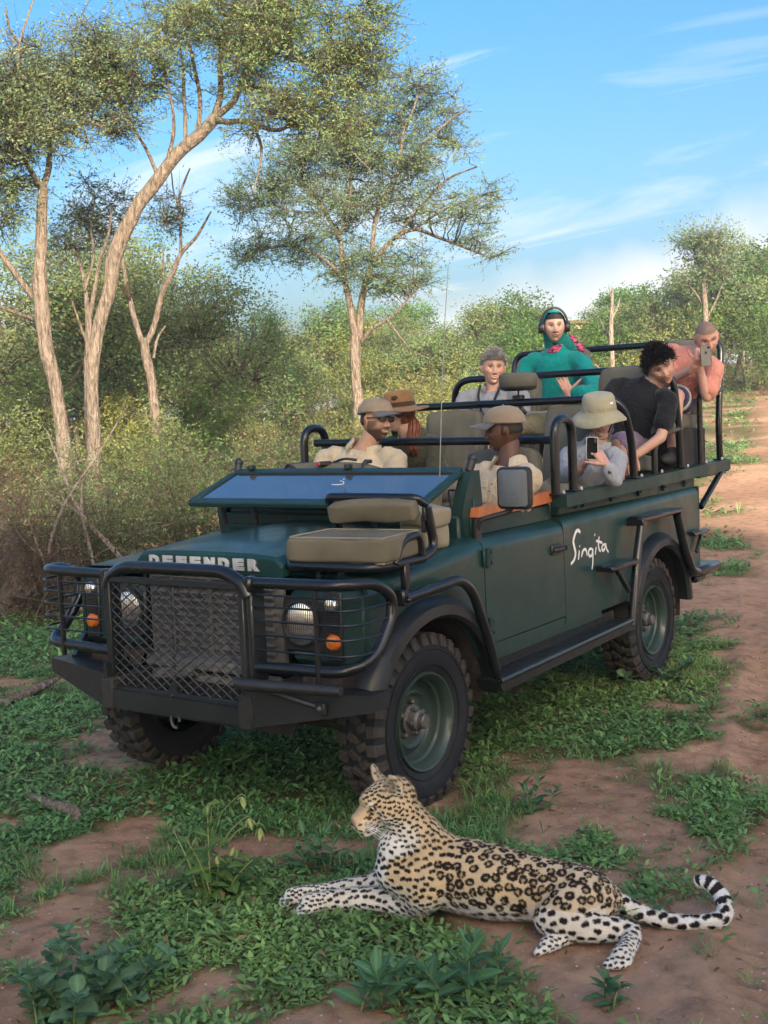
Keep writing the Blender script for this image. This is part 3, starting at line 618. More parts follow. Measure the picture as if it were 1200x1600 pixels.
def hero_tree(key, name, label, leaves_per=100, lsize=0.075, bark=None, tsize=1.0, group=None):
    D = TREES[key]; rng = np.random.default_rng(abs(hash_s(key)) % 100000)
    base = w3(*D['limbs'][0][0][:3]); base[2] = float(hgt(base[0], base[1]))
    root = empty(name, base); tag(root, label, 'tree', group)
    off = -base
    tr = MB(); nodes = []; nr = []
    for li, Lm in enumerate(D['limbs']):
        P = np.array([w3(*q[:3]) for q in Lm]); rr = np.array([q[3] for q in Lm]) * (0.72 if li == 0 else 0.66)
        if li == 0:
            if P[0][2] > base[2] - 0.2:
                P = np.vstack([[P[0][0], P[0][1], base[2] - 0.25], [P[0][0], P[0][1], base[2] + 0.1], P]); rr = np.concatenate([[rr[0] * 1.7, rr[0] * 1.28], rr])
        limb(tr, P + off, rr, 14 if li == 0 else 9, 0.16 if li == 0 else 0.1, li)
        Q = spline(np.column_stack([P, rr]), 5 * len(P))
        keep = Q[:, 3] < (0.10 if li else 0.0)
        nodes.append(Q[keep, :3]); nr.append(Q[keep, 3])
    nodes = np.concatenate(nodes); nr = np.concatenate(nr)
    tr.build('trunk', bark or M_BARK, root, 60)
    if D['n'] == 0: return root
    # clumps of foliage
    cr = np.array(D['crown']); vol = cr[:, 3] * cr[:, 4] * cr[:, 5]; pr = vol ** 0.8 / (vol ** 0.8).sum()
    pick = rng.choice(len(cr), int(D['n'] * 1.35), p=pr)
    d = rng.normal(size=(len(pick), 3)); d /= np.linalg.norm(d, axis=1)[:, None]; d *= (rng.uniform(0.15, 1, (len(pick), 1))) ** 0.5 * 1.12
    loc = cr[pick, :3] + np.stack([d[:, 0] * cr[pick, 4], d[:, 1] * cr[pick, 3], d[:, 2] * cr[pick, 5]], 1)
    X, Y = xy(loc[:, 0], loc[:, 1]); C0 = np.stack([X, Y, loc[:, 2]], 1)
    gap = vnoise(C0, 0.9, 2) ; C0 = C0[np.argsort(-gap)[:D['n']]]
    A = []; B = []; ra = []; rb = []; lv = []
    for c in C0:
        dist = np.linalg.norm(nodes - c, axis=1) + 0.7 * np.clip(nodes[:, 2] - c[2], 0, 9); i = int(dist.argmin()); a = nodes[i]
        ln = np.linalg.norm(c - a)
        mid = (a + c) / 2 + rng.normal(size=3) * 0.10 * ln + V(0, 0, 0.10 * ln); r0 = min(nr[i] * 0.7, 0.008 + 0.011 * ln)
        pts = [a, (a + mid) / 2 + rng.normal(size=3) * 0.04 * ln, mid, (mid + c) / 2 + rng.normal(size=3) * 0.05 * ln, c]
        rs = np.linspace(r0, 0.005, 5)
        for j in range(4): A.append(pts[j]); B.append(pts[j + 1]); ra.append(rs[j]); rb.append(rs[j + 1])
        R = rng.uniform(0.30, 0.56) * tsize
        tone = rng.uniform(0.84, 1.18); hue = np.array([rng.uniform(0.9, 1.15), 1.0, rng.uniform(0.8, 1.15)])
        nt_ = rng.integers(12, 18)
        for k in range(nt_):
            dd = nrm(rng.normal(size=3) * V(1, 1, 0.55) + V(0, 0, 0.08)) * R * rng.uniform(0.55, 1.35)
            st0 = (pts[4], pts[3], (pts[4] + pts[3]) / 2, pts[4])[k % 4]
            e = st0 + dd; A.append(st0); B.append(e); ra.append(0.0045); rb.append(0.002)
            nl = int(leaves_per / nt_)
            tt = rng.uniform(0.2, 1.08, (nl, 1)); cen = st0 + dd * tt + rng.normal(size=(nl, 3)) * 0.026 * tsize
            lv.append(leaf_arrays(cen + off, lsize, lsize * 0.36, rng, np.array(TINT[D['leaf']]) * tone * hue, 0.22, 0.0, nrm(dd)))
    link('twigs', seg_mesh('twigs', np.array(A) + off, np.array(B) + off, np.array(ra), np.array(rb)), M_BARK2, root, 0)
    link('crown', leaf_mesh('crown', lv), M_LEAF, root, 0)
    return root

def hash_s(s):
    h = 7
    for ch in s: h = (h * 131 + ord(ch)) & 0x7fffffff
    return h

hero_tree('leftmost', 'thorn_tree', 'upright grey barked tree cut by the photo edge, nearest trunk on the far side', 150, 0.056)
hero_tree('leaning', 'thorn_tree', 'tall tree with a bare trunk leaning towards the middle and a wide crown', 150, 0.058)
hero_tree('central', 'thorn_tree', 'big spreading tree standing behind the two guides, trunk forked low', 150, 0.066)
hero_tree('forked', 'dead_tree', 'half dead pale tree with two bare forked limbs beside the leaning trunk', 60, 0.07)
hero_tree('pale_stems', 'thorn_tree', 'thin pale multi stemmed tree hidden behind the leaning trunk', 80, 0.075)
hero_tree('dead_right', 'dead_tree', 'bare dead tree trunk standing behind the teal and black clad passengers', 0, 0.1, M_DEADWOOD)
hero_tree('tall_right', 'thorn_tree', 'tall grey flat topped tree rising above the thicket over the rear seats', 90, 0.13, None, 1.9)

# ---- prototypes for the bush behind -----------------------------------
def proto_tree(seed, H, Wd, tint, nclump, per, lsize, trunk_r, low=0.25, lobes=7):
    """a rounded bush tree: stems, limbs and clumps over several uneven lobes; base at the origin."""
    rng = np.random.default_rng(seed)
    lob = []
    for i in range(lobes):
        a = rng.uniform(0, 2 * PI); r = rng.uniform(0.15, 0.62) * Wd; z = rng.uniform(low + 0.12, 0.86) * H
        lob.append((r * math.cos(a) * (1.15 - z / H * 0.5), r * math.sin(a) * (1.15 - z / H * 0.5), z, rng.uniform(0.30, 0.46) * Wd, rng.uniform(0.14, 0.22) * H))
    lob.append((0, 0, 0.84 * H, 0.36 * Wd, 0.16 * H)); lob = np.array(lob)
    tr = MB(); ns = rng.integers(2, 5)
    nodes = []
    for k in range(ns):
        a = rng.uniform(0, 2 * PI); e = lob[k % len(lob)]
        P = spline([(0.06 * Wd * math.cos(a), 0.06 * Wd * math.sin(a), -0.15), (0.14 * Wd * math.cos(a), 0.14 * Wd * math.sin(a), 0.22 * H), (0.5 * e[0], 0.5 * e[1], 0.45 * H), (e[0], e[1], e[2])], 12)
        tr.tube(P, np.linspace(trunk_r, trunk_r * 0.2, 12), 7); nodes.append(P[3:])
    nodes = np.concatenate(nodes)
    A = []; B = []; ra = []; rb = []; lv = []
    for i in range(nclump):
        e = lob[rng.integers(len(lob))]
        d = nrm(rng.normal(size=3)); d = d * rng.uniform(0.55, 1.1)
        c = V(e[0] + d[0] * e[3], e[1] + d[1] * e[3], e[2] + d[2] * e[4])
        if c[2] < 0.05 * H: c[2] = 0.05 * H + rng.uniform(0, 0.1) * H
        j = int((np.linalg.norm(nodes - c, axis=1) + np.clip(nodes[:, 2] - c[2], 0, 9)).argmin()); a = nodes[j]
        mid = (a + c) / 2 + rng.normal(size=3) * 0.06 * Wd
        A += [a, mid]; B += [mid, c]; ra += [trunk_r * 0.28, trunk_r * 0.18]; rb += [trunk_r * 0.18, trunk_r * 0.08]
        R = Wd * rng.uniform(0.09, 0.17); tone = rng.uniform(0.70, 1.28); hue = np.array([rng.uniform(0.85, 1.25), 1.0, rng.uniform(0.75, 1.2)])
        cen = c + rng.normal(size=(per, 3)) * R * V(0.62, 0.62, 0.42)
        lv.append(leaf_arrays(cen, lsize, lsize * 0.5, rng, np.array(tint) * tone * hue, 0.22, 0.03))
    tm = tr.mesh('trunk')
    return dict(trunk=tm, twigs=seg_mesh('twigs', np.array(A), np.array(B), np.array(ra), np.array(rb)), crown=leaf_mesh('crown', lv))
def proto_shrub(seed, H, Wd, tint, nstem, per, lsize, stem_r=0.012, dry=0.0, bare=0.25):
    """an open twiggy shrub: many thin stems fanning from the ground, leaves along the upper twigs."""
    rng = np.random.default_rng(seed); A = []; B = []; ra = []; rb = []; lv = []
    for k in range(nstem):
        a = rng.uniform(0, 2 * PI); sp = rng.uniform(0.1, 1.0); top = V(Wd * 0.5 * sp * math.cos(a), Wd * 0.5 * sp * math.sin(a), H * rng.uniform(0.6, 1.0) * (1.05 - 0.35 * sp * sp))
        b0 = V(0.08 * Wd * math.cos(a), 0.08 * Wd * math.sin(a), -0.05)
        P = spline([b0, b0 + V(0.10 * top[0], 0.10 * top[1], 0.35 * top[2]) + rng.normal(size=3) * 0.05 * Wd, 0.55 * top + V(0, 0, 0.15 * H) + rng.normal(size=3) * 0.06 * Wd, top], 8)
        rs = np.linspace(stem_r * rng.uniform(0.7, 1.4), stem_r * 0.3, 8)
        for j in range(7): A.append(P[j]); B.append(P[j + 1]); ra.append(rs[j]); rb.append(rs[j + 1])
        tone = rng.uniform(0.72, 1.3)
        for q in range(rng.integers(6, 10)):
            j = rng.integers(3, 8) if rng.random() > bare * 0.5 else rng.integers(1, 4); s0 = P[min(j, 7)]
            dd = nrm(rng.normal(size=3) * V(1, 1, 0.6) + V(0, 0, 0.5)) * Wd * rng.uniform(0.10, 0.24)
            A.append(s0); B.append(s0 + dd); ra.append(stem_r * 0.35); rb.append(stem_r * 0.15)
            for q2 in range(2):
                d2 = nrm(dd + rng.normal(size=3) * np.linalg.norm(dd)) * np.linalg.norm(dd) * 0.7; s1 = s0 + dd * rng.uniform(0.4, 0.9)
                A.append(s1); B.append(s1 + d2); ra.append(stem_r * 0.25); rb.append(stem_r * 0.12)
                if rng.random() < bare: continue
                tt = rng.uniform(0, 1.1, (per, 1)); cen = s1 + d2 * tt + rng.normal(size=(per, 3)) * 0.018 * Wd
                ti = np.array(TINT['dry'] if rng.random() < dry else tint) * tone
                lv.append(leaf_arrays(cen, lsize, lsize * 0.45, rng, ti, 0.22, 0.0, nrm(d2) * 0.6))
    return dict(trunk=seg_mesh('stems', np.array(A), np.array(B), np.array(ra), np.array(rb), 4), crown=leaf_mesh('crown', lv))
def place(proto, name, label, s, t, sc, rz, cat='shrub', group=None, sz=None, dz=0.0, bark=None):
    x, y = xy(s, t); z = float(hgt(x, y))
    o = empty(name, (x, y, z - 0.03 + dz)); o.rotation_euler = (0, 0, rz); o.scale = (sc, sc, sz if sz else sc)
    tag(o, label, cat, group)
    for k in ('trunk', 'twigs', 'crown'):
        if k in proto:
            ob = bpy.data.objects.new('stems' if (k == 'trunk' and 'twigs' not in proto) else k, proto[k]); COL.objects.link(ob); ob.parent = o
            if not proto[k].materials: proto[k].materials.append(M_LEAF if k == 'crown' else (bark or M_BARK2))
    return o
PT = [proto_tree(11, 6, 3.4, TINT['mid'], 130, 56, 0.17, 0.09), proto_tree(12, 6, 3.6, TINT['fresh'], 130, 56, 0.17, 0.09), proto_tree(13, 6, 3.4, TINT['sage'], 130, 52, 0.16, 0.10),
      proto_tree(14, 6, 4.0, TINT['sage'], 140, 52, 0.17, 0.09), proto_tree(15, 6, 3.6, TINT['yellow'], 130, 50, 0.16, 0.09), proto_tree(16, 6, 3.8, TINT['dark'], 140, 56, 0.17, 0.09)]
PF = [proto_tree(41, 6, 3.6, TINT['sage'], 190, 95, 0.095, 0.08), proto_tree(42, 6, 3.4, TINT['fresh'], 170, 95, 0.10, 0.07), proto_tree(43, 6, 3.8, TINT['sage'], 190, 95, 0.095, 0.08)]
PS = [proto_shrub(21, 2.6, 2.6, (0.285, 0.305, 0.090), 34, 9, 0.095, 0.007, bare=0.12), proto_shrub(22, 2.4, 2.8, (0.230, 0.275, 0.105), 34, 9, 0.090, 0.007, bare=0.12), proto_shrub(23, 2.2, 2.6, TINT['straw'], 28, 6, 0.075, 0.007, bare=0.4), proto_shrub(24, 2.6, 2.6, TINT['fresh'], 34, 9, 0.095, 0.007, bare=0.12)]
PN = [proto_shrub(31, 1.7, 1.9, (0.105, 0.155, 0.062), 34, 8, 0.050, 0.008, bare=0.2), proto_shrub(32, 1.6, 1.8, (0.145, 0.215, 0.075), 32, 8, 0.048, 0.008, bare=0.2), proto_shrub(33, 1.5, 1.9, TINT['sage'], 34, 8, 0.046, 0.008, bare=0.3), proto_shrub(34, 1.4, 1.8, TINT['dry'], 30, 5, 0.04, 0.010, 0.4, 0.6)]

def kt(k, s, u, top, label, wide=1.0, group=None, name='bush_tree', rz=0):
    """bush tree whose crown top stands at height top (m above the viewer's ground) at distance s, across u."""
    x, y = xy(s, u); g = float(hgt(x, y)); H = max(1.5, top - g); sc = H / 6.0
    return place(PT[k] if k < 10 else PF[k - 10], name, label, s, u, sc * wide, rz, 'tree', group, sc)
FAR = 'trees of the thicket behind the vehicle'
rngp = random.Random(5)
# trees that can be told apart
kt(11, 33, -2.95, 5.15, 'bright green bushy tree standing alone in the gap left of the big tree', 0.62, name='leafy_tree', rz=1)
kt(10, 29, -4.6, 5.95, 'rounded grey green tree behind the bare forked tree', 1.15, name='leafy_tree', rz=2)
kt(10, 27, -7.7, 6.3, 'dense tree crown behind the leftmost trunk', 1.2, name='leafy_tree', rz=0.4)
kt(12, 31, -7.2, 7.2, 'olive tree filling the space between the two left trunks', 1.1, name='leafy_tree', rz=3.4)
kt(1, 60, 13.4, 8.2, 'fresh green tree just left of the tall flat topped tree', 1.0, name='leafy_tree', rz=0.2)
kt(5, 57, 17.2, 9.7, 'dark green tree at the far right edge of the thicket', 1.1, name='leafy_tree', rz=2.2)
kt(2, 54, 15.2, 8.5, 'grey green tree below the tall flat topped tree', 1.0, name='leafy_tree', rz=5.2)
kt(0, 53, 6.6, 7.6, 'dense dome shaped green tree above the grey haired passenger', 1.15, name='leafy_tree', rz=1.2)
kt(12, 46, 1.3, 5.9, 'olive tree directly right of the big spreading tree', 1.0, name='leafy_tree', rz=4)
kt(0, 55, 12.6, 7.4, 'mid green tree directly behind the bare dead trunk', 1.1, name='leafy_tree', rz=0.9)
kt(3, 50, 10.9, 6.6, 'olive tree left of the bare dead trunk', 1.0, name='leafy_tree', rz=2.9)
kt(1, 49, 13.6, 6.2, 'bright green low tree between the black haired and salmon clad passengers', 1.0, name='leafy_tree', rz=3.9)
kt(0, 52, 17.4, 9.0, 'broad green tree at the photo edge behind the salmon clad passenger', 1.2, name='leafy_tree', rz=5.9)
kt(2, 62, 19.8, 10.4, 'tallest grey green tree touching the photo edge above the track', 1.1, name='leafy_tree', rz=1.9)
kt(3, 48, 15.6, 7.0, 'olive tree under the tall flat topped tree', 1.0, name='leafy_tree', rz=4.4)
# the thicket: rows of alike bush trees
row = [(66, t, rngp.uniform(7.2, 8.8)) for t in np.arange(-22, 24, 2.4)] + [(50, t, rngp.uniform(5.4, 6.8)) for t in np.arange(-17, 18.5, 2.2)] + [(41, t, rngp.uniform(4.2, 5.8)) for t in np.arange(-14.5, 10.5, 1.9)]
for i, (s, t, top) in enumerate(row):
    k = rngp.choice([0, 1, 2, 3, 3, 4, 4, 5, 0]); s += rngp.uniform(-3, 3); t += rngp.uniform(-0.8, 0.8)
    c_, l_ = road_c(*xy(s, t))
    if -1.0 < c_ < 4.2 and s < 58: continue
    if s > 45 and 8 < t < 12: top = min(top, 6.0)
    kt(k, s, t, top, ['mid green', 'fresh green', 'grey green', 'sage green', 'yellowish', 'dark green'][k] + ' rounded bush tree in the thicket across the background', 1.0 + rngp.uniform(-0.1, 0.25), FAR, rz=rngp.uniform(0, 6))
# sunlit shrub belt
for s, a0, a1, st_ in ((34, -11.5, 8.5, 1.75), (27.5, -9.5, 5.5, 1.6), (21.5, -8.2, 2.6, 1.5)):
    for t in np.arange(a0, a1, st_):
        k = rngp.choice([0, 0, 1, 1, 3, 2]); sc = rngp.uniform(0.62, 1.0) * (1.0 if s > 22 else 0.8)
        place(PS[k], 'bush', ['bright yellow green bush', 'pale olive bush', 'straw coloured twiggy bush', 'fresh green bush'][k] + ' in the sunlit belt behind the vehicle', s + rngp.uniform(-1.5, 1.5), t + rngp.uniform(-0.5, 0.5), sc, rngp.uniform(0, 6), 'bush', 'sunlit bushes behind the vehicle')
for i, (s, t, sc) in enumerate(((40, 9.6, 0.9), (38.5, 7.0, 1.0), (46, 13.2, 1.0), (44, 14.8, 1.1), (49, 18.2, 1.2), (52, 20.5, 1.2), (47, 16.6, 1.2))):
    place(PS[3 if i % 2 else 1], 'bush', 'green bush beyond the rear seats, ' + ['second', 'first', 'third', 'fourth', 'sixth', 'last', 'fifth'][i] + ' from the left along the far clearing', s, t, sc * 1.15, rngp.uniform(0, 6), 'bush', 'bushes at the far clearing')
# dark twiggy shrubs close behind the vehicle
ORD = ['first', 'second', 'third', 'fourth', 'fifth', 'sixth', 'seventh', 'eighth', 'ninth', 'tenth', 'eleventh', 'twelfth', 'last']
DK = sorted([(12.6, -2.1, 1.05, 0), (13.4, -1.25, 1.1, 0), (14.0, -0.35, 1.05, 1), (13.2, 0.35, 0.95, 0), (15.4, 0.95, 1.0, 1), (15.0, -1.8, 1.0, 2), (16.2, -3.0, 1.05, 1), (12.2, -3.0, 0.85, 2), (16.8, 0.1, 1.1, 1), (17.5, -1.0, 1.1, 1), (17.5, 1.9, 1.1, 0), (18.5, 3.0, 1.1, 1), (15.6, -4.2, 1.1, 2)], key=lambda q: q[1] / q[0])
for i, (s, t, sc, k) in enumerate(DK):
    sc *= 0.9
    place(PN[k], 'bush', 'dark fine leaved bush, ' + ORD[i] + ' from the left in the shaded row behind the bonnet', s, t, sc, i * 1.3, 'bush', 'dark bushes close behind the vehicle')
DB = sorted([(11.4, -3.35, 0.8, 3), (12.8, -4.25, 0.95, 3), (10.6, -3.15, 0.6, 3), (13.6, -3.4, 0.95, 2), (11.8, -4.1, 0.7, 2), (14.4, -4.9, 1.1, 3), (13.8, -5.2, 1.1, 1)], key=lambda q: q[1] / q[0])
for i, (s, t, sc, k) in enumerate(DB):
    place(PN[k], 'dry_bush', 'brown dry tangled bush by the fallen branches, ' + (ORD[i] if i < 6 else 'last') + ' from the left edge', s, t, sc, i * 2.1, 'bush', 'dry bushes by the fallen branches')

# the wood behind the viewer that keeps the low sun off the vehicle
def shade_wood():
    rng = np.random.default_rng(3); lv = []; A = []; B = []; ra = []; rb = []
    sh = nrm(sun_dir[:2]); qn = np.array([-sh[1], sh[0]])
    for w, q, H, Wd in [(20.5, -3.9, 10.5, 5.2), (19, -0.6, 10.2, 5.2), (20.5, 2.7, 10.8, 5.4), (19, 5.9, 9.9, 5.2)]:
        base = sh * w + qn * q; z0 = 0.0
        A.append(V(base[0], base[1], -0.2)); B.append(V(base[0] + 0.3, base[1], H * 0.7)); ra.append(0.28); rb.append(0.08)
        n = 640
        d = rng.normal(size=(n, 3)); d /= np.linalg.norm(d, axis=1)[:, None]; d *= rng.uniform(0.3, 1.0, (n, 1)) ** 0.4
        c = np.stack([base[0] + d[:, 0] * Wd * 0.5, base[1] + d[:, 1] * Wd * 0.5, H * 0.56 + d[:, 2] * H * 0.47], 1)
        for cc in c:
            cen = cc + rng.normal(size=(16, 3)) * 0.34
            lv.append(leaf_arrays(cen, 0.34, 0.19, rng, TINT['mid'], 0.25, 0.3))
    o = link('shade_wood', leaf_mesh('shade_wood', lv), M_LEAF, None, 0)
    tag(o, 'dense wood behind the viewer whose shade falls over the vehicle', 'wood', kind='stuff')
    t = link('trunks', seg_mesh('trunks', np.array(A), np.array(B), np.array(ra), np.array(rb), 8), M_BARK, o, 0)
shade_wood()
# ------------------------------------------------------------------ safari vehicle
def paint_material(name, base, rough=0.32, dust=0.5, coat=0.6):
    m, nt, b = mat_new(name); L = nt.links.new
    n = noise_node(nt, 3.0, 6, 0.65)
    tc = nt.nodes.new('ShaderNodeTexCoord'); sp = nt.nodes.new('ShaderNodeSeparateXYZ'); L(tc.outputs['Object'], sp.inputs[0])
    # road dust sits low on the panels: worn in a band with its own ragged outline
    mr = nt.nodes.new('ShaderNodeMapRange'); L(sp.outputs['Z'], mr.inputs[0]); mr.inputs[1].default_value = 1.15; mr.inputs[2].default_value = 0.35; mr.inputs[3].default_value = 0.05; mr.inputs[4].default_value = 1.0
    mu = nt.nodes.new('ShaderNodeMath'); mu.operation = 'MULTIPLY'; L(mr.outputs[0], mu.inputs[0]); L(n.outputs['Fac'], mu.inputs[1])
    m2 = nt.nodes.new('ShaderNodeMath'); m2.operation = 'MULTIPLY'; m2.use_clamp = True; L(mu.outputs[0], m2.inputs[0]); m2.inputs[1].default_value = dust
    f = noise_node(nt, 90, 3, 0.7)
    fr = ramp(nt, f.outputs['Fac'], [(0.35, tuple(k * 0.82 for k in base)), (0.7, tuple(k * 1.25 for k in base))])
    mx = nt.nodes.new('ShaderNodeMix'); mx.data_type = 'RGBA'; L(m2.outputs[0], mx.inputs['Factor']); L(fr.outputs[0], mx.inputs[6]); mx.inputs[7].default_value = (0.20, 0.165, 0.125, 1)
    L(mx.outputs[2], b.inputs['Base Color'])
    rr = nt.nodes.new('ShaderNodeMapRange'); L(n.outputs['Fac'], rr.inputs[0]); rr.inputs[1].default_value = 0.3; rr.inputs[2].default_value = 0.75; rr.inputs[3].default_value = rough * 0.75; rr.inputs[4].default_value = rough * 1.7
    L(rr.outputs[0], b.inputs['Roughness'])
    b.inputs['Coat Weight'].default_value = coat; b.inputs['Coat Roughness'].default_value = 0.16; b.inputs['Specular IOR Level'].default_value = 0.3
    w = noise_node(nt, 2.2, 2); bump(nt, b, w.outputs['Fac'], 0.08, 0.02)
    return m
M_GREEN = paint_material('green_body_paint', (0.010, 0.042, 0.039), 0.36, 0.07, 0.25)
M_GREEN2 = paint_material('green_satin_paint', (0.012, 0.040, 0.036), 0.5, 0.10, 0.15)
M_BLACK = paint_material('black_tube_paint', (0.006, 0.008, 0.010), 0.28, 0.05, 0.5)
M_ARCH = paint_material('dark_arch_plastic', (0.010, 0.014, 0.016), 0.45, 0.07, 0.2)
M_STEEL = M_noise('dull_steel', (0.10, 0.10, 0.10), (0.20, 0.19, 0.18), 30, 0.6, 0.6, bscale=60)
M_GALV = M_noise('galvanised_edge', (0.30, 0.32, 0.32), (0.45, 0.46, 0.45), 14, 0.5, 0.7)
M_DARK = M_noise('dark_underside', (0.012, 0.012, 0.012), (0.035, 0.032, 0.028), 6, 0.85)
M_MUD = M_noise('muddy_liner', (0.022, 0.019, 0.017), (0.085, 0.062, 0.046), 7, 0.95, bscale=18, bstr=0.6, bdist=0.02)
M_RUBBER = M_noise('tyre_rubber', (0.008, 0.010, 0.013), (0.018, 0.020, 0.024), 5, 0.72, bscale=70, bstr=0.15, spec=0.35, rvar=0.1)
M_TREAD = M_noise('dusty_tread_rubber', (0.018, 0.017, 0.017), (0.060, 0.050, 0.043), 9, 0.9, bscale=40, bstr=0.4)
M_RIM = paint_material('green_rim_paint', (0.016, 0.045, 0.041), 0.38, 0.18, 0.4)
M_CANVAS = M_noise('khaki_canvas', (0.115, 0.100, 0.066), (0.165, 0.146, 0.098), 5, 0.9, bscale=320, bstr=0.5, bdist=0.002, detail=6)
M_CANVAS2 = M_noise('tan_canvas', (0.25, 0.215, 0.145), (0.33, 0.29, 0.20), 6, 0.9, bscale=320, bstr=0.5, bdist=0.002, detail=6)
M_SEAT = M_noise('taupe_seat_cloth', (0.092, 0.090, 0.074), (0.135, 0.130, 0.106), 5, 0.92, bscale=260, bstr=0.5, bdist=0.002, detail=6)
M_WOOD = M_noise('varnished_wood_rail', (0.42, 0.115, 0.035), (0.56, 0.18, 0.06), 12, 0.35, coat=0.4, detail=8, dist=1.5)
M_BADGE = M_noise('silver_lettering', (0.50, 0.52, 0.52), (0.62, 0.63, 0.63), 40, 0.4, 0.3)
M_WHITE = M_noise('white_lettering', (0.78, 0.78, 0.76), (0.84, 0.84, 0.82), 40, 0.5)
M_PLAST = M_noise('black_plastic', (0.014, 0.015, 0.016), (0.028, 0.028, 0.029), 20, 0.45)
M_MESH = M_noise('dark_expanded_metal', (0.03, 0.034, 0.036), (0.07, 0.072, 0.072), 16, 0.5, 0.3)
M_CORE = M_noise('grey_radiator_fins', (0.085, 0.082, 0.078), (0.16, 0.15, 0.14), 20, 0.7, bscale=60, bstr=0.5)
M_AMBER = M_noise('amber_lens', (0.55, 0.13, 0.02), (0.72, 0.20, 0.03), 60, 0.2, coat=0.6)
M_RED = M_noise('red_plastic', (0.5, 0.03, 0.02), (0.6, 0.05, 0.03), 30, 0.4)
M_MIRROR = M_noise('grey_mirror_back', (0.12, 0.13, 0.135), (0.16, 0.165, 0.17), 4, 0.35)
def glass_material(name, tint, rough=0.02, mixv=0.12):
    m, nt, b = mat_new(name)
    b.inputs['Base Color'].default_value = (*tint, 1); b.inputs['Roughness'].default_value = rough
    b.inputs['Transmission Weight'].default_value = 1.0; b.inputs['IOR'].default_value = 1.45
    return m
def lens_material():
    m, nt, b = mat_new('headlight_lens')
    n = nt.nodes.new('ShaderNodeTexWave'); tc = nt.nodes.new('ShaderNodeTexCoord'); nt.links.new(tc.outputs['Object'], n.inputs['Vector'])
    n.bands_direction = 'Y'; n.inputs['Scale'].default_value = 28
    b.inputs['Base Color'].default_value = (0.68, 0.70, 0.72, 1); b.inputs['Metallic'].default_value = 0.95; b.inputs['Roughness'].default_value = 0.14
    b.inputs['Coat Weight'].default_value = 1.0
    bump(nt, b, n.outputs['Fac'], 0.5, 0.006); return m
M_LENS = lens_material()
def screen_glass():
    m, nt, b = mat_new('windscreen_glass')
    b.inputs['Base Color'].default_value = (0.17, 0.19, 0.20, 1); b.inputs['Roughness'].default_value = 0.07
    b.inputs['Transmission Weight'].default_value = 0.68; b.inputs['IOR'].default_value = 1.5
    b.inputs['Coat Weight'].default_value = 0.6; b.inputs['Coat Roughness'].default_value = 0.03
    return m
M_GLASS = screen_glass()

CAR = empty('safari_vehicle')
tag(CAR, 'open dark green safari vehicle with bull bar, folded windscreen and tiered seats', 'safari vehicle')
def part(mb, name, mat, parent=None, smooth=40, label=None):
    o = mb.build(name, mat, parent if parent is not None else CAR, smooth)
    if label: o['label'] = label
    return o

# ---- wheels ---------------------------------------------------------
TR = 0.405
def make_wheel():
    root = MB()
    prof = [(0.222, 0.085), (0.240, 0.100), (0.275, 0.112), (0.32, 0.116), (0.352, 0.110), (0.376, 0.098), (0.386, 0.085), (0.386, -0.085), (0.376, -0.098), (0.352, -0.110), (0.30, -0.112), (0.24, -0.100), (0.222, -0.085)]
    root.lathe(prof, axis=(0, 1, 0), n=56)
    for rr in (0.262, 0.332):
        k = np.arange(56) * 2 * PI / 56
        hh = 0.1125 if rr < 0.3 else 0.1165
        root.tube(np.stack([rr * np.cos(k), np.full(56, hh), rr * np.sin(k)], 1), 0.0025, 5, closed=True)
    tyre = root
    tr = MB(); n = 30
    for i in range(n):
        a = 2 * PI * i / n
        for side in (-1, 1):
            aa = a + (PI / n if side > 0 else 0)
            Rm = rotm('Y', -aa)
            sk = rotm('X', 0.0)
            # shoulder lug wraps round the edge
            tr.box(Rm @ V(0.3905, side * 0.078, 0), (0.030, 0.052, 0.052), Rm @ rotm('X', side * 0.12), 0.005)
            tr.box(Rm @ V(0.366, side * 0.103, 0), (0.046, 0.022, 0.046), Rm @ rotm('Z', side * -0.35), 0.005)
            tr.box(Rm @ V(0.3915, side * 0.026, 0.012), (0.026, 0.044, 0.040), Rm @ rotm('X', side * 0.5), 0.004)
        Rm = rotm('Y', -(a + 0.05)); tr.box(Rm @ V(0.391, 0, -0.02), (0.024, 0.026, 0.034), Rm @ rotm('X', 0.6), 0.004)
    rim = MB()
    rim.lathe([(0.228, 0.092), (0.224, 0.106), (0.216, 0.104), (0.205, 0.088), (0.198, 0.072), (0.196, 0.050), (0.185, 0.040), (0.182, 0.010), (0.170, -0.004), (0.150, 0.004), (0.137, 0.022), (0.127, 0.026), (0.117, 0.020), (0.105, 0.004), (0.06, 0.0), (0.001, 0.0)], axis=(0, 1, 0), n=48)
    hub = MB()
    hub.lathe([(0.072, 0.0), (0.070, 0.022), (0.052, 0.03), (0.047, 0.062), (0.036, 0.072), (0.034, 0.094), (0.028, 0.100), (0.001, 0.100)], axis=(0, 1, 0), n=20)
    for i in range(5):
        a = 2 * PI * i / 5
        hub.box(V(0.055 * math.cos(a), 0.045, 0.055 * math.sin(a)), (0.016, 0.03, 0.016), rotm('Y', -a), 0.003)
    studs = []
    for i in range(5):
        a = 2 * PI * i / 5 + 0.4
        s = MB(); s.lathe([(0.013, 0.0), (0.013, 0.022), (0.008, 0.028), (0.001, 0.028)], o=(0.083 * math.cos(a), 0.004, 0.083 * math.sin(a)), axis=(0, 1, 0), n=6); studs.append(s)
    return tyre, tr, rim, hub, studs
_w = make_wheel()
_wm = [(_w[0].mesh('tyre'), M_RUBBER, 'tyre'), (_w[1].mesh('tread'), M_TREAD, 'tread'), (_w[2].mesh('rim'), M_RIM, 'rim'), (_w[3].mesh('hub'), M_STEEL, 'hub')] + [(s.mesh('wheel_nut'), M_STEEL, 'wheel_nut') for s in _w[4]]
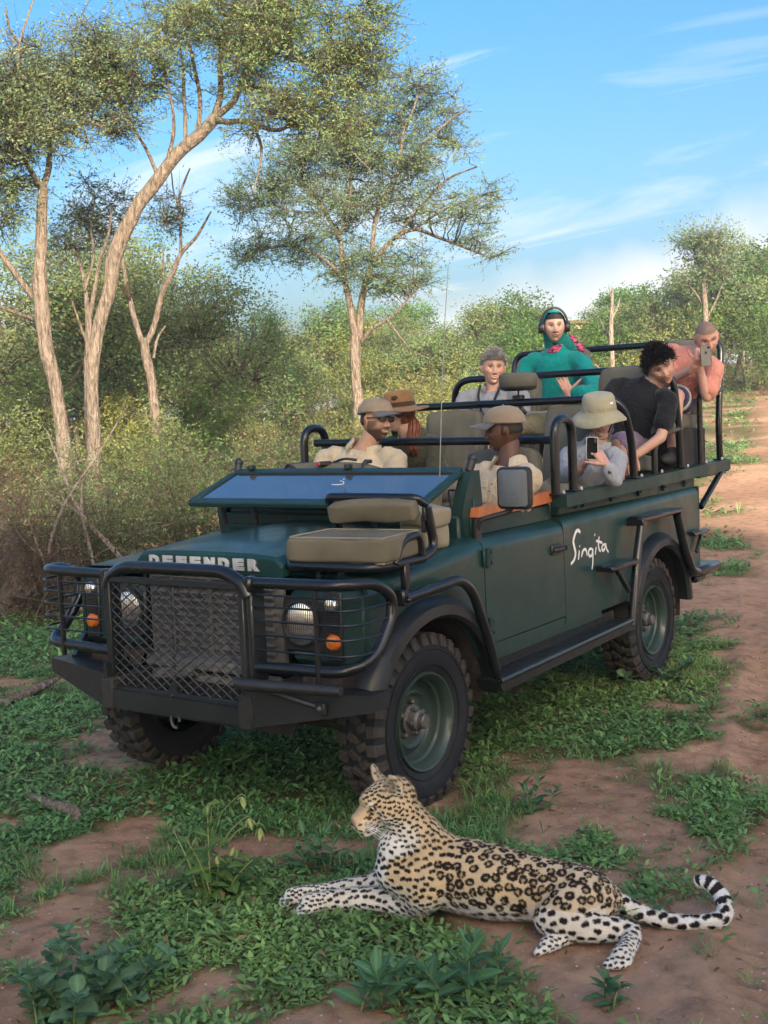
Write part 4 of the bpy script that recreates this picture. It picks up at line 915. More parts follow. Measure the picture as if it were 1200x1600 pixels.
for me, mt, nm in _wm:
    bm = bmesh.new(); bm.from_mesh(me); bmesh.ops.recalc_face_normals(bm, faces=bm.faces); bm.to_mesh(me); bm.free()
WB = 2.795
for (wx, sg) in ((0, 1), (0, -1), (-WB, 1), (-WB, -1)):
    w = empty('wheel'); w.parent = CAR; w.location = (wx, sg * 0.752, TR - 0.012)
    w.rotation_euler = (0, 0.5 * wx, 0 if sg > 0 else PI)
    if wx == 0: w.rotation_euler[2] += rad(-1.5)
    for me, mt, nm in _wm:
        link(nm, me, mt, w, 35)

# ---- body sides -------------------------------------------------------
def side_y(z, zt):
    """outer skin of the body side: flat, then the rounded shoulder."""
    r = 0.075; z0 = zt - r
    y = 0.885 - 0.012 * ((z - 0.85) / 0.5) ** 2
    if z > z0:
        t = min((z - z0) / r, 1); y = y - r * 1.0 * (1 - math.sqrt(max(0, 1 - t * t)))
    return y
def side_panel(x0, x1, zlow, ztop, n=40, thick=0.02, sgn=1, rows=16):
    xs = np.linspace(x0, x1, n) if np.ndim(n) == 0 else n
    G = []
    for x in xs:
        zt = ztop(x) if callable(ztop) else ztop
        zl = zlow(x) if callable(zlow) else zlow
        zs = list(np.linspace(zl, zt - 0.075, rows - 7)) + [zt - 0.075 + 0.075 * math.sin(k * PI / 14) for k in range(1, 8)]
        G.append([(x, sgn * side_y(z, zt), z) for z in zs])
    G = np.array(G); I = G.copy(); I[..., 1] -= sgn * thick
    m = MB(); m.grid(G); m.grid(I[:, ::-1])
    # rim all round
    e = [np.concatenate([G[:, 0], G[-1, 1:], G[::-1, -1][1:], G[0, ::-1][1:-1]]), np.concatenate([I[:, 0], I[-1, 1:], I[::-1, -1][1:], I[0, ::-1][1:-1]])]
    m.loft(e, cap=False); return m
def arch(cx, r, zc, zbase):
    return lambda x: max(zbase, zc + math.sqrt(max(0, r * r - (x - cx) ** 2))) if abs(x - cx) < r else zbase
wing_top = lambda x: 1.183 - 0.075 * max(0, min(1, (x + 0.52) / 0.97))
for sg in (1, -1):
    xs = np.unique(np.concatenate([np.linspace(-0.52, 0.46, 30), np.linspace(-0.5, 0.44, 40)]))
    m = side_panel(-0.52, 0.46, arch(0, 0.475, 0.42, 0.60), wing_top, xs, sgn=sg)
    # flat wing top, running in to the bonnet gap
    G = np.array([[(x, sg * y, wing_top(x) + 0.006 * (0.81 - y) / 0.3) for y in np.linspace(0.808, 0.455, 5)] for x in np.linspace(-0.52, 0.46, 12)])
    m.grid(G); m.grid(G - V(0, 0, 0.02))
    part(m, 'front_wing', M_GREEN)
    # inner wheel well and splash liner
    m = MB(); k = np.linspace(0.42, PI + 0.10, 20)
    a = np.stack([0.50 * np.cos(k), np.full(20, sg * 0.86), 0.42 + 0.50 * np.sin(k)], 1); b = a.copy(); b[:, 1] = sg * 0.50
    m.grid(np.stack([a, b], 1)); m.box((-0.03, sg * 0.49, 0.83), (0.86, 0.02, 0.56)); part(m, 'wheel_well', M_MUD)
    # door
    m = side_panel(-1.413, -0.528, 0.648, 1.183, 14, sgn=sg, thick=0.035); d = part(m, 'door', M_GREEN)
    m = MB(); m.box((-0.97, sg * 0.80, 1.225), (0.86, 0.035, 0.10), None, 0.012); part(m, 'door_top', M_GREEN2, d)
    m = MB(); m.prism([(-0.545, 1.275), (-0.56, 1.322), (-1.0, 1.331), (-1.372, 1.345), (-1.385, 1.285), (-1.0, 1.272)], sg * 0.775, sg * 0.845, 'y'); part(m, 'wooden_rail', M_WOOD, d, label='orange brown varnished wooden rail')
    m = MB(); m.box((-1.31, sg * 0.889, 1.030), (0.12, 0.012, 0.055), None, 0.005); m.box((-1.335, sg * 0.903, 1.03), (0.15, 0.02, 0.026), None, 0.008); m.lathe([(0.012, 0), (0.012, 0.012), (0.001, 0.014)], o=(-1.395, sg * 0.905, 1.032), axis=(0, sg, 0), n=10); part(m, 'door_handle', M_PLAST, d)
    for hz in (0.735, 1.08):
        m = MB(); m.box((-0.545, sg * 0.892, hz), (0.09, 0.016, 0.085), None, 0.006); m.rod((-0.527, sg * 0.905, hz - 0.05), (-0.527, sg * 0.905, hz + 0.05), 0.012, 8)
        for q in (-0.025, 0.025): m.ball((-0.565, sg * 0.902, hz + q), 0.007, 8, 6)
        part(m, 'hinge', M_GREEN2, d)
    # sill below the door and tub side with the rear arch
    m = MB(); m.box((-1.22, sg * 0.868, 0.597), (1.40, 0.02, 0.088), None, 0.006); part(m, 'sill', M_GREEN2)
    xs = np.unique(np.concatenate([np.linspace(-3.62, -1.42, 50), np.linspace(-WB - 0.46, -WB + 0.46, 40)]))
    m = side_panel(-3.62, -1.42, arch(-WB, 0.455, 0.44, 0.60), lambda x: 1.205 + 0.012 * (-x - 1.4) , xs, sgn=sg); part(m, 'tub_side', M_GREEN)
    m = MB(); k = np.linspace(-0.2, PI + 0.2, 20)
    a = np.stack([-WB + 0.47 * np.cos(k), np.full(20, sg * 0.862), 0.44 + 0.47 * np.sin(k)], 1); b = a.copy(); b[:, 1] = sg * 0.52
    m.grid(np.stack([a, b], 1)); m.box((-WB, sg * 0.51, 0.75), (1.0, 0.02, 0.7)); part(m, 'wheel_well', M_DARK)
    # body capping and tray rail that widens the tub
    m = MB(); m.box((-2.50, sg * 0.84, 1.245), (2.2, 0.05, 0.085), None, 0.01); part(m, 'tub_capping', M_GREEN2)
    for bx in (-1.62, -1.72, -2.12, -2.55, -2.98, -3.38):
        m = MB(); m.box((bx, sg * 0.872, 1.252), (0.045, 0.022, 0.05), None, 0.004); m.ball((bx, sg * 0.884, 1.252), 0.008, 8, 6); part(m, 'mounting_bracket', M_GREEN2)
    m = MB(); A = V(-1.37, sg * 0.905, 1.287); Bq = V(-4.18, sg * 0.915, 1.338)
    m.prism([(-1.365, 1.254), (-1.365, 1.322), (-4.19, 1.372), (-4.19, 1.298)], sg * 0.845, sg * 0.935, 'y'); part(m, 'side_rail', M_GREEN2)
    m = MB(); m.rod((-4.10, sg * 0.90, 1.30), (-3.66, sg * 0.885, 1.06), 0.022, 8); part(m, 'rail_brace', M_BLACK)
    # wheel arch flares
    for cx, rr, zc in ((0.0, 0.475, 0.42), (-WB, 0.455, 0.44)):
        m = MB(); rings = []
        for a in np.linspace(0.46 if cx == 0 else 0.30, PI + (-0.12 if cx == 0 else -0.05), 34):
            c, s = math.cos(a), math.sin(a)
            if s < -0.05: c *= 1.0
            ring = []
            for (dr, dy) in ((0.0, -0.02), (-0.012, 0.045), (0.004, 0.066), (0.05, 0.060), (0.088, 0.018), (0.092, -0.02)):
                r_ = rr + dr
                zz = zc + r_ * s * (0.97 if s > 0 else 0.9); ring.append((cx + r_ * c * (1.06 if cx == 0 else 1.0), sg * (0.882 + dy), zz))
            rings.append(ring)
        m.loft(rings); part(m, 'wheel_arch_flare', M_ARCH)
    # mud flap behind the front wheel
    m = MB(); m.box((-0.50, sg * 0.84, 0.545), (0.018, 0.20, 0.25), rotm('Y', 0.12), 0.004); part(m, 'mud_flap', M_ARCH)
    # side step
    m = MB(); m.prism([(-0.43, 0.502), (-2.08, 0.522), (-2.08, 0.462), (-0.47, 0.440)], sg * 0.865, sg * 0.995, 'y'); st_ = part(m, 'side_step', M_ARCH)
    m = MB()
    for i in range(54):
        m.box((-0.56 - i * 0.0285, sg * 0.872, 0.542), (0.012, 0.006, 0.045), rotm('Y', 0.5))
    m.box((-1.31, sg * 0.868, 0.540), (1.58, 0.008, 0.058)); part(m, 'step_grip', M_PLAST, st_)
    m = MB(); m.rod((-0.44, sg * 0.992, 0.498), (-2.09, sg * 0.992, 0.518), 0.017, 8); part(m, 'step_edge', M_GALV if False else M_BLACK, st_)
    # front arch guard tube
    m = MB(); m.tube(bend([(0.30, sg * 0.955, 1.008), (-0.16, sg * 0.96, 1.03), (-0.27, sg * 0.96, 0.96), (-0.41, sg * 0.96, 0.70), (-0.49, sg * 0.96, 0.49), (-0.56, sg * 0.95, 0.475)], 0.09), 0.0235, 12)
    m.box((0.30, sg * 0.94, 1.012), (0.05, 0.06, 0.07), None, 0.008); m.ball((0.30, sg * 0.978, 1.004), 0.013, 10, 7); part(m, 'arch_guard', M_BLACK)
    # rear arch guard: posts, top plate and little steps
    m = MB(); m.tube(bend([(-2.13, sg * 0.975, 0.48), (-2.17, sg * 0.975, 0.62), (-2.24, sg * 0.97, 0.85), (-2.34, sg * 0.965, 1.07)], 0.05), 0.026, 10)
    m.tube(bend([(-2.96, sg * 0.965, 1.08), (-3.06, sg * 0.975, 0.84), (-3.19, sg * 0.98, 0.665), (-3.34, sg * 0.98, 0.64)], 0.06), 0.030, 10)
    m.box((-2.66, sg * 0.94, 1.098), (0.68, 0.105, 0.032), None, 0.008); m.box((-2.34, sg * 0.93, 1.082), (0.06, 0.12, 0.045), None, 0.006)
    part(m, 'rear_arch_guard', M_BLACK)
    m = MB(); m.box((-2.02, sg * 0.94, 0.856), (0.40, 0.11, 0.034), None, 0.008); m.rod((-1.93, sg * 0.965, 0.85), (-2.10, sg * 0.975, 0.69), 0.015, 8); part(m, 'foot_step', M_BLACK)
    m = MB(); m.box((-3.50, sg * 0.93, 0.645), (0.44, 0.16, 0.07), None, 0.02); m.box((-3.46, sg * 0.90, 0.59), (0.20, 0.10, 0.06), None, 0.01); part(m, 'rear_corner_step', M_BLACK)
    m = MB(); m.box((-3.50, sg * 0.925, 0.90), (0.30, 0.05, 0.03), None, 0.006); m.rod((-3.58, sg * 0.91, 0.88), (-3.48, sg * 0.91, 0.76), 0.013, 8); part(m, 'rear_grab_step', M_BLACK)
    m = MB(); m.box((-3.632, sg * 0.862, 0.90), (0.022, 0.04, 0.62), None, 0.005); part(m, 'corner_capping', M_ARCH)
# rear panel, floors, underside
m = MB(); m.box((-3.625, 0, 0.90), (0.03, 1.70, 0.66), None, 0.006); part(m, 'tailgate', M_GREEN)
m = MB(); m.box((-2.5, 0, 0.69), (2.2, 1.0, 0.04)); m.box((-2.50, 0, 1.285), (0.04, 1.62, 0.04)); m.box((-1.0, 0, 0.62), (1.0, 1.66, 0.03)); part(m, 'floor_pan', M_DARK)
m = MB(); m.box((-3.9, 0, 1.29), (0.58, 1.80, 0.04)); m.box((-4.19, 0, 1.32), (0.04, 1.84, 0.07), None, 0.006); part(m, 'rear_deck', M_GREEN2)
m = MB()
for sg in (1, -1):
    m.box((-1.4, sg * 0.42, 0.56), (4.3, 0.08, 0.15), None, 0.01)
m.box((0.5, 0, 0.56), (0.08, 0.9, 0.12)); m.box((-1.0, 0, 0.56), (0.08, 0.9, 0.1)); part(m, 'chassis_rails', M_DARK)
for ax_ in (0, -WB):
    m = MB(); m.rod((ax_, -0.66, 0.39), (ax_, 0.66, 0.39), 0.045, 12); m.ball((ax_, -0.15, 0.39), (0.15, 0.13, 0.14), 14, 10)
    for sg in (1, -1): m.tube(spline([(ax_ + 0.02, sg * 0.48, 0.40), (ax_ - 0.2, sg * 0.45, 0.44), (ax_ - 0.7, sg * 0.42, 0.52)], 8), 0.03, 8); m.rod((ax_, sg * 0.5, 0.42), (ax_, sg * 0.5, 0.75), 0.045, 10)
    part(m, 'axle', M_DARK)
m = MB(); m.rod((0.25, -0.66, 0.40), (0.25, 0.66, 0.40), 0.018, 8); m.box((0.0, 0, 0.78), (0.75, 0.7, 0.35), None, 0.05); part(m, 'engine_underside', M_DARK)

# ---- front end --------------------------------------------------------
bon_z = lambda x: 1.205 + 0.045 * max(0, min(1, (0.47 - x) / 0.92))
m = MB(); rings = []
for x in np.concatenate([[0.492], np.linspace(0.478, -0.46, 14)]):
    w = 0.452; zt = bon_z(x) - (0.016 if x > 0.49 else 0)
    ring = []
    for y in np.linspace(-w, w, 23):
        e = abs(y) / w
        z = zt - 0.018 * e ** 3 - (0.03 * max(0, (e - 0.9) / 0.1) ** 2)
        if abs(y) < 0.30 and x < 0.36: z += 0.010 * min(1, (0.30 - abs(y)) / 0.05) * min(1, (0.36 - x) / 0.05)
        ring.append((x, y, z))
    ring += [(x, w + 0.002, 1.115 if x < 0.45 else 1.105), (x, -w - 0.002, 1.115 if x < 0.45 else 1.105)]
    rings.append(ring)
m.loft(rings); BON = part(m, 'bonnet', M_GREEN, smooth=30)
def text_mesh(s, size, extr):
    cu = bpy.data.curves.new('text', 'FONT'); cu.body = s; cu.size = size; cu.extrude = extr; cu.bevel_depth = 0.001; cu.offset = 0.004; cu.resolution_u = 3
    o = bpy.data.objects.new('text', cu); COL.objects.link(o); dg = bpy.context.evaluated_depsgraph_get()
    me = bpy.data.meshes.new_from_object(o.evaluated_get(dg)); bpy.data.objects.remove(o); return me
for i, ch in enumerate('DEFENDER'):
    me = text_mesh(ch, 0.068, 0.004); c = coords(me); c[:, 0] -= c[:, 0].min(); sx = 0.062 / max(c[:, 0].max(), 1e-6); c[:, 0] *= sx
    y = -0.350 + i * 0.0875
    # the lettering reads left to right as seen from the front
    P = np.stack([0.4965 + c[:, 2] + 0.0 * c[:, 0], y + c[:, 0], 1.131 + c[:, 1] * 0.95], 1)
    set_coords(me, P); me.name = 'letter'; link('letter', me, M_BADGE, BON, 30)
# front panel, radiator, headlamps
m = MB(); m.box((0.435, 0, 0.90), (0.03, 0.82, 0.44), None, 0.004)
for i in range(11): m.box((0.458, -0.0, 0.72 + i * 0.036), (0.03, 0.74, 0.007), rotm('Y', 0.5))
for y in (-0.24, 0.0, 0.24): m.box((0.472, y, 0.90), (0.01, 0.016, 0.40))
part(m, 'radiator_grille', M_CORE)
m = MB(); m.box((0.55, 0.02, 0.70), (0.10, 0.66, 0.05), None, 0.01); m.box((0.56, -0.13, 0.655), (0.12, 0.25, 0.05), rotm('X', 0.12), 0.01); m.box((0.53, 0.2, 0.64), (0.12, 0.4, 0.03)); part(m, 'front_crossmember', M_CORE)
for sg in (1, -1):
    m = MB(); m.box((0.430, sg * 0.665, 0.885), (0.07, 0.43, 0.34), None, 0.03); part(m, 'headlamp_panel', M_GREEN2)
    m = MB(); m.box((0.462, sg * 0.575, 0.895), (0.02, 0.30, 0.235), None, 0.012); m.lathe([(0.100, 0.0), (0.104, 0.02), (0.093, 0.024), (0.088, 0.008)], o=(0.468, sg * 0.534, 0.906), axis=(1, 0, 0), n=28); sur = part(m, 'headlamp_surround', M_PLAST)
    m = MB(); m.lathe([(0.089, 0.0), (0.087, 0.008), (0.066, 0.014), (0.035, 0.018), (0.001, 0.019)], o=(0.470, sg * 0.534, 0.906), axis=(1, 0, 0), n=30); part(m, 'headlight', M_LENS)
    m = MB(); ly = sg * (0.705 if sg > 0 else 0.79); m.box((0.4695, ly, 0.90), (0.012, 0.09, 0.30), None, 0.01)
    for i in range(7): m.box((0.477, ly, 0.87 + i * 0.012), (0.012, 0.06, 0.005))
    part(m, 'lamp_plate', M_PLAST)
    m = MB(); m.lathe([(0.037, 0.0), (0.036, 0.014), (0.026, 0.026), (0.001, 0.030)], o=(0.474, ly, 0.834), axis=(1, 0, 0), n=20); part(m, 'indicator', M_AMBER)
    m = MB(); m.lathe([(0.037, 0.0), (0.036, 0.014), (0.026, 0.026), (0.001, 0.030)], o=(0.474, ly, 0.995), axis=(1, 0, 0), n=20); part(m, 'sidelight', M_LENS)
# bull bar: frame with expanded metal, hoops and thin rods
GX, GW, GZ0, GZ1 = 0.715, 0.418, 0.582, 1.092
lean = lambda z: GX - 0.02 * (z - GZ0)
m = MB()
for sg in (1, -1): m.box((GX - 0.006, sg * (GW - 0.012), (GZ0 + GZ1) / 2), (0.03, 0.030, GZ1 - GZ0 + 0.03), None, 0.004)
for z, w in ((GZ0, 0.034), (GZ1, 0.030)): m.box((GX - 0.004, 0, z), (0.026, 2 * GW - 0.05, w), None, 0.004)
m.ball((GX + 0.012, -0.02, GZ0 + 0.004), 0.010, 8, 6); m.prism([(-0.05, GZ0 + 0.012), (0.01, GZ0 + 0.012), (-0.02, GZ0 + 0.07)], GX - 0.004, GX + 0.008, 'x')
GF = part(m, 'grille_frame', M_ARCH)
m = MB(); nx, nz = 24, 22; dy = (2 * GW - 0.05) / nx; dz = (GZ1 - GZ0 - 0.03) / nz
y0, z0 = -GW + 0.025, GZ0 + 0.015
for i in range(nx):
    for j in range(nz):
        if (i + j) % 2 == 0:
            a = V(GX - 0.006, y0 + i * dy, z0 + j * dz); b = V(GX - 0.006, y0 + (i + 1) * dy, z0 + (j + 1) * dz)
        else:
            a = V(GX - 0.006, y0 + i * dy, z0 + (j + 1) * dz); b = V(GX - 0.006, y0 + (i + 1) * dy, z0 + j * dz)
        m.tube([a, b], 0.0036, 4, cap=False)
m.rod((GX - 0.012, -0.02, z0), (GX - 0.012, -0.02, GZ1), 0.006, 6)
o = part(m, 'grille_mesh', M_MESH, GF, 60); o['kind'] = 'stuff'
m = MB(); m.tube(bend([(0.70, -0.425, 1.05), (0.70, -0.405, 1.10), (0.70, -0.31, 1.152), (0.70, 0.31, 1.152), (0.70, 0.41, 1.10), (0.70, 0.435, 1.05)], 0.09), 0.029, 14); part(m, 'bull_bar_top', M_BLACK)
for sg in (1, -1):
    m = MB(); m.tube(bend([(0.68, sg * 0.43, 1.108), (0.68, sg * 0.90, 1.113), (0.50, sg * 0.955, 1.105), (0.39, sg * 0.955, 1.03), (0.40, sg * 0.955, 0.95), (0.52, sg * 0.955, 0.80), (0.66, sg * 0.90, 0.755), (0.68, sg * 0.44, 0.748)], 0.10), 0.0245, 12)
    m.box((0.69, sg * 0.435, 1.10), (0.06, 0.05, 0.07), None, 0.01); hp = part(m, 'bull_bar_hoop', M_BLACK)
    for i, z in enumerate((0.825, 0.89, 0.95, 1.01, 1.06)):
        xb = (0.50, 0.43, 0.40, 0.395, 0.41)[i]
        m = MB(); m.tube(bend([(0.69, sg * 0.44, z), (0.685, sg * 0.90, z), (0.62, sg * 0.955, z), (xb, sg * 0.957, z)], 0.05), 0.0048, 6); part(m, 'guard_rod', M_BLACK, hp)
    m = MB(); m.rod((0.683, sg * 0.775, 0.70), (0.683, sg * 0.775, 1.11), 0.0115, 8); part(m, 'guard_post', M_BLACK, hp)
    m = MB(); m.box((0.66, sg * 0.44, 0.90), (0.09, 0.025, 0.44), None, 0.006); part(m, 'bull_bar_upright', M_ARCH)
# bumper: centre beam and swept wings
m = MB()
m.prism([(-0.44, 0.585), (0.43, 0.575), (0.43, 0.505), (-0.44, 0.495)], 0.60, 0.745, 'x')
for sg in (1, -1):
    out = np.array([(0.745, sg * 0.435, 0.655), (0.60, sg * 0.975, 0.655), (0.60, sg * 0.975, 0.585), (0.745, sg * 0.435, 0.495)])
    inn = out - V(0.13, 0, 0)
    m.loft([out, inn]); m.box((0.672, sg * 0.425, 0.60), (0.145, 0.022, 0.21))
part(m, 'bumper', M_ARCH)
m = MB(); m.tube(bend([(0.76, 0.40, 0.690), (0.775, 0.52, 0.695), (0.70, 0.90, 0.690)], 0.1), [0.024, 0.026, 0.026, 0.026, 0.026, 0.026, 0.026, 0.022], 10); m.rod((0.74, 0.50, 0.675), (0.665, 0.74, 0.605), 0.014, 8); m.box((0.672, 0.77, 0.60), (0.02, 0.06, 0.05), rotm('Z', -0.26), 0.004); part(m, 'foot_bar', M_PLAST)
m = MB(); m.ball((0.685, 0.775, 0.603), 0.013, 10, 7); part(m, 'bumper_bolt', M_STEEL)
m = MB(); k = np.linspace(0, PI * 1.6, 14); m.tube(np.stack([0.70 + 0 * k, -0.035 + 0.026 * np.cos(k), 0.465 + 0.032 * np.sin(k)], 1), 0.007, 8); m.rod((0.70, -0.009, 0.465), (0.70, -0.005, 0.53), 0.008, 8); part(m, 'tow_hook', M_STEEL)
m = MB(); m.prism([(-0.55, 0.495), (0.55, 0.495), (0.5, 0.42), (-0.5, 0.42)], 0.52, 0.54, 'x'); part(m, 'skid_plate', M_DARK)

# ---- bulkhead, windscreen, dash ---------------------------------------
m = MB(); m.box((-0.50, 0, 1.13), (0.06, 1.56, 0.32), None, 0.012); m.box((-0.56, 0, 1.30), (0.16, 1.44, 0.05), None, 0.02); m.box((-0.505, 0, 1.215), (0.10, 1.40, 0.03), None, 0.006)
part(m, 'bulkhead', M_GREEN2)
for sg in (1, -1):
    m = MB(); m.prism([(-0.50, 1.16), (-0.475, 1.30), (-0.52, 1.40), (-0.575, 1.50), (-0.655, 1.50), (-0.675, 1.36), (-0.66, 1.16)], sg * 0.735, sg * 0.80, 'y'); m.box((-0.60, sg * 0.80, 1.27), (0.05, 0.02, 0.20), None, 0.005); part(m, 'bulkhead_post', M_GREEN2)
    m = MB(); m.rod((-0.62, sg * 0.76, 1.50), (-0.64, sg * 0.77, 1.55), 0.022, 10); m.ball((-0.645, sg * 0.77, 1.56), 0.026, 12, 8); part(m, 'screen_clamp', M_PLAST)
A0, A1, A2, A3 = V(-0.585, -0.735, 1.505), V(-0.585, 0.735, 1.498), V(-0.205, 0.735, 1.363), V(-0.205, -0.735, 1.367)
def beam(m, a, b, w, h, upv):
    d = nrm(b - a); l = np.linalg.norm(b - a); n_ = nrm(np.cross(d, upv)); u_ = np.cross(n_, d)
    m.box((a + b) / 2, (l, w, h), np.stack([d, n_, u_], 1), 0.006)
pn = nrm(np.cross(A1 - A0, A3 - A0)); pn = pn if pn[2] > 0 else -pn
m = MB(); beam(m, A0, A1, 0.055, 0.03, pn); beam(m, A3, A2, 0.055, 0.03, pn); beam(m, A0 + 0.02 * nrm(A3 - A0), A3, 0.05, 0.026, pn); beam(m, A1 + 0.02 * nrm(A2 - A1), A2, 0.05, 0.026, pn)
WS = part(m, 'windscreen_frame', M_GREEN2)
m = MB(); ctr = (A0 + A1 + A2 + A3) / 4; q = [ctr + (p_ - ctr) * 0.955 for p_ in (A0, A1, A2, A3)]
m.loft([np.array(q) + pn * 0.004, np.array(q) - pn * 0.002]); part(m, 'windscreen_glass', M_GLASS, WS)
m = MB()
for (a, b) in ((A0, A1), (A3, A2)):
    ins = nrm(ctr - (a + b) / 2) * 0.032; m.rod(a + ins + (b - a) * 0.03 + pn * 0.008, b + ins - (b - a) * 0.03 + pn * 0.008, 0.006, 6)
part(m, 'window_seal', M_PLAST, WS)
for y in (-0.58, -0.36, 0.40, 0.60):
    m = MB(); m.rod((-0.30, y, 1.245), (-0.27, y, 1.37), 0.014, 8); m.ball((-0.27, y, 1.365), 0.022, 10, 7); part(m, 'screen_rest', M_PLAST, WS)
for y in (-0.62, 0.05): m = MB(); m.box(A0 + (A1 - A0) * ((y + 0.735) / 1.47) + pn * 0.03 + V(-0.005, 0, 0), (0.05, 0.03, 0.03), None, 0.006); part(m, 'screen_catch', M_PLAST, WS)
m = MB(); m.tube(spline([(-0.36, 0.10, 1.452), (-0.35, 0.13, 1.452), (-0.37, 0.16, 1.452), (-0.40, 0.15, 1.462), (-0.41, 0.12, 1.467)], 12), 0.0022, 5); m.ball((-0.42, 0.135, 1.475), 0.004, 6, 5); part(m, 'screen_sticker', M_WHITE, WS)
# canvas roll lying on the dash behind the screen, with straps
m = MB(); rings = []
for y in np.linspace(-0.56, 0.18, 16):
    e = (y + 0.19) / 0.37; h = 0.062 * math.sqrt(max(0.02, 1 - e * e)) ; 
    k = np.arange(14) * 2 * PI / 14
    rings.append(np.stack([-0.70 + 0.07 * np.cos(k), np.full(14, y), 1.495 + h * np.sin(k) * (1 + 0.06 * math.sin(9 * y))], 1))
m.loft(rings); CR = part(m, 'canvas_roll', M_CANVAS)
m = MB(); m.box((-0.655, -0.16, 1.545), (0.075, 0.05, 0.028), rotm('Z', -0.6), 0.01); m.tube(spline([(-0.68, -0.12, 1.55), (-0.70, -0.06, 1.568), (-0.73, 0.0, 1.56)], 8), 0.008, 6); part(m, 'radio_handset', M_PLAST, CR)
m = MB(); m.box((-0.63, -0.175, 1.545), (0.035, 0.034, 0.018), rotm('Z', -0.6), 0.004); part(m, 'handset_button', M_RED, CR)
m = MB(); m.tube(spline([(-0.645, 0.09, 1.50), (-0.67, 0.095, 1.548), (-0.72, 0.10, 1.552)], 8), 0.011, 6); part(m, 'strap', M_PLAST, CR); m = MB(); m.tube(spline([(-0.64, -0.43, 1.52), (-0.64, -0.40, 1.545), (-0.64, -0.36, 1.52)], 8), 0.009, 6); part(m, 'strap', M_PLAST, CR)
m = MB(); k = np.arange(24) * 2 * PI / 24; m.tube(np.stack([-0.86 + 0.06 * np.sin(k), -0.42 + 0.19 * np.cos(k), 1.36 + 0.18 * np.sin(k)], 1), 0.014, 8, closed=True); m.rod((-0.86, -0.42, 1.36), (-0.62, -0.42, 1.26), 0.025, 8); m.rod((-0.92, -0.42, 1.18), (-0.80, -0.42, 1.54), 0.01, 6); part(m, 'steering_wheel', M_PLAST)
m = MB(); m.tube(bend([(-0.62, 0.70, 1.30), (-0.66, 0.66, 1.40), (-0.68, 0.60, 1.40), (-0.64, 0.64, 1.30), (-0.62, 0.70, 1.30)], 0.02), 0.006, 6); part(m, 'grab_ring', M_STEEL)
# mirror on the passenger side only
for sg in (1,):
    m = MB(); m.tube(bend([(-0.54, sg * 0.84, 1.18), (-0.53, sg * 0.86, 1.265), (-0.60, sg * 0.985, 1.30), (-0.605, sg * 1.02, 1.335)], 0.03), 0.013, 8); m.rod((-0.54, sg * 0.84, 1.14), (-0.54, sg * 0.84, 1.27), 0.022, 10); ma = part(m, 'mirror_arm', M_PLAST)
    def rr(hw, hh, r, x, cy, cz, tilt=0.0, n=5):
        out = []
        for cx_, cz_, a0 in ((hw - r, hh - r, 0), (-hw + r, hh - r, PI / 2), (-hw + r, -hh + r, PI), (hw - r, -hh + r, 1.5 * PI)):
            for t in np.linspace(0, PI / 2, n): out.append((x, cy + cx_ + r * math.cos(a0 + t), cz + cz_ + r * math.sin(a0 + t)))
        return np.array(out)
    cy, cz = sg * 1.025, 1.415
    m = MB(); m.loft([rr(0.088, 0.100, 0.026, -0.615, cy, cz), rr(0.092, 0.104, 0.028, -0.60, cy, cz), rr(0.088, 0.100, 0.026, -0.582, cy, cz), rr(0.080, 0.092, 0.022, -0.578, cy, cz)]); part(m, 'mirror_housing', M_PLAST, ma)
    m = MB(); m.loft([rr(0.078, 0.090, 0.02, -0.579, cy, cz), rr(0.077, 0.089, 0.02, -0.574, cy, cz), rr(0.048, 0.085, 0.015, -0.566, cy, cz - 0.002)]); m.box((-0.565, cy, cz - 0.055), (0.006, 0.05, 0.03)); part(m, 'mirror_back', M_MIRROR, ma)
m = MB(); m.tube(spline([(-0.52, 0.635, 1.22), (-0.52, 0.66, 1.6), (-0.52, 0.70, 2.1), (-0.52, 0.745, 2.50)], 14), np.linspace(0.0035, 0.0018, 14), 6); m.rod((-0.52, 0.635, 1.20), (-0.52, 0.635, 1.29), 0.012, 8); part(m, 'aerial', M_GALV)

# ---- tracker seat on the wing -----------------------------------------
def cushion(c, s, R=None, puff=0.02, sag=0.0, seed=0, ribs=0, n=14):
    """soft rounded box with puffed faces, piped edges and wrinkles."""
    c = np.asarray(c, float); s = np.asarray(s, float) / 2; m = MB()
    bm = bmesh.new(); bmesh.ops.create_cube(bm, size=2); bmesh.ops.subdivide_edges(bm, edges=bm.edges[:], cuts=n, use_grid_fill=True)
    vs = np.array([v.co[:] for v in bm.verts]); fs = [[v.index for v in f.verts] for f in bm.faces]; bm.free()
    p = 13.0; l = (np.abs(vs) ** p).sum(1) ** (1 / p); q = vs / l[:, None]
    P = q * s
    for a in range(3):
        o_ = [k for k in range(3) if k != a]
        f = np.clip(1 - q[:, o_[0]] ** 2, 0, 1) * np.clip(1 - q[:, o_[1]] ** 2, 0, 1)
        P[:, a] += np.sign(q[:, a]) * (np.abs(q[:, a]) > 0.9) * puff * f
    if ribs:
        P[:, 0] -= (q[:, 0] > 0.8) * 0.006 * (1 + np.cos(q[:, 1] * ribs * PI)) * np.clip(1.2 - np.abs(q[:, 2]), 0, 1)
    P[:, 2] -= sag * (1 - q[:, 0] ** 2) * (1 - q[:, 1] ** 2) * (q[:, 2] > 0.5)
    P += (vnoise(P + seed * 3.7, 9, 2)[:, None] - 0.5) * 0.016 * q
    if R is not None: P = P @ np.asarray(R).T
    m.add(P + c, fs); return m
part(cushion((0.275, 0.690, 1.225), (0.38, 0.50, 0.108), rotm('Z', 0.10), 0.006, 0.012, 1), 'tracker_seat_cushion', M_CANVAS, smooth=180)
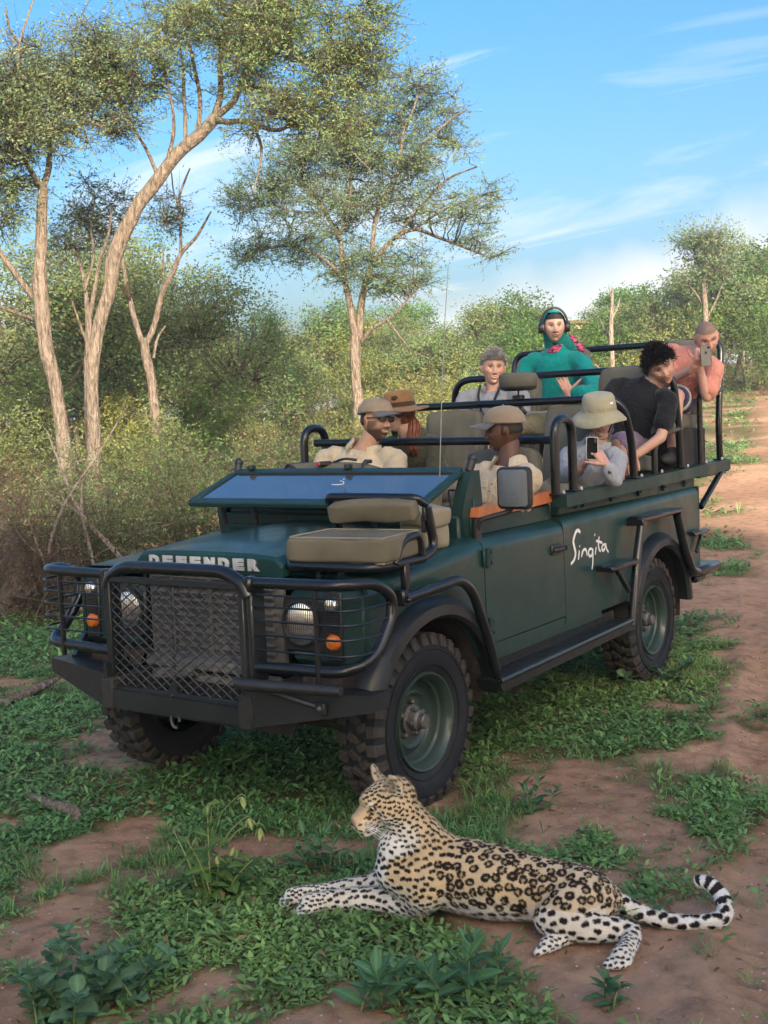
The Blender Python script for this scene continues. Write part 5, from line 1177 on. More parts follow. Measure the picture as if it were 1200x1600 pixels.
part(cushion((0.090, 0.665, 1.362), (0.075, 0.44, 0.082), rotm('Y', 0.35) @ rotm('Z', 0.08), 0.006, -0.012, 2), 'tracker_seat_backrest', M_CANVAS, smooth=180)
for zq in (1.278, 1.172):
    m = MB(); Rz = rotm('Z', 0.10); q = []
    for (a_, b_) in ((0.175, 0.235), (-0.175, 0.235), (-0.175, -0.235), (0.175, -0.235), (0.175, 0.235)): q.append(Rz @ V(a_, b_, 0) + V(0.275, 0.690, zq))
    m.tube(bend(q, 0.03, 4), 0.0045, 6); part(m, 'seat_piping', M_CANVAS2, bpy.data.objects['tracker_seat_cushion'])
m = MB(); zf = 1.155
m.tube(bend([(0.10, 0.925, zf), (0.45, 0.915, zf), (0.47, 0.44, zf), (0.08, 0.43, zf)], 0.08), 0.021, 10)
m.tube(bend([(0.10, 0.925, zf), (-0.02, 0.92, zf + 0.03), (0.02, 0.91, zf + 0.22)], 0.06), 0.022, 10)
m.tube(bend([(0.14, 0.43, zf), (0.02, 0.43, zf + 0.02), (0.06, 0.43, zf + 0.22)], 0.05), 0.020, 10)
m.tube(bend([(0.06, 0.40, 1.400), (0.10, 0.425, 1.425), (0.05, 0.875, 1.418), (0.01, 0.905, 1.385)], 0.05), 0.021, 12)
m.tube(bend([(0.33, 0.935, zf + 0.005), (0.27, 0.935, zf + 0.10), (0.13, 0.935, zf + 0.115), (0.115, 0.935, zf + 0.02)], 0.06), 0.017, 10)
for (px_, py_) in ((0.42, 0.60), (0.40, 0.70)): m.rod((px_, py_, 1.09), (px_, py_, zf), 0.021, 8)
m.box((0.24, 0.925, 1.08), (0.04, 0.03, 0.15), None, 0.005); m.box((0.24, 0.94, 1.012), (0.06, 0.07, 0.02), None, 0.004)
part(m, 'tracker_seat_frame', M_BLACK)
m = MB(); m.box((0.03, 0.905, 1.345), (0.03, 0.018, 0.06), None, 0.004); m.box((0.02, 0.89, 1.30), (0.02, 0.02, 0.08), None, 0.004); part(m, 'seat_buckle', M_PLAST)
part(cushion((-0.20, 0.755, 1.255), (0.20, 0.15, 0.19), None, 0.010, 0, 5, n=10), 'canvas_pouch', M_CANVAS2, smooth=180)
part(cushion((-0.19, 0.775, 1.315), (0.22, 0.15, 0.085), rotm('X', -0.12), 0.006, 0, 6, n=8), 'pouch_flap', M_CANVAS2, smooth=180)

# ---- hoops, seats, trays ----------------------------------------------
def hoop(x, zt, xb, zb, yb=0.87, r=0.025, far=-0.87, bendr=0.17):
    m = MB(); m.tube(bend([(xb, yb, zb), (xb + 0.02, yb, zb + 0.25), (x, yb - 0.01, zt), (x, far + 0.01, zt), (xb + 0.02, far, zb + 0.25), (xb, far, zb)], bendr, 9), r, 12)
    for s in (yb, far): m.box((xb, s, zb + 0.004), (0.09, 0.08, 0.012), None, 0.003); 
    return part(m, 'roll_hoop', M_BLACK)
def rz(x): return 1.322 + (-x - 1.365) * 0.0177
m = MB(); m.rod((-1.41, -0.80, 1.642), (-1.41, 0.86, 1.622), 0.0235, 12)
for s in (0.865, -0.865): m.tube(bend([(-1.375, s, rz(-1.375)), (-1.375, s, 1.735), (-1.60, s, 1.735), (-1.60, s, rz(-1.6))], 0.11, 10), 0.026, 12); m.box((-1.375, s, rz(-1.37) + 0.003), (0.08, 0.08, 0.012), None, 0.003); m.box((-1.60, s, rz(-1.6) + 0.003), (0.08, 0.08, 0.012), None, 0.003)
part(m, 'front_grab_bar', M_BLACK)
hoop(-2.33, 1.845, -2.475, rz(-2.475)); hoop(-3.22, 2.045, -3.315, rz(-3.31)); hoop(-4.25, 2.262, -4.15, rz(-4.15), bendr=0.10)
for (x0, x1, za) in ((-2.83, -3.33, 1.60), (-3.72, -4.18, 1.865)):
    for s in (0.87, -0.87):
        m = MB(); m.tube(bend([(x0, s, rz(x0)), (x0, s, za), (x1, s, za + 0.03)], 0.07, 8), 0.021, 10); ar = part(m, 'armrest_bar', M_BLACK)
        m = MB(); k = np.linspace(0, 1, 8); m.tube(np.stack([x0 - 0.03 - 0.36 * k, np.full(8, s * 0.985), za + 0.022 + 0.03 * k], 1), [0.020, 0.038, 0.042, 0.042, 0.042, 0.042, 0.038, 0.020], 10); part(m, 'armrest_pad', M_SEAT, ar)
def bolt(x, y):
    m = MB(); m.lathe([(0.010, 0), (0.010, 0.012), (0.006, 0.02), (0.001, 0.021)], o=(x, y, rz(x) + 0.004), n=8); part(m, 'rail_bolt', M_GALV)
for x in (-1.40, -1.63, -2.53, -2.88, -3.37, -3.75, -4.10): bolt(x, 0.90)
def seat(x, y, zc, back=0.60, w=0.44, cushion_l=0.42):
    s = empty('passenger_seat'); s.parent = CAR
    part(cushion((x + 0.20, y, zc - 0.055), (cushion_l, w, 0.11), rotm('Y', -0.06), 0.012, 0.006, x), 'seat_cushion', M_SEAT, s, 180)
    part(cushion((x - 0.055 - back * 0.10, y, zc + back / 2 - 0.02), (0.10, w * 0.94, back), rotm('Y', -0.16), 0.012, 0, x + y, ribs=6), 'seat_backrest', M_SEAT, s, 180)
    m = MB(); m.box((x + 0.16, y, zc - 0.20), (0.30, w * 0.8, 0.20), None, 0.01); part(m, 'seat_box', M_ARCH, s)
    return s
for (x, zc, bk) in ((-1.22, 0.98, 0.62), (-2.20, 1.225, 0.60), (-3.05, 1.475, 0.60), (-3.93, 1.725, 0.56)):
    for y in (-0.33, 0.56): seat(x, y, zc, bk)
m = MB(); m.box((-1.85, 0, 0.80), (0.75, 1.5, 0.03)); m.box((-2.15, 0, 1.0), (0.03, 1.5, 0.4)); m.box((-2.62, 0, 1.06), (0.9, 1.5, 0.03)); m.box((-3.0, 0, 1.18), (0.03, 1.5, 0.26)); m.box((-3.5, 0, 1.31), (0.95, 1.62, 0.03)); part(m, 'seat_platform', M_DARK)
m = MB(); m.box((-3.72, 0.60, 1.47), (0.46, 0.46, 0.30), None, 0.01); part(m, 'storage_box', M_DARK)
# spotlight under a padded cover, on its stalk
SP = V(-2.36, 0.142, 1.985)
m = MB(); m.lathe([(0.001, -0.052), (0.10, -0.050), (0.122, -0.036), (0.126, 0.03), (0.116, 0.046), (0.06, 0.054), (0.001, 0.055)], o=SP, n=28); sc_ = part(m, 'spotlight_cover', M_SEAT, smooth=60)
m = MB(); m.lathe([(0.02, -0.064), (0.09, -0.062), (0.118, -0.05), (0.121, -0.036), (0.02, -0.034)], o=SP, n=24); part(m, 'spotlight_rim', M_PLAST, sc_)
m = MB(); m.rod(SP + V(0, 0, -0.16), SP + V(0, 0, -0.05), 0.006, 8); m.box(SP + V(0, 0, -0.115), (0.05, 0.07, 0.05), None, 0.006); m.tube(spline([SP + V(0.0, 0.0, -0.14), SP + V(0.02, 0.03, -0.18), SP + V(0.0, 0.05, -0.21)], 8), 0.014, 8); part(m, 'spotlight_stalk', M_PLAST, sc_)
# bottle of water standing between the seats of the third row
# script lettering on the side, painted strokes as thin ribbons
STK = {'capital': [[(-1.634, 1.088), (-1.612, 1.103), (-1.581, 1.1), (-1.555, 1.077), (-1.537, 1.048), (-1.547, 1.017), (-1.559, 0.98), (-1.538, 0.946), (-1.494, 0.927)]],
 'i': [[(-1.611, 0.99), (-1.593, 0.939)], [(-1.614, 1.016), (-1.619, 1.010)]], 'n': [[(-1.654, 0.985), (-1.635, 0.948)], [(-1.64, 0.957), (-1.662, 0.984), (-1.69, 0.987), (-1.704, 0.974), (-1.711, 0.947)]],
 'g': [[(-1.788, 0.978), (-1.751, 0.981), (-1.731, 0.962), (-1.749, 0.94), (-1.777, 0.945), (-1.794, 0.977)], [(-1.794, 0.977), (-1.789, 0.935), (-1.785, 0.898), (-1.771, 0.861)]],
 'i2': [[(-1.842, 0.983), (-1.824, 0.94)], [(-1.825, 1.059), (-1.832, 1.052)]], 't': [[(-1.89, 1.039), (-1.874, 0.999), (-1.883, 0.964), (-1.904, 0.95)], [(-1.843, 1.019), (-1.93, 0.998)]],
 'a': [[(-1.972, 0.984), (-1.94, 0.984), (-1.921, 0.966), (-1.94, 0.95), (-1.966, 0.964), (-1.978, 0.984), (-1.988, 0.957), (-2.016, 0.931)]]}
for key, strokes in STK.items():
    m = MB()
    for sidx, sk in enumerate(strokes):
        P = spline(np.array(sk), max(4, 6 * len(sk))) if len(sk) > 2 else np.array([np.array(sk[0]) * (1 - t) + np.array(sk[1]) * t for t in np.linspace(0, 1, 5)])
        d = np.gradient(P, axis=0); d /= np.linalg.norm(d, axis=1)[:, None] + 1e-9; nn = np.stack([-d[:, 1], d[:, 0]], 1)
        w = 0.0085 * (0.75 + 0.35 * np.sin(np.linspace(0.3, 2.9, len(P)))) * (1.2 if key == 'capital' else 0.9)
        Lq = P + nn * w[:, None]; Rq = P - nn * w[:, None]
        yy = np.array([side_y(z, 1.21) for z in P[:, 1]]) + 0.0022 + 0.0006 * sidx
        m.grid(np.stack([np.stack([Lq[:, 0], yy, Lq[:, 1]], 1), np.stack([Rq[:, 0], yy, Rq[:, 1]], 1)], 1))
    part(m, 'letter', M_WHITE, bpy.data.objects['tub_side'])
# ------------------------------------------------------------------ people
M_SKIN = M_attr('skin', rough=0.5, spec=0.35, sss=0.12, bscale=180, bstr=0.12, bdist=0.001, var=0.08, vscale=60)
M_HAIR = M_attr('hair', rough=0.55, spec=0.3)
def cloth(name, c, var=0.14, scale=7, folds=0.34):
    """woven cloth: weave grain plus soft crumple folds."""
    m, nt, b = mat_new(name); L = nt.links.new
    n = noise_node(nt, scale, 5); r = ramp(nt, n.outputs['Fac'], [(0.3, tuple(k * (1 - var) for k in c)), (0.7, tuple(k * (1 + var) for k in c))]); L(r.outputs[0], b.inputs['Base Color'])
    b.inputs['Roughness'].default_value = 0.92; b.inputs['Specular IOR Level'].default_value = 0.15; b.inputs['Sheen Weight'].default_value = 0.15
    f = noise_node(nt, 11, 3, 0.5, dist=1.6); w = noise_node(nt, 320, 2)
    mr = nt.nodes.new('ShaderNodeMath'); mr.operation = 'PINGPONG'; L(f.outputs['Fac'], mr.inputs[0]); mr.inputs[1].default_value = 0.13
    ad = nt.nodes.new('ShaderNodeMath'); ad.operation = 'MULTIPLY_ADD'; L(w.outputs['Fac'], ad.inputs[0]); ad.inputs[1].default_value = 0.02; L(mr.outputs[0], ad.inputs[2])
    bump(nt, b, ad.outputs[0], folds, 0.10); return m
M_EYE = M_attr('eye', rough=0.15, spec=0.6)
M_SHADE = M_noise('dark_sunglass_lens', (0.01, 0.011, 0.012), (0.02, 0.022, 0.024), 8, 0.08, coat=1.0)
M_SCREEN = M_noise('phone_black_glass', (0.008, 0.009, 0.010), (0.014, 0.015, 0.016), 10, 0.08, coat=1.0)
M_PHONE = M_noise('grey_phone_back', (0.22, 0.215, 0.21), (0.28, 0.275, 0.27), 10, 0.3, 0.4)

def g2(a, b, sa, sb):
    return np.exp(-(a / sa) ** 2 - (b / sb) ** 2)

def head_verts(nu=112, nv=92, jaw=1.0, smile=0.0, wide=1.0, nose=1.0):
    th = np.linspace(0.02, PI - 0.02, nv)[:, None]; ph = np.linspace(0, 2 * PI, nu, endpoint=False)[None]
    # denser towards the face
    ph = ph + 0.35 * np.sin(ph) * -1
    x = np.sin(th) * np.cos(ph) * 0.100; y = np.sin(th) * np.sin(ph) * 0.0775 * wide; z = (np.cos(th) + 0 * ph) * 0.120
    zn = z / 0.12
    k = np.clip((-0.05 - zn) / 0.95, 0, 1)
    y = y * (1 - 0.30 * k ** 1.3 / jaw)
    x = np.where(x < 0, x * (1 - 0.62 * k) , x * (1 - 0.10 * k ** 2))
    x = np.where(x > 0.055, 0.055 + (x - 0.055) * 0.80, x)
    x = x + 0.010 * k
    y = y * (1 + 0.03 * np.clip(zn, 0, 1))
    f = np.clip((x - 0.02) / 0.045, 0, 1); f = f * f * (3 - 2 * f)
    ay = np.abs(y)
    d = np.zeros_like(x)
    zt = np.clip((0.024 - z) / 0.052, 0, 1)
    d += nose * (0.003 + 0.024 * zt ** 1.3) * np.exp(-(y / (0.0085 + 0.005 * zt)) ** 2) * np.clip((0.030 - z) / 0.01, 0, 1) * np.clip((z + 0.042) / 0.010, 0, 1)
    d += 0.006 * g2(ay - 0.013, z + 0.030, 0.006, 0.007)
    d -= 0.016 * g2(ay - 0.031, z - 0.011, 0.016, 0.011)
    d += 0.005 * np.exp(-((z - 0.031) / 0.008) ** 2) * (ay < 0.05)
    d += (0.006 + 0.005 * smile) * g2(ay - 0.043, z + 0.020, 0.017, 0.016)
    mw = 0.024 + 0.006 * smile
    zl = z - smile * 0.010 * (ay / 0.03) ** 2
    lip = np.clip((mw - ay) / 0.008, 0, 1)
    d += 0.0065 * lip * (np.exp(-((zl + 0.0525) / 0.0050) ** 2) + np.exp(-((zl + 0.0645) / 0.0055) ** 2))
    d -= 0.0045 * lip * np.exp(-((zl + 0.0585) / 0.0028) ** 2)
    d += 0.012 * g2(y, z + 0.100, 0.020, 0.014) - 0.005 * g2(y, z + 0.079, 0.02, 0.006)
    x = x + d * f
    fs = [(i * nu + j, (i + 1) * nu + j, (i + 1) * nu + (j + 1) % nu, i * nu + (j + 1) % nu) for i in range(nv - 1) for j in range(nu)]
    fs.append(tuple(range(nu))); fs.append(tuple(range((nv - 1) * nu, nv * nu))[::-1])
    return np.stack([x, y, z], -1).reshape(-1, 3), fs

def head_colors(P, skin, brow=(0.03, 0.02, 0.015), beard=0.0, beard_col=(0.03, 0.022, 0.018), smile=0.0, lips=None, hairline=None, hair_col=None, moustache=0.0):
    skin = np.array(skin); c = np.tile(skin, (len(P), 1)); x, y, z = P.T; ay = np.abs(y); f = x > 0.03
    def mixc(w, col):
        nonlocal c
        w = np.clip(w, 0, 1)[:, None]; c = c * (1 - w) + np.array(col) * w
    mixc(0.35 * g2(ay - 0.045, z + 0.02, 0.02, 0.02) * f, skin * np.array([1.05, 0.72, 0.68]))
    mixc(0.30 * g2(y, z + 0.025, 0.014, 0.015) * f, skin * np.array([1.05, 0.75, 0.7]))
    zl = z - smile * 0.010 * (ay / 0.03) ** 2
    lp = np.clip((0.027 + 0.005 * smile - ay) / 0.005, 0, 1) * f
    mixc(0.75 * lp * np.exp(-((zl + 0.0585) / 0.0085) ** 4), lips if lips is not None else skin * np.array([0.85, 0.48, 0.45]))
    if smile > 0.6: mixc(lp * np.exp(-((zl + 0.0585) / 0.0035) ** 4), (0.55, 0.52, 0.48))
    else: mixc(0.9 * lp * np.exp(-((zl + 0.0585) / 0.0022) ** 2), skin * 0.22)
    if beard:
        w = np.clip((-0.032 - z) / 0.02, 0, 1) * np.clip((x + 0.03) / 0.03, 0, 1) * (1 - 0.9 * lp * (np.abs(zl + 0.0585) < 0.012)) * np.clip((ay + 0.02 * (z < -0.066) - 0.0) / 0.012, 0.55, 1)
        side = np.clip((ay - 0.055) / 0.01, 0, 1) * (z < 0.0) * (x > 0.0)
        mixc(beard * np.maximum(w, side * 0.8), beard_col)
    if moustache: mixc(moustache * np.exp(-((z + 0.043) / 0.006) ** 2) * (ay < 0.03) * f, beard_col)
    bz = 0.0325 + 0.004 * np.clip(1 - np.abs(ay - 0.035) / 0.02, -1, 1)
    mixc(0.9 * np.exp(-((z - bz) / 0.0055) ** 2) * np.clip((ay - 0.010) / 0.006, 0, 1) * np.clip((0.052 - ay) / 0.006, 0, 1) * f, brow)
    mixc(0.9 * g2(ay - 0.031, z - 0.0185, 0.015, 0.0048) * f, skin * 0.16)
    mixc(0.35 * g2(ay - 0.031, z - 0.002, 0.014, 0.005) * f, skin * 0.55)
    mixc(0.8 * g2(ay - 0.0095, z + 0.037, 0.0045, 0.003) * f, skin * 0.25)
    if hairline is not None:
        hz = hairline(x, y); mixc(np.clip((z - hz) / 0.006, 0, 1), hair_col)
    return c

def Rhead(yaw, pitch=0, roll=0):
    """yaw to the left, pitch down, roll: top of the head towards the person's left (negative roll)."""
    return rotm('Z', rad(yaw)) @ rotm('Y', rad(pitch)) @ rotm('X', rad(roll))

def hand_shape(wrist, fdir, pnorm, side, curl=(0.5, 0.6, 0.7, 0.8), thumb=0.5, spread=0.10, sc=1.0, thumb_out=0.7):
    """palm, four fingers of different lengths with knuckle bends, and a thumb leaving the side of the palm."""
    f = nrm(fdir); n = nrm(np.asarray(pnorm, float) - f * (np.asarray(pnorm, float) @ f)); s = np.cross(n, f) * side      # s points to the thumb side
    w = np.asarray(wrist, float); m = MB()
    P = lambda a, b, c: w + (f * a + s * b + n * c) * sc
    for b0, b1, r in ((0.024, 0.030, 0.0145), (0.008, 0.010, 0.0145), (-0.008, -0.010, 0.014), (-0.022, -0.028, 0.0125)):
        cap(m, P(0.004, b0 * 0.75, 0), P(0.082, b1, 0), r * sc * 1.05, r * 0.9 * sc, 10)
    cap(m, P(-0.03, 0, 0), P(0.02, 0, 0), 0.026 * sc, 0.026 * sc, 10)
    cap(m, P(0.02, 0.022, 0.008), P(0.05, 0.03, 0.006), 0.018 * sc, 0.014 * sc, 10)
    for k, (b, L) in enumerate(((0.030, 0.072), (0.010, 0.081), (-0.011, 0.075), (-0.029, 0.058))):
        a = P(0.084, b, 0); ang = 0.0; sp = spread * (1.5 - k)
        for j, fr in enumerate((0.46, 0.31, 0.24)):
            ang += curl[k] * (0.75, 1.0, 0.7)[j]
            d = (f * math.cos(sp) + s * math.sin(sp)) * math.cos(ang) + n * math.sin(ang)
            e = a + d * L * fr * sc; r = (0.0092, 0.0083, 0.0074)[j] * sc * (0.9 if k == 3 else 1)
            cap(m, a, e, r, r * 0.92, 10); a = e
    a = P(0.022, 0.030, 0.006); d = nrm(f * (1 - 0.6 * thumb_out) + s * thumb_out + n * 0.25)
    for j, L in enumerate((0.042, 0.032, 0.026)):
        e = a + d * L * sc; r = (0.0125, 0.0102, 0.0085)[j] * sc; cap(m, a, e, r, r * 0.9, 10); a = e
        d = nrm(d + (f * 0.35 + n * 0.45 - s * 0.25) * thumb)
    return m

def wrinkle(me, amt=0.010, s=7.0, seed=0.0, dirn=(1, 1, 1)):
    c = coords(me); n = normals(me)
    q = c * np.array(dirn)
    w = np.abs(vnoise(q + seed, s, 3, 0.6) - 0.5) * 2; w2 = vnoise(q * 0.5 + seed + 9, s, 2) - 0.5
    set_coords(me, c + n * ((0.35 - w) * amt + w2 * amt * 0.3)[:, None])

def RINGS_SHIRT(W):
    return ((-0.16, 0.05, 0.09), (-0.06, 0.105, 0.150), (0.10, 0.108, 0.150), (0.30, 0.104, 0.138), (0.52, 0.108, 0.150), (0.72, 0.108, 0.162), (0.84, 0.090, W * 0.82), (0.92, 0.068, W * 0.58), (0.975, 0.056, 0.075))

def torso(m, J, g=0.0, arms=True, sleeve=1.0, neck=True, tw=1.0, crew=False):
    pel, nk, sl, sr = (np.asarray(J[k], float) for k in ('pelvis', 'neck', 'shL', 'shR'))
    ax = nrm(nk - pel); lat = nrm(sl - sr); fwd_ = nrm(np.cross(lat, ax)); L = np.linalg.norm(nk - pel)
    B = np.stack([fwd_, np.cross(ax, fwd_), ax], 1)
    rings = []
    W = np.linalg.norm(sl - sr) / 2
    for t, a, b in (RINGS_SHIRT(W) if (g > 0 and not crew) else ((-0.16, 0.05, 0.09), (-0.06, 0.105, 0.150), (0.10, 0.108, 0.150), (0.30, 0.104, 0.138), (0.52, 0.108, 0.150), (0.72, 0.108, 0.162), (0.86, 0.092, W * 0.90), (0.945, 0.068, W * 0.62), (1.02, 0.052, 0.072), (1.08, 0.045, 0.05))):
        k = np.arange(22) * 2 * PI / 22; c = pel + ax * L * t
        rings.append(c + (np.cos(k) * (a * tw + g))[:, None] * B[:, 0] + (np.sin(k) * (b * (1 if t > 0.8 else tw) + g))[:, None] * B[:, 1])
    m.loft(rings)
    for sd, s in (('L', sl), ('R', sr)):
        e = np.asarray(J['el' + sd], float); h = np.asarray(J['ha' + sd], float)
        inn = s + (nk - s) * 0.25
        cap(m, inn, s - V(0, 0, 0.018), 0.046 + g, 0.043 + g, 14)
        if sleeve > 0:
            if sleeve >= 1:
                e1 = e
                cap(m, s, (s + e) / 2, 0.043 + g, 0.040 + g, 14); cap(m, (s + e) / 2, e, 0.040 + g, 0.036 + g, 14)
                if sleeve > 1:
                    f = sleeve - 1; w = e + (h - e) * f; cap(m, e, w, 0.038 + g, 0.030 + g * 1.2, 14)
            else:
                e1 = s + (e - s) * sleeve; cap(m, s, e1, 0.043 + g, 0.044 + g * 1.3, 14)
    return B

def legs(m, J, g=0.0, end=1.0):
    for sd in 'LR':
        hp = np.asarray(J['hip' + sd], float); kn = np.asarray(J['kn' + sd], float); an = np.asarray(J['an' + sd], float)
        cap(m, hp, hp + (kn - hp) * min(1, end * 1.0), 0.082 + g, (0.082 + (0.058 - 0.082) * min(1, end)) + g, 14)
        if end > 1: cap(m, kn, kn + (an - kn) * (end - 1), 0.056 + g, 0.044 + g, 14)

def person(label, H, yaw, pitch, roll, skin, J, shirt, sleeve, trousers, tend=2.0, hs=1.0, hands=None, jaw=1.0, smile=0.0, nose=1.0, tw=1.0, fit=0.016, eyes=True, eyedir=(1, 0, 0), shirt_name='shirt', trousers_name='trousers', shoe=(0.03, 0.028, 0.026), crew=False, **hc):
    H = np.asarray(H, float); R = Rhead(yaw, pitch, roll)
    J = {k: np.asarray(v, float) for k, v in J.items()}
    pel = J['pelvis']; lat = nrm((J['shL'] - J['shR']) * V(1, 1, 0)); fw_ = nrm(np.cross(lat, V(0, 0, 1)))
    for sd, q in (('L', 1), ('R', -1)):
        J.setdefault('hip' + sd, pel + lat * 0.095 * q + fw_ * 0.02)
        J.setdefault('kn' + sd, pel + lat * 0.13 * q + fw_ * 0.42 + V(0, 0, 0.02))
        J.setdefault('an' + sd, J['kn' + sd] + fw_ * 0.05 - V(0, 0, 0.40))
    root = empty('person', (pel[0], pel[1], pel[2])); tag(root, label, 'person')
    off = -pel
    m = MB(); torso(m, J, 0.0, sleeve=2.0, tw=tw); legs(m, J, 0.0, 2.0)
    nb = H + R @ V(-0.018, 0, -0.075) * hs
    cap(m, J['neck'] - nrm(J['neck'] - pel) * 0.05, J['neck'] + (nb - J['neck']) * 0.3, 0.068, 0.060, 16); cap(m, J['neck'] + (nb - J['neck']) * 0.2, nb, 0.060, 0.057, 16)
    sk = skin_mesh(m, 0.0135, 5, 'body')
    # head, eyes and hands are part of the same mesh
    P, F = head_verts(jaw=jaw, smile=smile, nose=nose); hcol = head_colors(P, skin, smile=smile, **hc)
    allv = [coords(sk) + 0]; faces = [list(p.vertices) for p in sk.polygons]; n0 = len(sk.vertices)
    cols = [np.tile(np.array(skin), (n0, 1))]
    def join(v, f, c):
        nonlocal n0
        allv.append(v); faces.extend([[i + n0 for i in q] for q in f]); cols.append(c); n0 += len(v)
    join(H + (P * hs) @ R.T, F, hcol)
    e = MB()
    for q in (1, -1):
        e.ball((-0.006, q * 0.0775, -0.004), (0.019, 0.009, 0.033), 14, 12, rotm('X', q * -0.12) @ rotm('Z', q * 0.35), col=tuple(np.array(skin) * V(1.02, 0.86, 0.82)))
        e.ball((-0.002, q * 0.083, -0.002), (0.010, 0.007, 0.020), 10, 8, col=tuple(np.array(skin) * 0.45))
    join(H + (np.concatenate(e.v) * hs) @ R.T, e.f, np.concatenate(e.c))
    if eyes:
        for q in (1, -1):
            near = P[np.argmin((P[:, 1] - q * 0.031) ** 2 + (P[:, 2] - 0.011) ** 2 + (P[:, 0] < 0.04) * 1.0)]
            c = V(near[0] - 0.0068, q * 0.031, 0.0108); b = MB(); b.ball((0, 0, 0), 0.0118, 20, 16); v = np.concatenate(b.v)
            di = nrm(np.array(eyedir, float)); cs = (v / 0.0118) @ di
            cc = np.where((cs > 0.88)[:, None], np.array([[0.02, 0.014, 0.010]]), np.array([[0.52, 0.48, 0.45]]))
            lid = v[:, 2] > 0.0045; cc[lid] = np.array(skin) * 0.5
            join(H + ((v + c) * hs) @ R.T, b.f, cc)
    if hands:
        for hd in hands:
            hm = hand_shape(**hd); hme = skin_mesh(hm, 0.0042, 2, 'hand')
            v = coords(hme); join(v, [list(p.vertices) for p in hme.polygons], np.tile(np.array(skin) * V(1.04, 0.94, 0.92), (len(v), 1)))
    me = bpy.data.meshes.new('body'); me.from_pydata((np.concatenate(allv) + off).tolist(), [], faces); set_colors(me, np.concatenate(cols))
    link('body', me, M_SKIN, root, 180)
    # clothes follow the body a little outside it
    m = MB(); torso(m, J, fit, sleeve=sleeve, tw=tw, crew=crew); sm = skin_mesh(m, 0.0125, 4, shirt_name); wrinkle(sm, 0.011, 17, H[0] * 3, (1, 1, 0.6)); wrinkle(sm, 0.008, 11, H[0] * 5, (0.7, 0.7, 1.8))
    set_coords(sm, coords(sm) + off)
    # open the neck: drop faces that sit inside the collar
    so = link(shirt_name, sm, shirt, root, 180)
    if trousers is not None:
        m = MB(); legs(m, J, 0.014, tend); cap(m, J['hipL'], J['hipR'], 0.11, 0.11); cap(m, pel, pel + V(0, 0, 0.10), 0.12, 0.12)
        tm = skin_mesh(m, 0.014, 4, trousers_name); wrinkle(tm, 0.012, 8, H[0]); set_coords(tm, coords(tm) + off); link(trousers_name, tm, trousers, root, 180)
    for sd in 'LR':
        m = MB(); a = J['an' + sd] + off; m.ball(a + V(0.07, 0, -0.05), (0.14, 0.05, 0.045), 16, 10); cap(m, a, a - V(0, 0, 0.04), 0.05, 0.05)
        link('shoe', skin_mesh(m, 0.012, 3, 'shoe'), M_noise('shoe_' + sd, tuple(k * 0.8 for k in shoe), shoe, 12, 0.7), root, 180)
    return dict(root=root, H=H, R=R, hs=hs, off=off, J=J, head=P)

def on_head(p, name, verts_mb, mat, smooth=60, colors=False, parent=None):
    """attach a mesh given in head coordinates."""
    for i, v in enumerate(verts_mb.v): verts_mb.v[i] = p['H'] + (v * p['hs']) @ p['R'].T + p['off']
    return verts_mb.build(name, mat, parent if parent is not None else p['root'], smooth, colors)

def collar(p, mat, r=0.078, h=0.05, open_=0.6, name='collar'):
    J = p['J']; nb = p['H'] + p['R'] @ V(-0.018, 0, -0.075); c = J['neck'] + p['off']; up_ = nrm(nb - J['neck'] + nrm(J['neck'] - J['pelvis']) * 0.1); lat = nrm(J['shL'] - J['shR']); f = nrm(np.cross(lat, up_)); lat = np.cross(up_, f)
    rows = []
    for t, rr_ in ((-0.015, r * 1.22), (0.025, r * 1.02), (0.055, r * 0.94), (0.055, r * 1.00), (0.026, r * 1.14), (0.004, r * 1.26), (-0.004, r * 1.30)):
        ring = []
        for a in np.linspace(open_, 2 * PI - open_, 26):
            dip = -0.055 * max(0, math.cos(a)) ** 3
            ring.append(c + up_ * (t + dip) + f * rr_ * 1.05 * math.cos(a) + lat * rr_ * math.sin(a))
        rows.append(ring)
    m = MB(); m.grid(np.array(rows)); return m.build(name, mat, p['root'], 180)

def strands(p, n, length, col, where, seed=0, base=1.02, width=0.0022, flow=(-0.5, 0, 0.2), curl=0.35, colv=0.3, mat=None, name='hair'):
    """many short locks rooted on the scalp."""
    rng = np.random.default_rng(seed); P = p['head']; x, y, z = P.T
    ok = np.where(where(x, y, z))[0]; i = rng.choice(ok, n); r = P[i] * base; nn = P[i] / np.linalg.norm(P[i], axis=1)[:, None]
    vs = []; fs = []; cs = []
    d = nn + np.array(flow) + rng.normal(size=(n, 3)) * curl; d /= np.linalg.norm(d, axis=1)[:, None]
    L = length * rng.uniform(0.6, 1.3, n); s = np.cross(d, rng.normal(size=(n, 3))); s /= np.linalg.norm(s, axis=1)[:, None]
    d2 = d + rng.normal(size=(n, 3)) * curl + V(0, 0, -0.35); d2 /= np.linalg.norm(d2, axis=1)[:, None]
    w = width
    v = np.stack([r - s * w, r + s * w, r + d * (L * 0.55)[:, None] + s * w * 0.9, r + d * (L * 0.55)[:, None] - s * w * 0.9, r + d * (L * 0.55)[:, None] + d2 * (L * 0.5)[:, None]], 1)
    v = p['H'] + (v.reshape(-1, 3) * p['hs']) @ p['R'].T + p['off']
    k = np.arange(n) * 5
    c = np.repeat(np.array(col)[None] * rng.uniform(1 - colv, 1 + colv, (n, 1)), 5, 0)
    me = fast_mesh(name, v, quads=np.stack([k, k + 1, k + 2, k + 3], 1), tris=np.stack([k + 3, k + 2, k + 4], 1), cols=c)
    return link(name, me, mat or M_HAIR, p['root'], 0)

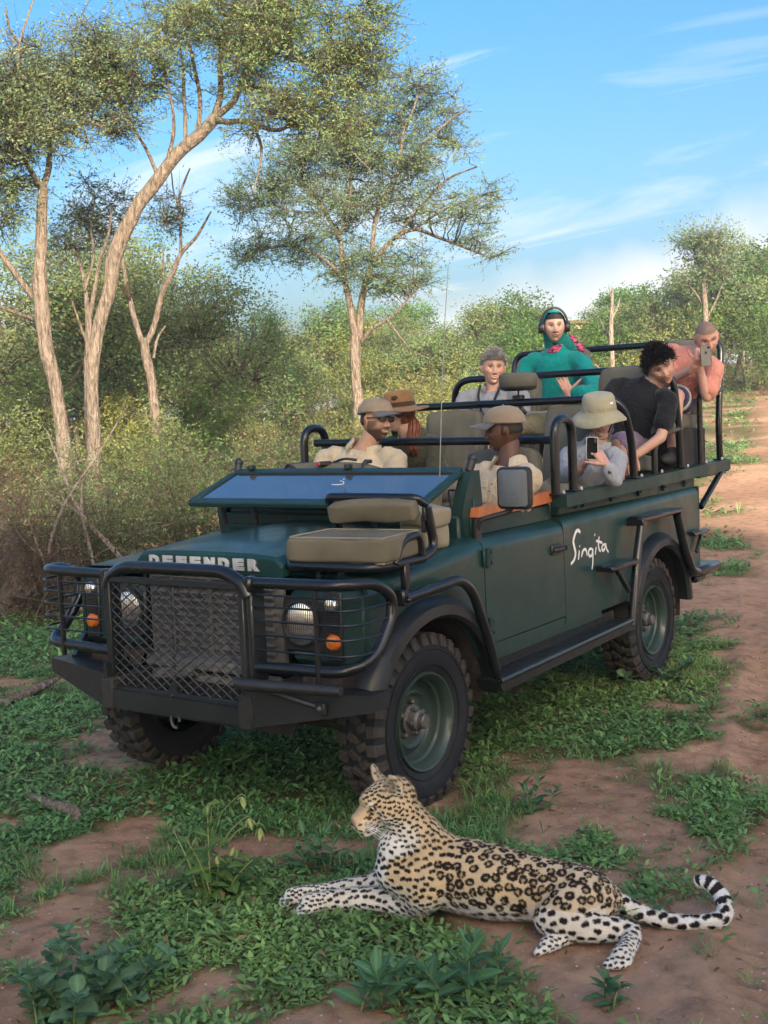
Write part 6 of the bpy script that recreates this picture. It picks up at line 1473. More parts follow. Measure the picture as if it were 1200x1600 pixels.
def shell(p, where, off=0.008, noise=0.006, ns=35, seed=0):
    """hair or cloth shell over part of the head, thick enough to read from outside."""
    P = p['head']; n = len(P); nu, nv = 112, 92
    keep = where(*P.T)
    nn = P / np.linalg.norm(P, axis=1)[:, None]
    Q = P + nn * (off + noise * 2 * (vnoise(P + seed, ns, 2) - 0.5))[:, None]
    fs = [(i * nu + j, (i + 1) * nu + j, (i + 1) * nu + (j + 1) % nu, i * nu + (j + 1) % nu) for i in range(nv - 1) for j in range(nu)]
    fs = [f for f in fs if keep[list(f)].any()]
    if keep[0]: fs.append(tuple(range(nu)))
    used = sorted({i for f in fs for i in f}); mp = {a: b for b, a in enumerate(used)}
    m = MB(); m.add(Q[used], [[mp[i] for i in f] for f in fs]); return m

def cap_hat(p, mat, brim_mat, back=0.0, h=0.105, size=1.0, brim_len=0.075):
    """baseball cap: panelled crown, button and curved peak."""
    m = MB(); rings = []
    for t in np.linspace(0, 1, 10):
        a = t * PI / 2; r = math.cos(a) ** 0.75; zz = 0.046 + (h - 0.016) * math.sin(a)
        k = np.arange(40) * 2 * PI / 40
        rr_ = 1 + 0.012 * np.cos(6 * k)
        rings.append(np.stack([(-0.004 + 0.108 * np.cos(k) * r * rr_) * size, 0.089 * np.sin(k) * r * rr_ * size, zz + 0 * k + 0.012 * np.cos(k) * (1 - t)], 1))
    m.loft(rings, cap=False); c = on_head(p, 'cap', m, mat)
    m = MB(); G = []
    for a in np.linspace(-1.12, 1.12, 17):
        row = []
        for t in np.linspace(0, 1, 7):
            e = math.cos(a * 0.98) ** 0.6 if abs(a) < 1.5 else 0
            x = (0.102 * math.cos(a) + brim_len * t * e) * size; y = 0.089 * math.sin(a) * (1 + 0.06 * t) * size
            row.append((x, y, 0.056 - 0.012 * t - 9.0 * (y * y) * (0.25 + 0.75 * t) * 0.28))
        G.append(row)
    G = np.array(G); m.grid(G); m.grid(G - V(0, 0, 0.004)); on_head(p, 'cap_peak', m, brim_mat, parent=c)
    m = MB(); m.ball((-0.004 * size, 0, 0.046 + h - 0.015), (0.008, 0.008, 0.005), 10, 6); on_head(p, 'cap_button', m, mat, parent=c)
    m = MB(); k = np.linspace(0.9, 2 * PI - 0.9, 30); m.tube(np.stack([(-0.004 + 0.1085 * np.cos(k)) * size, 0.0895 * np.sin(k) * size, 0.052 + 0.012 * np.cos(k)], 1), 0.003, 5); on_head(p, 'cap_seam', m, mat, parent=c)
    return c

def placket(p, mat, fit=0.016, tw=1.0, n=5, t0=0.30, t1=0.93):
    """button strip down the front of a shirt."""
    J = p['J']; pel, nk = J['pelvis'], J['neck']; ax = nrm(nk - pel); lat = nrm(J['shL'] - J['shR']); f = nrm(np.cross(lat, ax)); L = np.linalg.norm(nk - pel)
    pts = [pel + ax * L * t + f * (np.interp(t, (0.1, 0.3, 0.52, 0.72, 0.84, 0.93), (0.108, 0.104, 0.108, 0.108, 0.092, 0.070)) * tw + fit + 0.004) + p['off'] for t in np.linspace(t0, t1, 9)]
    m = MB(); rows = []
    for q in pts: rows.append([q - lat * 0.016, q - lat * 0.014 + f * 0.004, q + lat * 0.014 + f * 0.004, q + lat * 0.016])
    m.grid(np.array(rows)); o = m.build('placket', mat, p['root'], 60)
    for k in range(n):
        q = pts[int(round(k * 8 / n))] + f * 0.005; b = MB(); b.ball(q, 0.0055, 8, 6); b.build('button', M_PLAST if k % 9 == 8 else MBTN, p['root'])
MBTN = M_noise('shirt_button', (0.18, 0.15, 0.11), (0.26, 0.22, 0.16), 10, 0.4)
# ---------------------------------------------------------- the guides
KHAKI = cloth('pale_khaki_shirt_cloth', (0.50, 0.42, 0.30)); CAPK = cloth('khaki_cap_cloth', (0.27, 0.215, 0.155), folds=0.08); PEAK = cloth('grey_cap_peak', (0.115, 0.115, 0.12), folds=0.05); TROUS = cloth('khaki_trouser_cloth', (0.22, 0.19, 0.13))
g1 = person('person in khaki cap and pale khaki shirt looking away, beside the wooden door rail', (-1.205, 0.655, 1.685), -62, 4, -4, (0.115, 0.058, 0.036),
    dict(pelvis=(-1.12, 0.60, 1.02), neck=(-1.18, 0.69, 1.495), shL=(-1.14, 0.840, 1.435), shR=(-1.19, 0.50, 1.45), elL=(-1.02, 0.715, 1.18), elR=(-1.03, 0.45, 1.18), haL=(-0.82, 0.66, 1.10), haR=(-0.80, 0.55, 1.12)),
    KHAKI, 1.0, TROUS, nose=1.15, brow=(0.02, 0.012, 0.01), lips=(0.12, 0.05, 0.04), hairline=lambda x, y: np.where(x < 0.02, -0.02, 0.06), hair_col=(0.018, 0.014, 0.012), fit=0.016, tw=1.0,
    hands=[dict(wrist=(-0.82, 0.66, 1.10), fdir=(1, -0.2, -0.2), pnorm=(0, 0, -1), side=-1), dict(wrist=(-0.80, 0.55, 1.12), fdir=(1, 0.2, -0.2), pnorm=(0, 0, -1), side=1)])
cap_hat(g1, CAPK, PEAK, size=1.06); collar(g1, KHAKI, 0.085); placket(g1, KHAKI)
def pocket(p, c, n, w=0.11, h=0.11, mat=KHAKI):
    """shirt pocket with a flap."""
    n = nrm(n); u = nrm(np.cross(V(0, 0, 1), n)); v = np.cross(n, u); c = np.asarray(c, float) + p['off']
    m = MB(); m.box(c, (0.006, w, h), np.stack([n, u, v], 1), 0.002); o = m.build('pocket', mat, p['root'])
    m = MB(); m.box(c + v * h * 0.42 + n * 0.005, (0.006, w * 1.05, h * 0.34), np.stack([n, u, v], 1), 0.002); m.build('pocket_flap', mat, p['root'])
pocket(g1, (-1.035, 0.575, 1.36), (0.95, -0.12, 0.25)); pocket(g1, (-1.005, 0.80, 1.34), (0.95, 0.25, 0.2))
g2_ = person('person in khaki cap and dark sunglasses smiling, short dark beard, beside the steering wheel', (-1.235, -0.215, 1.765), 82, 2, -3, (0.50, 0.30, 0.205),
    dict(pelvis=(-1.12, -0.36, 1.05), neck=(-1.22, -0.29, 1.60), shL=(-1.23, -0.075, 1.535), shR=(-1.16, -0.53, 1.55), elL=(-1.05, 0.0, 1.27), elR=(-1.02, -0.62, 1.27), haL=(-0.82, -0.24, 1.38), haR=(-0.85, -0.58, 1.42)),
    KHAKI, 1.0, TROUS, smile=0.9, beard=0.88, moustache=0.8, beard_col=(0.035, 0.024, 0.02), brow=(0.02, 0.014, 0.012), hairline=lambda x, y: np.where(x < -0.01, -0.03, 0.07), hair_col=(0.02, 0.015, 0.013), fit=0.02,
    hands=[dict(wrist=(-0.84, -0.25, 1.38), fdir=(0.5, -0.2, 0.8), pnorm=(1, 0, -0.4), side=-1, curl=(1.1, 1.1, 1.1, 1.1)), dict(wrist=(-0.87, -0.58, 1.42), fdir=(0.5, 0.2, 0.8), pnorm=(1, 0, -0.4), side=1, curl=(1.1, 1.1, 1.1, 1.1))])
cap_hat(g2_, CAPK, PEAK, size=1.06, brim_len=0.08); collar(g2_, KHAKI, 0.085); placket(g2_, KHAKI, 0.02)
m = MB()
for q in (1, -1):
    G = []
    for a in np.linspace(-0.5, 0.5, 7): G.append([(0.094 - 0.018 * (q * 0.0 + abs(0.036 + a * 0.05) * 10) ** 2 * 0.12, q * (0.036 + a * 0.05), 0.012 + zz * math.sqrt(max(0.05, 1 - (a / 0.56) ** 2)) ) for zz in np.linspace(-0.020, 0.015, 5)])
    m.grid(np.array(G)); m.grid(np.array(G) - V(0.003, 0, 0))
gl = on_head(g2_, 'sunglasses', m, M_SHADE)
m = MB()
for q in (1, -1): m.tube(spline([(0.090, q * 0.062, 0.022), (0.060, q * 0.080, 0.020), (0.0, q * 0.084, 0.014), (-0.01, q * 0.084, 0.0)], 10), 0.0032, 6)
m.tube(spline([(0.090, 0.062, 0.024), (0.098, 0.03, 0.026), (0.098, -0.03, 0.026), (0.090, -0.062, 0.024)], 10), 0.003, 6); on_head(g2_, 'glasses_frame', m, M_PLAST, parent=gl)
# guide's microphone clip on the collar
m = MB(); m.box(V(-1.10, -0.20, 1.53) + g2_['off'], (0.02, 0.02, 0.035), None, 0.004); m.build('collar_clip', M_PLAST, g2_['root'])

# ---------------------------------------------------------- second row
OLIVE = cloth('dark_olive_jacket_cloth', (0.060, 0.062, 0.042)); LIMEC = cloth('lime_collar_cloth', (0.42, 0.62, 0.12)); FELT = cloth('tan_felt', (0.22, 0.125, 0.058), folds=0.08); FELTD = cloth('brown_hat_band', (0.055, 0.03, 0.02))
w1 = person('person in tan wide brimmed hat with long red ponytail and dark olive jacket', (-1.775, -0.40, 1.80), -52, 4, 0, (0.56, 0.34, 0.26),
    dict(pelvis=(-2.02, -0.33, 1.31), neck=(-1.84, -0.365, 1.645), shL=(-1.88, -0.20, 1.585), shR=(-1.80, -0.53, 1.59), elL=(-1.75, -0.14, 1.36), elR=(-1.66, -0.56, 1.36), haL=(-1.52, -0.25, 1.36), haR=(-1.48, -0.45, 1.36)),
    OLIVE, 1.9, TROUS, hs=0.94, tw=0.92, brow=(0.10, 0.05, 0.03), shirt_name='jacket', fit=0.020, crew=True,
    hands=[dict(wrist=(-1.53, -0.25, 1.36), fdir=(1, -0.2, 0), pnorm=(0, 0, -1), side=-1, sc=0.92), dict(wrist=(-1.49, -0.45, 1.36), fdir=(1, 0.2, 0), pnorm=(0, 0, -1), side=1, sc=0.92)])
HF = lambda x, y, z: (z > 0.055 - 0.9 * np.clip(-x + 0.02, 0, 1) - 0.25 * np.clip(np.abs(y) - 0.05, 0, 1)) & (x < 0.075)
on_head(w1, 'hair_cap', shell(w1, lambda x, y, z: (z > 0.05) | ((x < 0.0) & (z > -0.06)), 0.010), M_noise('auburn_hair', (0.085, 0.026, 0.012), (0.17, 0.055, 0.025), 60, 0.5, bscale=90, bstr=0.6))
m = MB(); rng = np.random.default_rng(4)
for k in range(60):
    a = rng.uniform(0, 2 * PI); rr_ = rng.uniform(0.006, 0.034)
    P = spline([(-0.075, 0.012 + rr_ * 0.4 * math.cos(a), -0.005), (-0.085 + rr_ * math.cos(a), 0.045 + rr_ * math.sin(a), -0.07), (-0.070 + 1.2 * rr_ * math.cos(a), 0.065 + 1.2 * rr_ * math.sin(a), -0.16 + rng.uniform(-0.02, 0.02)), (-0.055 + rr_ * math.cos(a) + rng.uniform(-0.015, 0.015), 0.075 + rr_ * math.sin(a), -0.235 - rng.uniform(0, 0.06))], 9)
    P = P + rng.normal(size=P.shape) * 0.0025; m.tube(P, [0.004, 0.007, 0.008, 0.008, 0.008, 0.007, 0.006, 0.004, 0.001], 5)
on_head(w1, 'ponytail', m, M_noise('red_ponytail_hair', (0.10, 0.028, 0.012), (0.22, 0.07, 0.03), 50, 0.5), 180)
def wide_hat(p, mat, band, R0=0.20, crown=0.115, tilt=0.0, dip=0.03, size=1.0, name='hat', soft=0.0, z0=0.042, cw=0.098, flat=0.72):
    m = MB(); rings = []; n = 44; k = np.arange(n) * 2 * PI / n
    for r_, zz in ((R0, -dip), (R0 * 0.998, -dip + 0.004), (R0 * 0.85, -dip * 0.55 + 0.004), (R0 * 0.66, -dip * 0.16 + 0.003), (cw * 1.10, 0.004), (cw * 1.03, 0.014), (cw, 0.05), (cw * 0.95, crown * 0.80), (cw * 0.84, crown * 0.97), (cw * flat * 0.7, crown * 1.02), (cw * 0.2, crown * 0.985), (0.002, crown * 0.98)):
        wob = (0.012 * np.sin(2 * k + 0.6) + 0.006 * np.sin(3 * k)) * np.clip((r_ - cw * 1.1) / 0.1, 0, 1) * (1 + soft)
        pin = 1 - 0.05 * np.cos(2 * k) * (r_ < cw * 1.01)
        rings.append(np.stack([-0.006 + r_ * np.cos(k) * 1.06, r_ * np.sin(k) * 0.95 * pin, z0 + zz + wob], 1) * size)
    m.loft(rings, cap=False)
    m2 = [q - V(0, 0, 0.006) for q in rings[:6]]; m.loft([rings[0]] + m2[::1], cap=False)
    h = on_head(p, name, m, mat)
    m = MB(); m.loft([np.stack([-0.006 + (cw * s_) * np.cos(k) * 1.06, cw * s_ * np.sin(k) * 0.95 * (1 - 0.05 * np.cos(2 * k)), np.full(n, z0 + zz)], 1) * size for s_, zz in ((1.055, 0.010), (1.05, 0.016), (1.035, 0.036), (1.02, 0.040))], cap=False); on_head(p, 'hat_band', m, band, parent=h)
    return h
h_ = wide_hat(w1, FELT, FELTD, 0.185, 0.118, dip=0.012, size=1.0)
m = MB(); m.ball((0.03, 0.100, 0.115), (0.022, 0.006, 0.014), 14, 8); on_head(w1, 'hat_badge', m, FELTD, parent=h_)
collar(w1, LIMEC, 0.070, name='shirt_collar'); collar(w1, OLIVE, 0.088, name='jacket_collar')

GREYB = cloth('grey_blue_shirt_cloth', (0.33, 0.345, 0.38)); SUNH = cloth('khaki_sun_hat_cloth', (0.36, 0.335, 0.235), folds=0.12); SUNB = cloth('sun_hat_band_cloth', (0.33, 0.30, 0.20)); LAP = cloth('olive_lap_cloth', (0.17, 0.155, 0.11))
w2 = person('person in wide khaki sun hat and grey blue shirt holding up a black phone', (-2.105, 0.812, 1.726), 32, 14, 3, (0.55, 0.35, 0.275),
    dict(pelvis=(-2.10, 0.60, 1.26), neck=(-2.13, 0.775, 1.555), shL=(-2.06, 0.945, 1.485), shR=(-2.10, 0.605, 1.51), elL=(-1.90, 0.985, 1.375), elR=(-1.95, 0.66, 1.39), haL=(-1.86, 0.955, 1.456), haR=(-1.88, 0.80, 1.456)),
    GREYB, 1.66, LAP, hs=0.95, tw=0.92, fit=0.011, smile=0.3, brow=(0.12, 0.08, 0.06),
    hands=[dict(wrist=(-1.862, 0.955, 1.461), fdir=(0.12, -0.55, 0.83), pnorm=(-0.45, -0.85, -0.25), side=-1, curl=(0.75, 0.8, 0.85, 0.9), thumb=0.35, sc=0.92), dict(wrist=(-1.878, 0.800, 1.461), fdir=(0.12, 0.55, 0.83), pnorm=(-0.45, 0.85, -0.25), side=1, curl=(0.75, 0.8, 0.85, 0.9), thumb=0.35, sc=0.92)])
h_ = wide_hat(w2, SUNH, SUNB, 0.178, 0.105, dip=0.055, size=1.0, name='sun_hat', soft=0.4, z0=0.050, cw=0.105, flat=0.95)
m = MB(); m.box((0.070, 0.068, 0.105), (0.006, 0.03, 0.022), rotm('Z', 0.75), 0.002); on_head(w2, 'hat_tag', m, M_WHITE, parent=h_)
m = MB(); m.tube(spline([(0.02, 0.085, 0.02), (0.03, 0.080, -0.05), (0.05, 0.05, -0.11), (0.05, 0, -0.125), (0.05, -0.05, -0.11), (0.03, -0.080, -0.05), (0.02, -0.085, 0.02)], 22), 0.0025, 5); on_head(w2, 'chin_cord', m, M_PLAST, parent=h_)
on_head(w2, 'hair', shell(w2, lambda x, y, z: (z > 0.03) | ((x < 0.015) & (z > -0.085)), 0.012, 0.008), M_noise('grey_brown_hair', (0.13, 0.10, 0.075), (0.24, 0.19, 0.15), 60, 0.5, bscale=90, bstr=0.6))
m = MB()
for q in (1, -1): m.lathe([(0.024, -0.001), (0.025, 0.002), (0.021, 0.003), (0.001, 0.003)], o=(0.094, q * 0.033, 0.008), axis=(1, 0, 0), n=18)
m.rod((0.096, -0.01, 0.012), (0.096, 0.01, 0.012), 0.002, 6); on_head(w2, 'spectacles', m, M_SHADE)
collar(w2, GREYB, 0.076); placket(w2, GREYB, 0.011, 0.92)
m = MB(); wr = V(-1.872, 0.965, 1.430) + w2['off']; m.lathe([(0.031, -0.012), (0.034, -0.010), (0.034, 0.010), (0.031, 0.012)], o=wr, axis=nrm(V(0.04, -0.03, 0.11)), n=18); m.box(wr + V(0.026, 0.022, -0.002), (0.014, 0.034, 0.040), basis(V(0.75, 0.65, 0.1)), 0.004); m.build('wristwatch', M_PLAST, w2['root'])
def phone(name, label, c, fx, upv, back_mat, body_mat, camera=False, logo=False, w=0.072, h=0.146):
    """flat handset, origin at its middle; fx points out of the side that faces the viewer."""
    root = empty(name, c); tag(root, label, 'phone'); B = basis(fx, upv)
    def rrect(hw, hh, r, x): 
        out = []
        for cx_, cz_, a0 in ((hw - r, hh - r, 0), (-hw + r, hh - r, PI / 2), (-hw + r, -hh + r, PI), (hw - r, -hh + r, 1.5 * PI)):
            for t in np.linspace(0, PI / 2, 6): out.append((x, cx_ + r * math.cos(a0 + t), cz_ + r * math.sin(a0 + t)))
        return np.array(out) @ B.T
    m = MB(); m.loft([rrect(w / 2 - 0.001, h / 2 - 0.001, 0.010, -0.0045), rrect(w / 2, h / 2, 0.011, -0.003), rrect(w / 2, h / 2, 0.011, 0.003), rrect(w / 2 - 0.001, h / 2 - 0.001, 0.010, 0.0045)]); m.build('phone_body', body_mat, root)
    m = MB(); m.loft([rrect(w / 2 - 0.003, h / 2 - 0.003, 0.009, 0.0046), rrect(w / 2 - 0.003, h / 2 - 0.003, 0.009, 0.0054)]); m.build('phone_back', back_mat, root)
    m = MB(); m.box(B @ V(0.0065, w * 0.28, h * 0.36), (0.003, 0.016, 0.03 if camera else 0.014), B, 0.001); m.build('camera_lens', M_SCREEN if not camera else M_PLAST, root)
    if logo:
        m = MB(); m.lathe([(0.009, 0), (0.009, 0.0006), (0.001, 0.0008)], o=B @ V(0.0055, 0, h * 0.12), axis=B[:, 0], n=14); m.rod(B @ V(0.0058, 0.001, h * 0.12 + 0.009), B @ V(0.0058, -0.003, h * 0.12 + 0.015), 0.0018, 6); m.build('phone_emblem', M_PLAST, root)
    return root
phone('phone', 'black phone held in two hands by the sun hat passenger', (-1.836, 0.880, 1.556), (0.86, 0.50, 0.10), (-0.25, -0.1, 1), M_SCREEN, M_WHITE, True, w=0.068, h=0.132)
# folded jacket on the lap

# ---------------------------------------------------------- third row
GREYS = cloth('grey_shirt_cloth', (0.25, 0.265, 0.295)); BLK = cloth('black_tee_cloth', (0.016, 0.017, 0.020)); PURP = cloth('purple_short_cloth', (0.19, 0.145, 0.23)); NAVY = cloth('navy_strap', (0.02, 0.022, 0.03))
m1 = person('person with short grey hair smiling in a grey button shirt, third row', (-2.905, -0.335, 2.100), 36, 2, -3, (0.57, 0.335, 0.25),
    dict(pelvis=(-2.98, -0.33, 1.53), neck=(-2.93, -0.335, 1.955), shL=(-2.92, -0.125, 1.885), shR=(-2.86, -0.55, 1.89), elL=(-2.78, -0.05, 1.64), elR=(-2.72, -0.60, 1.64), haL=(-2.58, -0.22, 1.60), haR=(-2.55, -0.42, 1.60)),
    GREYS, 1.8, TROUS, smile=1.0, hairline=lambda x, y: 0.075 - 0.4 * np.clip(0.03 - x, 0, 0.11), hair_col=(0.22, 0.215, 0.21), brow=(0.16, 0.14, 0.12), tw=1.05,
    hands=[dict(wrist=(-2.58, -0.22, 1.60), fdir=(1, -0.3, -0.1), pnorm=(0, 0, -1), side=-1), dict(wrist=(-2.55, -0.42, 1.60), fdir=(1, 0.3, -0.1), pnorm=(0, 0, -1), side=1)])
HL = lambda x, y, z: (z > 0.062 - 0.55 * np.clip(0.03 - x, 0, 0.11) - 0.0 * y) & (x < 0.070)
on_head(m1, 'hair_cap', shell(m1, HL, 0.0012, 0.0015, 60), M_noise('grey_hair', (0.17, 0.165, 0.16), (0.36, 0.355, 0.35), 90, 0.5, bscale=120, bstr=0.8))
strands(m1, 6500, 0.034, (0.36, 0.355, 0.35), lambda x, y, z: (z > 0.054 - 0.55 * np.clip(0.03 - x, 0, 0.11)) & (x < 0.080), 3, 1.04, 0.0018, (0.05, 0.25, 0.25), 0.5)
collar(m1, GREYS, 0.080); placket(m1, GREYS, 0.016, 1.05)
m = MB()
for q in (1, -1): m.tube(spline([V(-2.86, -0.335 + q * 0.085, 1.985), V(-2.80, -0.335 + q * 0.07, 1.90), V(-2.775, -0.335 + q * 0.03, 1.78), V(-2.765, -0.335, 1.70)], 12) + m1['off'], 0.009, 6)
m.box(V(-2.75, -0.335, 1.69) + m1['off'], (0.05, 0.10, 0.07), None, 0.015); m.build('binocular_strap', NAVY, m1['root'])
m2 = person('person with curly black hair in black tee and purple shorts leaning out, third row', (-2.955, 0.880, 2.040), 34, 20, 25, (0.54, 0.325, 0.245),
    dict(pelvis=(-2.98, 0.58, 1.54), neck=(-2.97, 0.785, 1.925), shL=(-2.91, 0.945, 1.820), shR=(-2.96, 0.560, 1.925), elL=(-2.80, 0.930, 1.585), elR=(-2.80, 0.45, 1.68), haL=(-2.66, 0.80, 1.47), haR=(-2.60, 0.55, 1.58), knL=(-2.56, 0.74, 1.56), knR=(-2.56, 0.50, 1.56), anL=(-2.50, 0.74, 1.18), anR=(-2.50, 0.5, 1.18)),
    BLK, 0.62, PURP, 0.95, smile=0.35, brow=(0.015, 0.012, 0.010), beard=0.28, moustache=0.4, beard_col=(0.05, 0.035, 0.03), shirt_name='tee_shirt', trousers_name='shorts', crew=True,
    hands=[dict(wrist=(-2.66, 0.80, 1.47), fdir=(0.8, -0.3, -0.5), pnorm=(0, 0, -1), side=-1), dict(wrist=(-2.60, 0.55, 1.58), fdir=(1, 0.1, -0.2), pnorm=(0, 0, -1), side=1)])
HB = lambda x, y, z: (z > 0.058 - 0.75 * np.clip(0.045 - x, 0, 0.12) - 0.15 * np.clip(np.abs(y) - 0.04, 0, 1)) & (x < 0.080)
MH = M_noise('black_curly_hair', (0.010, 0.009, 0.009), (0.028, 0.024, 0.022), 60, 0.55, bscale=70, bstr=1.0, bdist=0.01)
on_head(m2, 'hair_cap', shell(m2, HB, 0.022, 0.016, 45), MH)
strands(m2, 4200, 0.060, (0.016, 0.014, 0.013), HB, 6, 1.10, 0.0028, (0.15, 0.12, 0.1), 0.75)
# ---------------------------------------------------------- rear row
TEAL = cloth('teal_fleece_cloth', (0.006, 0.235, 0.225)); PINKS = M_noise('pink_patterned_scarf', (0.03, 0.03, 0.05), (0.62, 0.10, 0.20), 55, 0.9, lo=0.42, hi=0.56, detail=2); TEALS = cloth('dark_teal_scarf_cloth', (0.010, 0.15, 0.145)); SALM = cloth('salmon_tee_cloth', (0.62, 0.265, 0.205)); GREYH = cloth('grey_band', (0.25, 0.26, 0.27))
m3 = person('person in teal fleece with headphones over a teal hood raising an open palm', (-3.755, -0.262, 2.420), 32, 3, 0, (0.56, 0.36, 0.285),
    dict(pelvis=(-3.86, -0.29, 1.80), neck=(-3.80, -0.268, 2.245), shL=(-3.78, -0.045, 2.135), shR=(-3.74, -0.49, 2.155), elL=(-3.62, 0.135, 1.905), elR=(-3.66, -0.56, 1.90), haL=(-3.46, -0.010, 1.905), haR=(-3.42, -0.46, 1.86)),
    TEAL, 1.80, TROUS, brow=(0.025, 0.018, 0.015), beard=0.16, moustache=0.3, beard_col=(0.06, 0.045, 0.04), shirt_name='fleece', fit=0.022, tw=1.04, crew=True,
    hands=[dict(wrist=(-3.452, -0.022, 1.908), fdir=(0.12, -0.32, 0.94), pnorm=(0.80, 0.58, -0.05), side=-1, curl=(0.10, 0.12, 0.15, 0.2), thumb=0.05, spread=0.13, thumb_out=1.0), dict(wrist=(-3.42, -0.46, 1.86), fdir=(0.9, 0.2, -0.3), pnorm=(0, 0, -1), side=1)])
collar(m3, TEAL, 0.080, open_=0.25, name='fleece_collar')
on_head(m3, 'hair', shell(m3, lambda x, y, z: (z > 0.062) & (x < 0.09), 0.006, 0.004), MH)
on_head(m3, 'hood', shell(m3, lambda x, y, z: (x < 0.030 + 0.0 * z) | (z > 0.098) | (z < -0.104), 0.017, 0.008, 18), M_noise('teal_hood_cloth', (0.006, 0.16, 0.155), (0.02, 0.26, 0.25), 30, 0.9, bscale=40, bstr=0.4))
m = MB(); hb = m3['H'] + m3['R'] @ V(-0.035, 0, -0.055); cap(m, hb + m3['off'], m3['J']['neck'] + V(-0.03, 0, -0.02) + m3['off'], 0.082, 0.100); cap(m, hb + V(0, 0, 0.03) + m3['off'], m3['J']['neck'] + V(-0.05, 0.09, -0.01) + m3['off'], 0.075, 0.06)
hd_ = skin_mesh(m, 0.010, 4, 'hood_drape'); wrinkle(hd_, 0.012, 14, 4); link('hood_drape', hd_, TEALS, m3['root'], 180)
m = MB(); rng = np.random.default_rng(2)
for k in range(3):
    cc = m3['J']['neck'] + V(0.0, 0.0, 0.035 - 0.018 * k); q = np.arange(26) * 2 * PI / 26
    P = np.stack([cc[0] + (0.070 + 0.004 * k) * np.cos(q) * 1.05, cc[1] + (0.070 + 0.004 * k) * np.sin(q), cc[2] + 0.012 * np.sin(2 * q + k) - 0.02 * np.cos(q)], 1)
    m.tube(P + m3['off'], 0.014 + 0.003 * np.sin(3 * q + k), 9, closed=True)
cap(m, V(-3.86, -0.17, 2.33) + m3['off'], V(-3.885, -0.10, 2.25) + m3['off'], 0.035, 0.026)
sm_ = skin_mesh(m, 0.010, 3, 'scarf'); wrinkle(sm_, 0.010, 14, 2); link('scarf', sm_, PINKS, m3['root'], 180)
m = MB(); k = np.linspace(-0.05, PI + 0.05, 22); m.tube(np.stack([0.004 + 0 * k, 0.104 * np.cos(k), 0.010 + 0.140 * np.sin(k)], 1), 0.009, 8); hp_ = on_head(m3, 'headphone_band', m, M_PLAST)
for q in (1, -1):
    m = MB(); m.lathe([(0.020, -0.004), (0.040, -0.002), (0.043, 0.008), (0.040, 0.024), (0.030, 0.032), (0.001, 0.034)], o=(0.004, q * 0.088, 0.0), axis=(0, q, 0), n=22); on_head(m3, 'headphone_cup', m, M_PLAST, parent=hp_)
m4 = person('person with shaved head in salmon tee aiming a phone from the rear seat', (-3.765, 0.915, 2.255), 34, 30, 10, (0.58, 0.33, 0.255),
    dict(pelvis=(-3.93, 0.58, 1.82), neck=(-3.83, 0.80, 2.150), shL=(-3.74, 0.985, 2.035), shR=(-3.83, 0.585, 2.185), elL=(-3.60, 0.965, 1.835), elR=(-3.64, 0.665, 1.955), haL=(-3.56, 0.925, 2.065), haR=(-3.535, 0.885, 2.035), knL=(-3.50, 0.78, 1.85), knR=(-3.50, 0.52, 1.85), anL=(-3.36, 0.80, 1.47), anR=(-3.40, 0.5, 1.47)),
    SALM, 0.78, cloth('navy_striped_shorts', (0.03, 0.04, 0.12)), 0.8, jaw=1.15, brow=(0.10, 0.06, 0.045), beard=0.12, beard_col=(0.16, 0.11, 0.09), shirt_name='tee_shirt', trousers_name='shorts', crew=True, tw=1.02, fit=0.016,
    hairline=lambda x, y: 0.060 - 0.5 * np.clip(0.03 - x, 0, 0.11), hair_col=(0.24, 0.16, 0.125),
    hands=[dict(wrist=(-3.53, 0.895, 2.040), fdir=(0.30, 0.72, 0.62), pnorm=(-0.5, -0.2, 0.75), side=1, curl=(0.55, 0.6, 0.65, 0.7), thumb=0.25), dict(wrist=(-3.565, 0.925, 2.075), fdir=(-0.25, 0.1, 0.95), pnorm=(-0.9, -0.3, -0.2), side=-1, curl=(1.0, 1.1, 1.1, 1.2), thumb=0.5)])
phone('phone', 'grey backed phone raised by the salmon tee passenger on the rear seat', (-3.475, 1.005, 2.118), (0.88, 0.46, 0.02), (0, -0.04, 1), M_PHONE, M_PLAST, False, True)
m = MB()
for z_ in range(4):
    q = np.arange(20) * 2 * PI / 20; a = m4['J']['hipL'] + (m4['J']['knL'] - m4['J']['hipL']) * (0.45 + 0.085 * z_); d = nrm(m4['J']['knL'] - m4['J']['hipL']); u_ = nrm(np.cross(d, V(0, 0, 1))); v_ = np.cross(u_, d)
    m.tube(a + 0.089 * (np.cos(q)[:, None] * u_ + np.sin(q)[:, None] * v_) + m4['off'], 0.006, 5, closed=True)
m.build('short_stripe', M_WHITE, m4['root'])
# blanket roll in front of the teal passenger
def soft_thing(name, label, cat, c, s, mat, seed, R=None):
    me = cushion((0, 0, 0), s, R, 0.03, 0.02, seed, n=16).mesh(name); cc = coords(me); me.update(); wrinkle(me, 0.03, 6, seed)
    o = link(name, me, mat, None, 180); o.location = c; tag(o, label, cat); return o
soft_thing('blanket', 'folded khaki blanket lying between the second and third row seats', 'blanket', (-2.62, 0.13, 1.70), (0.42, 0.44, 0.14), cloth('khaki_blanket_cloth', (0.24, 0.215, 0.14)), 3)
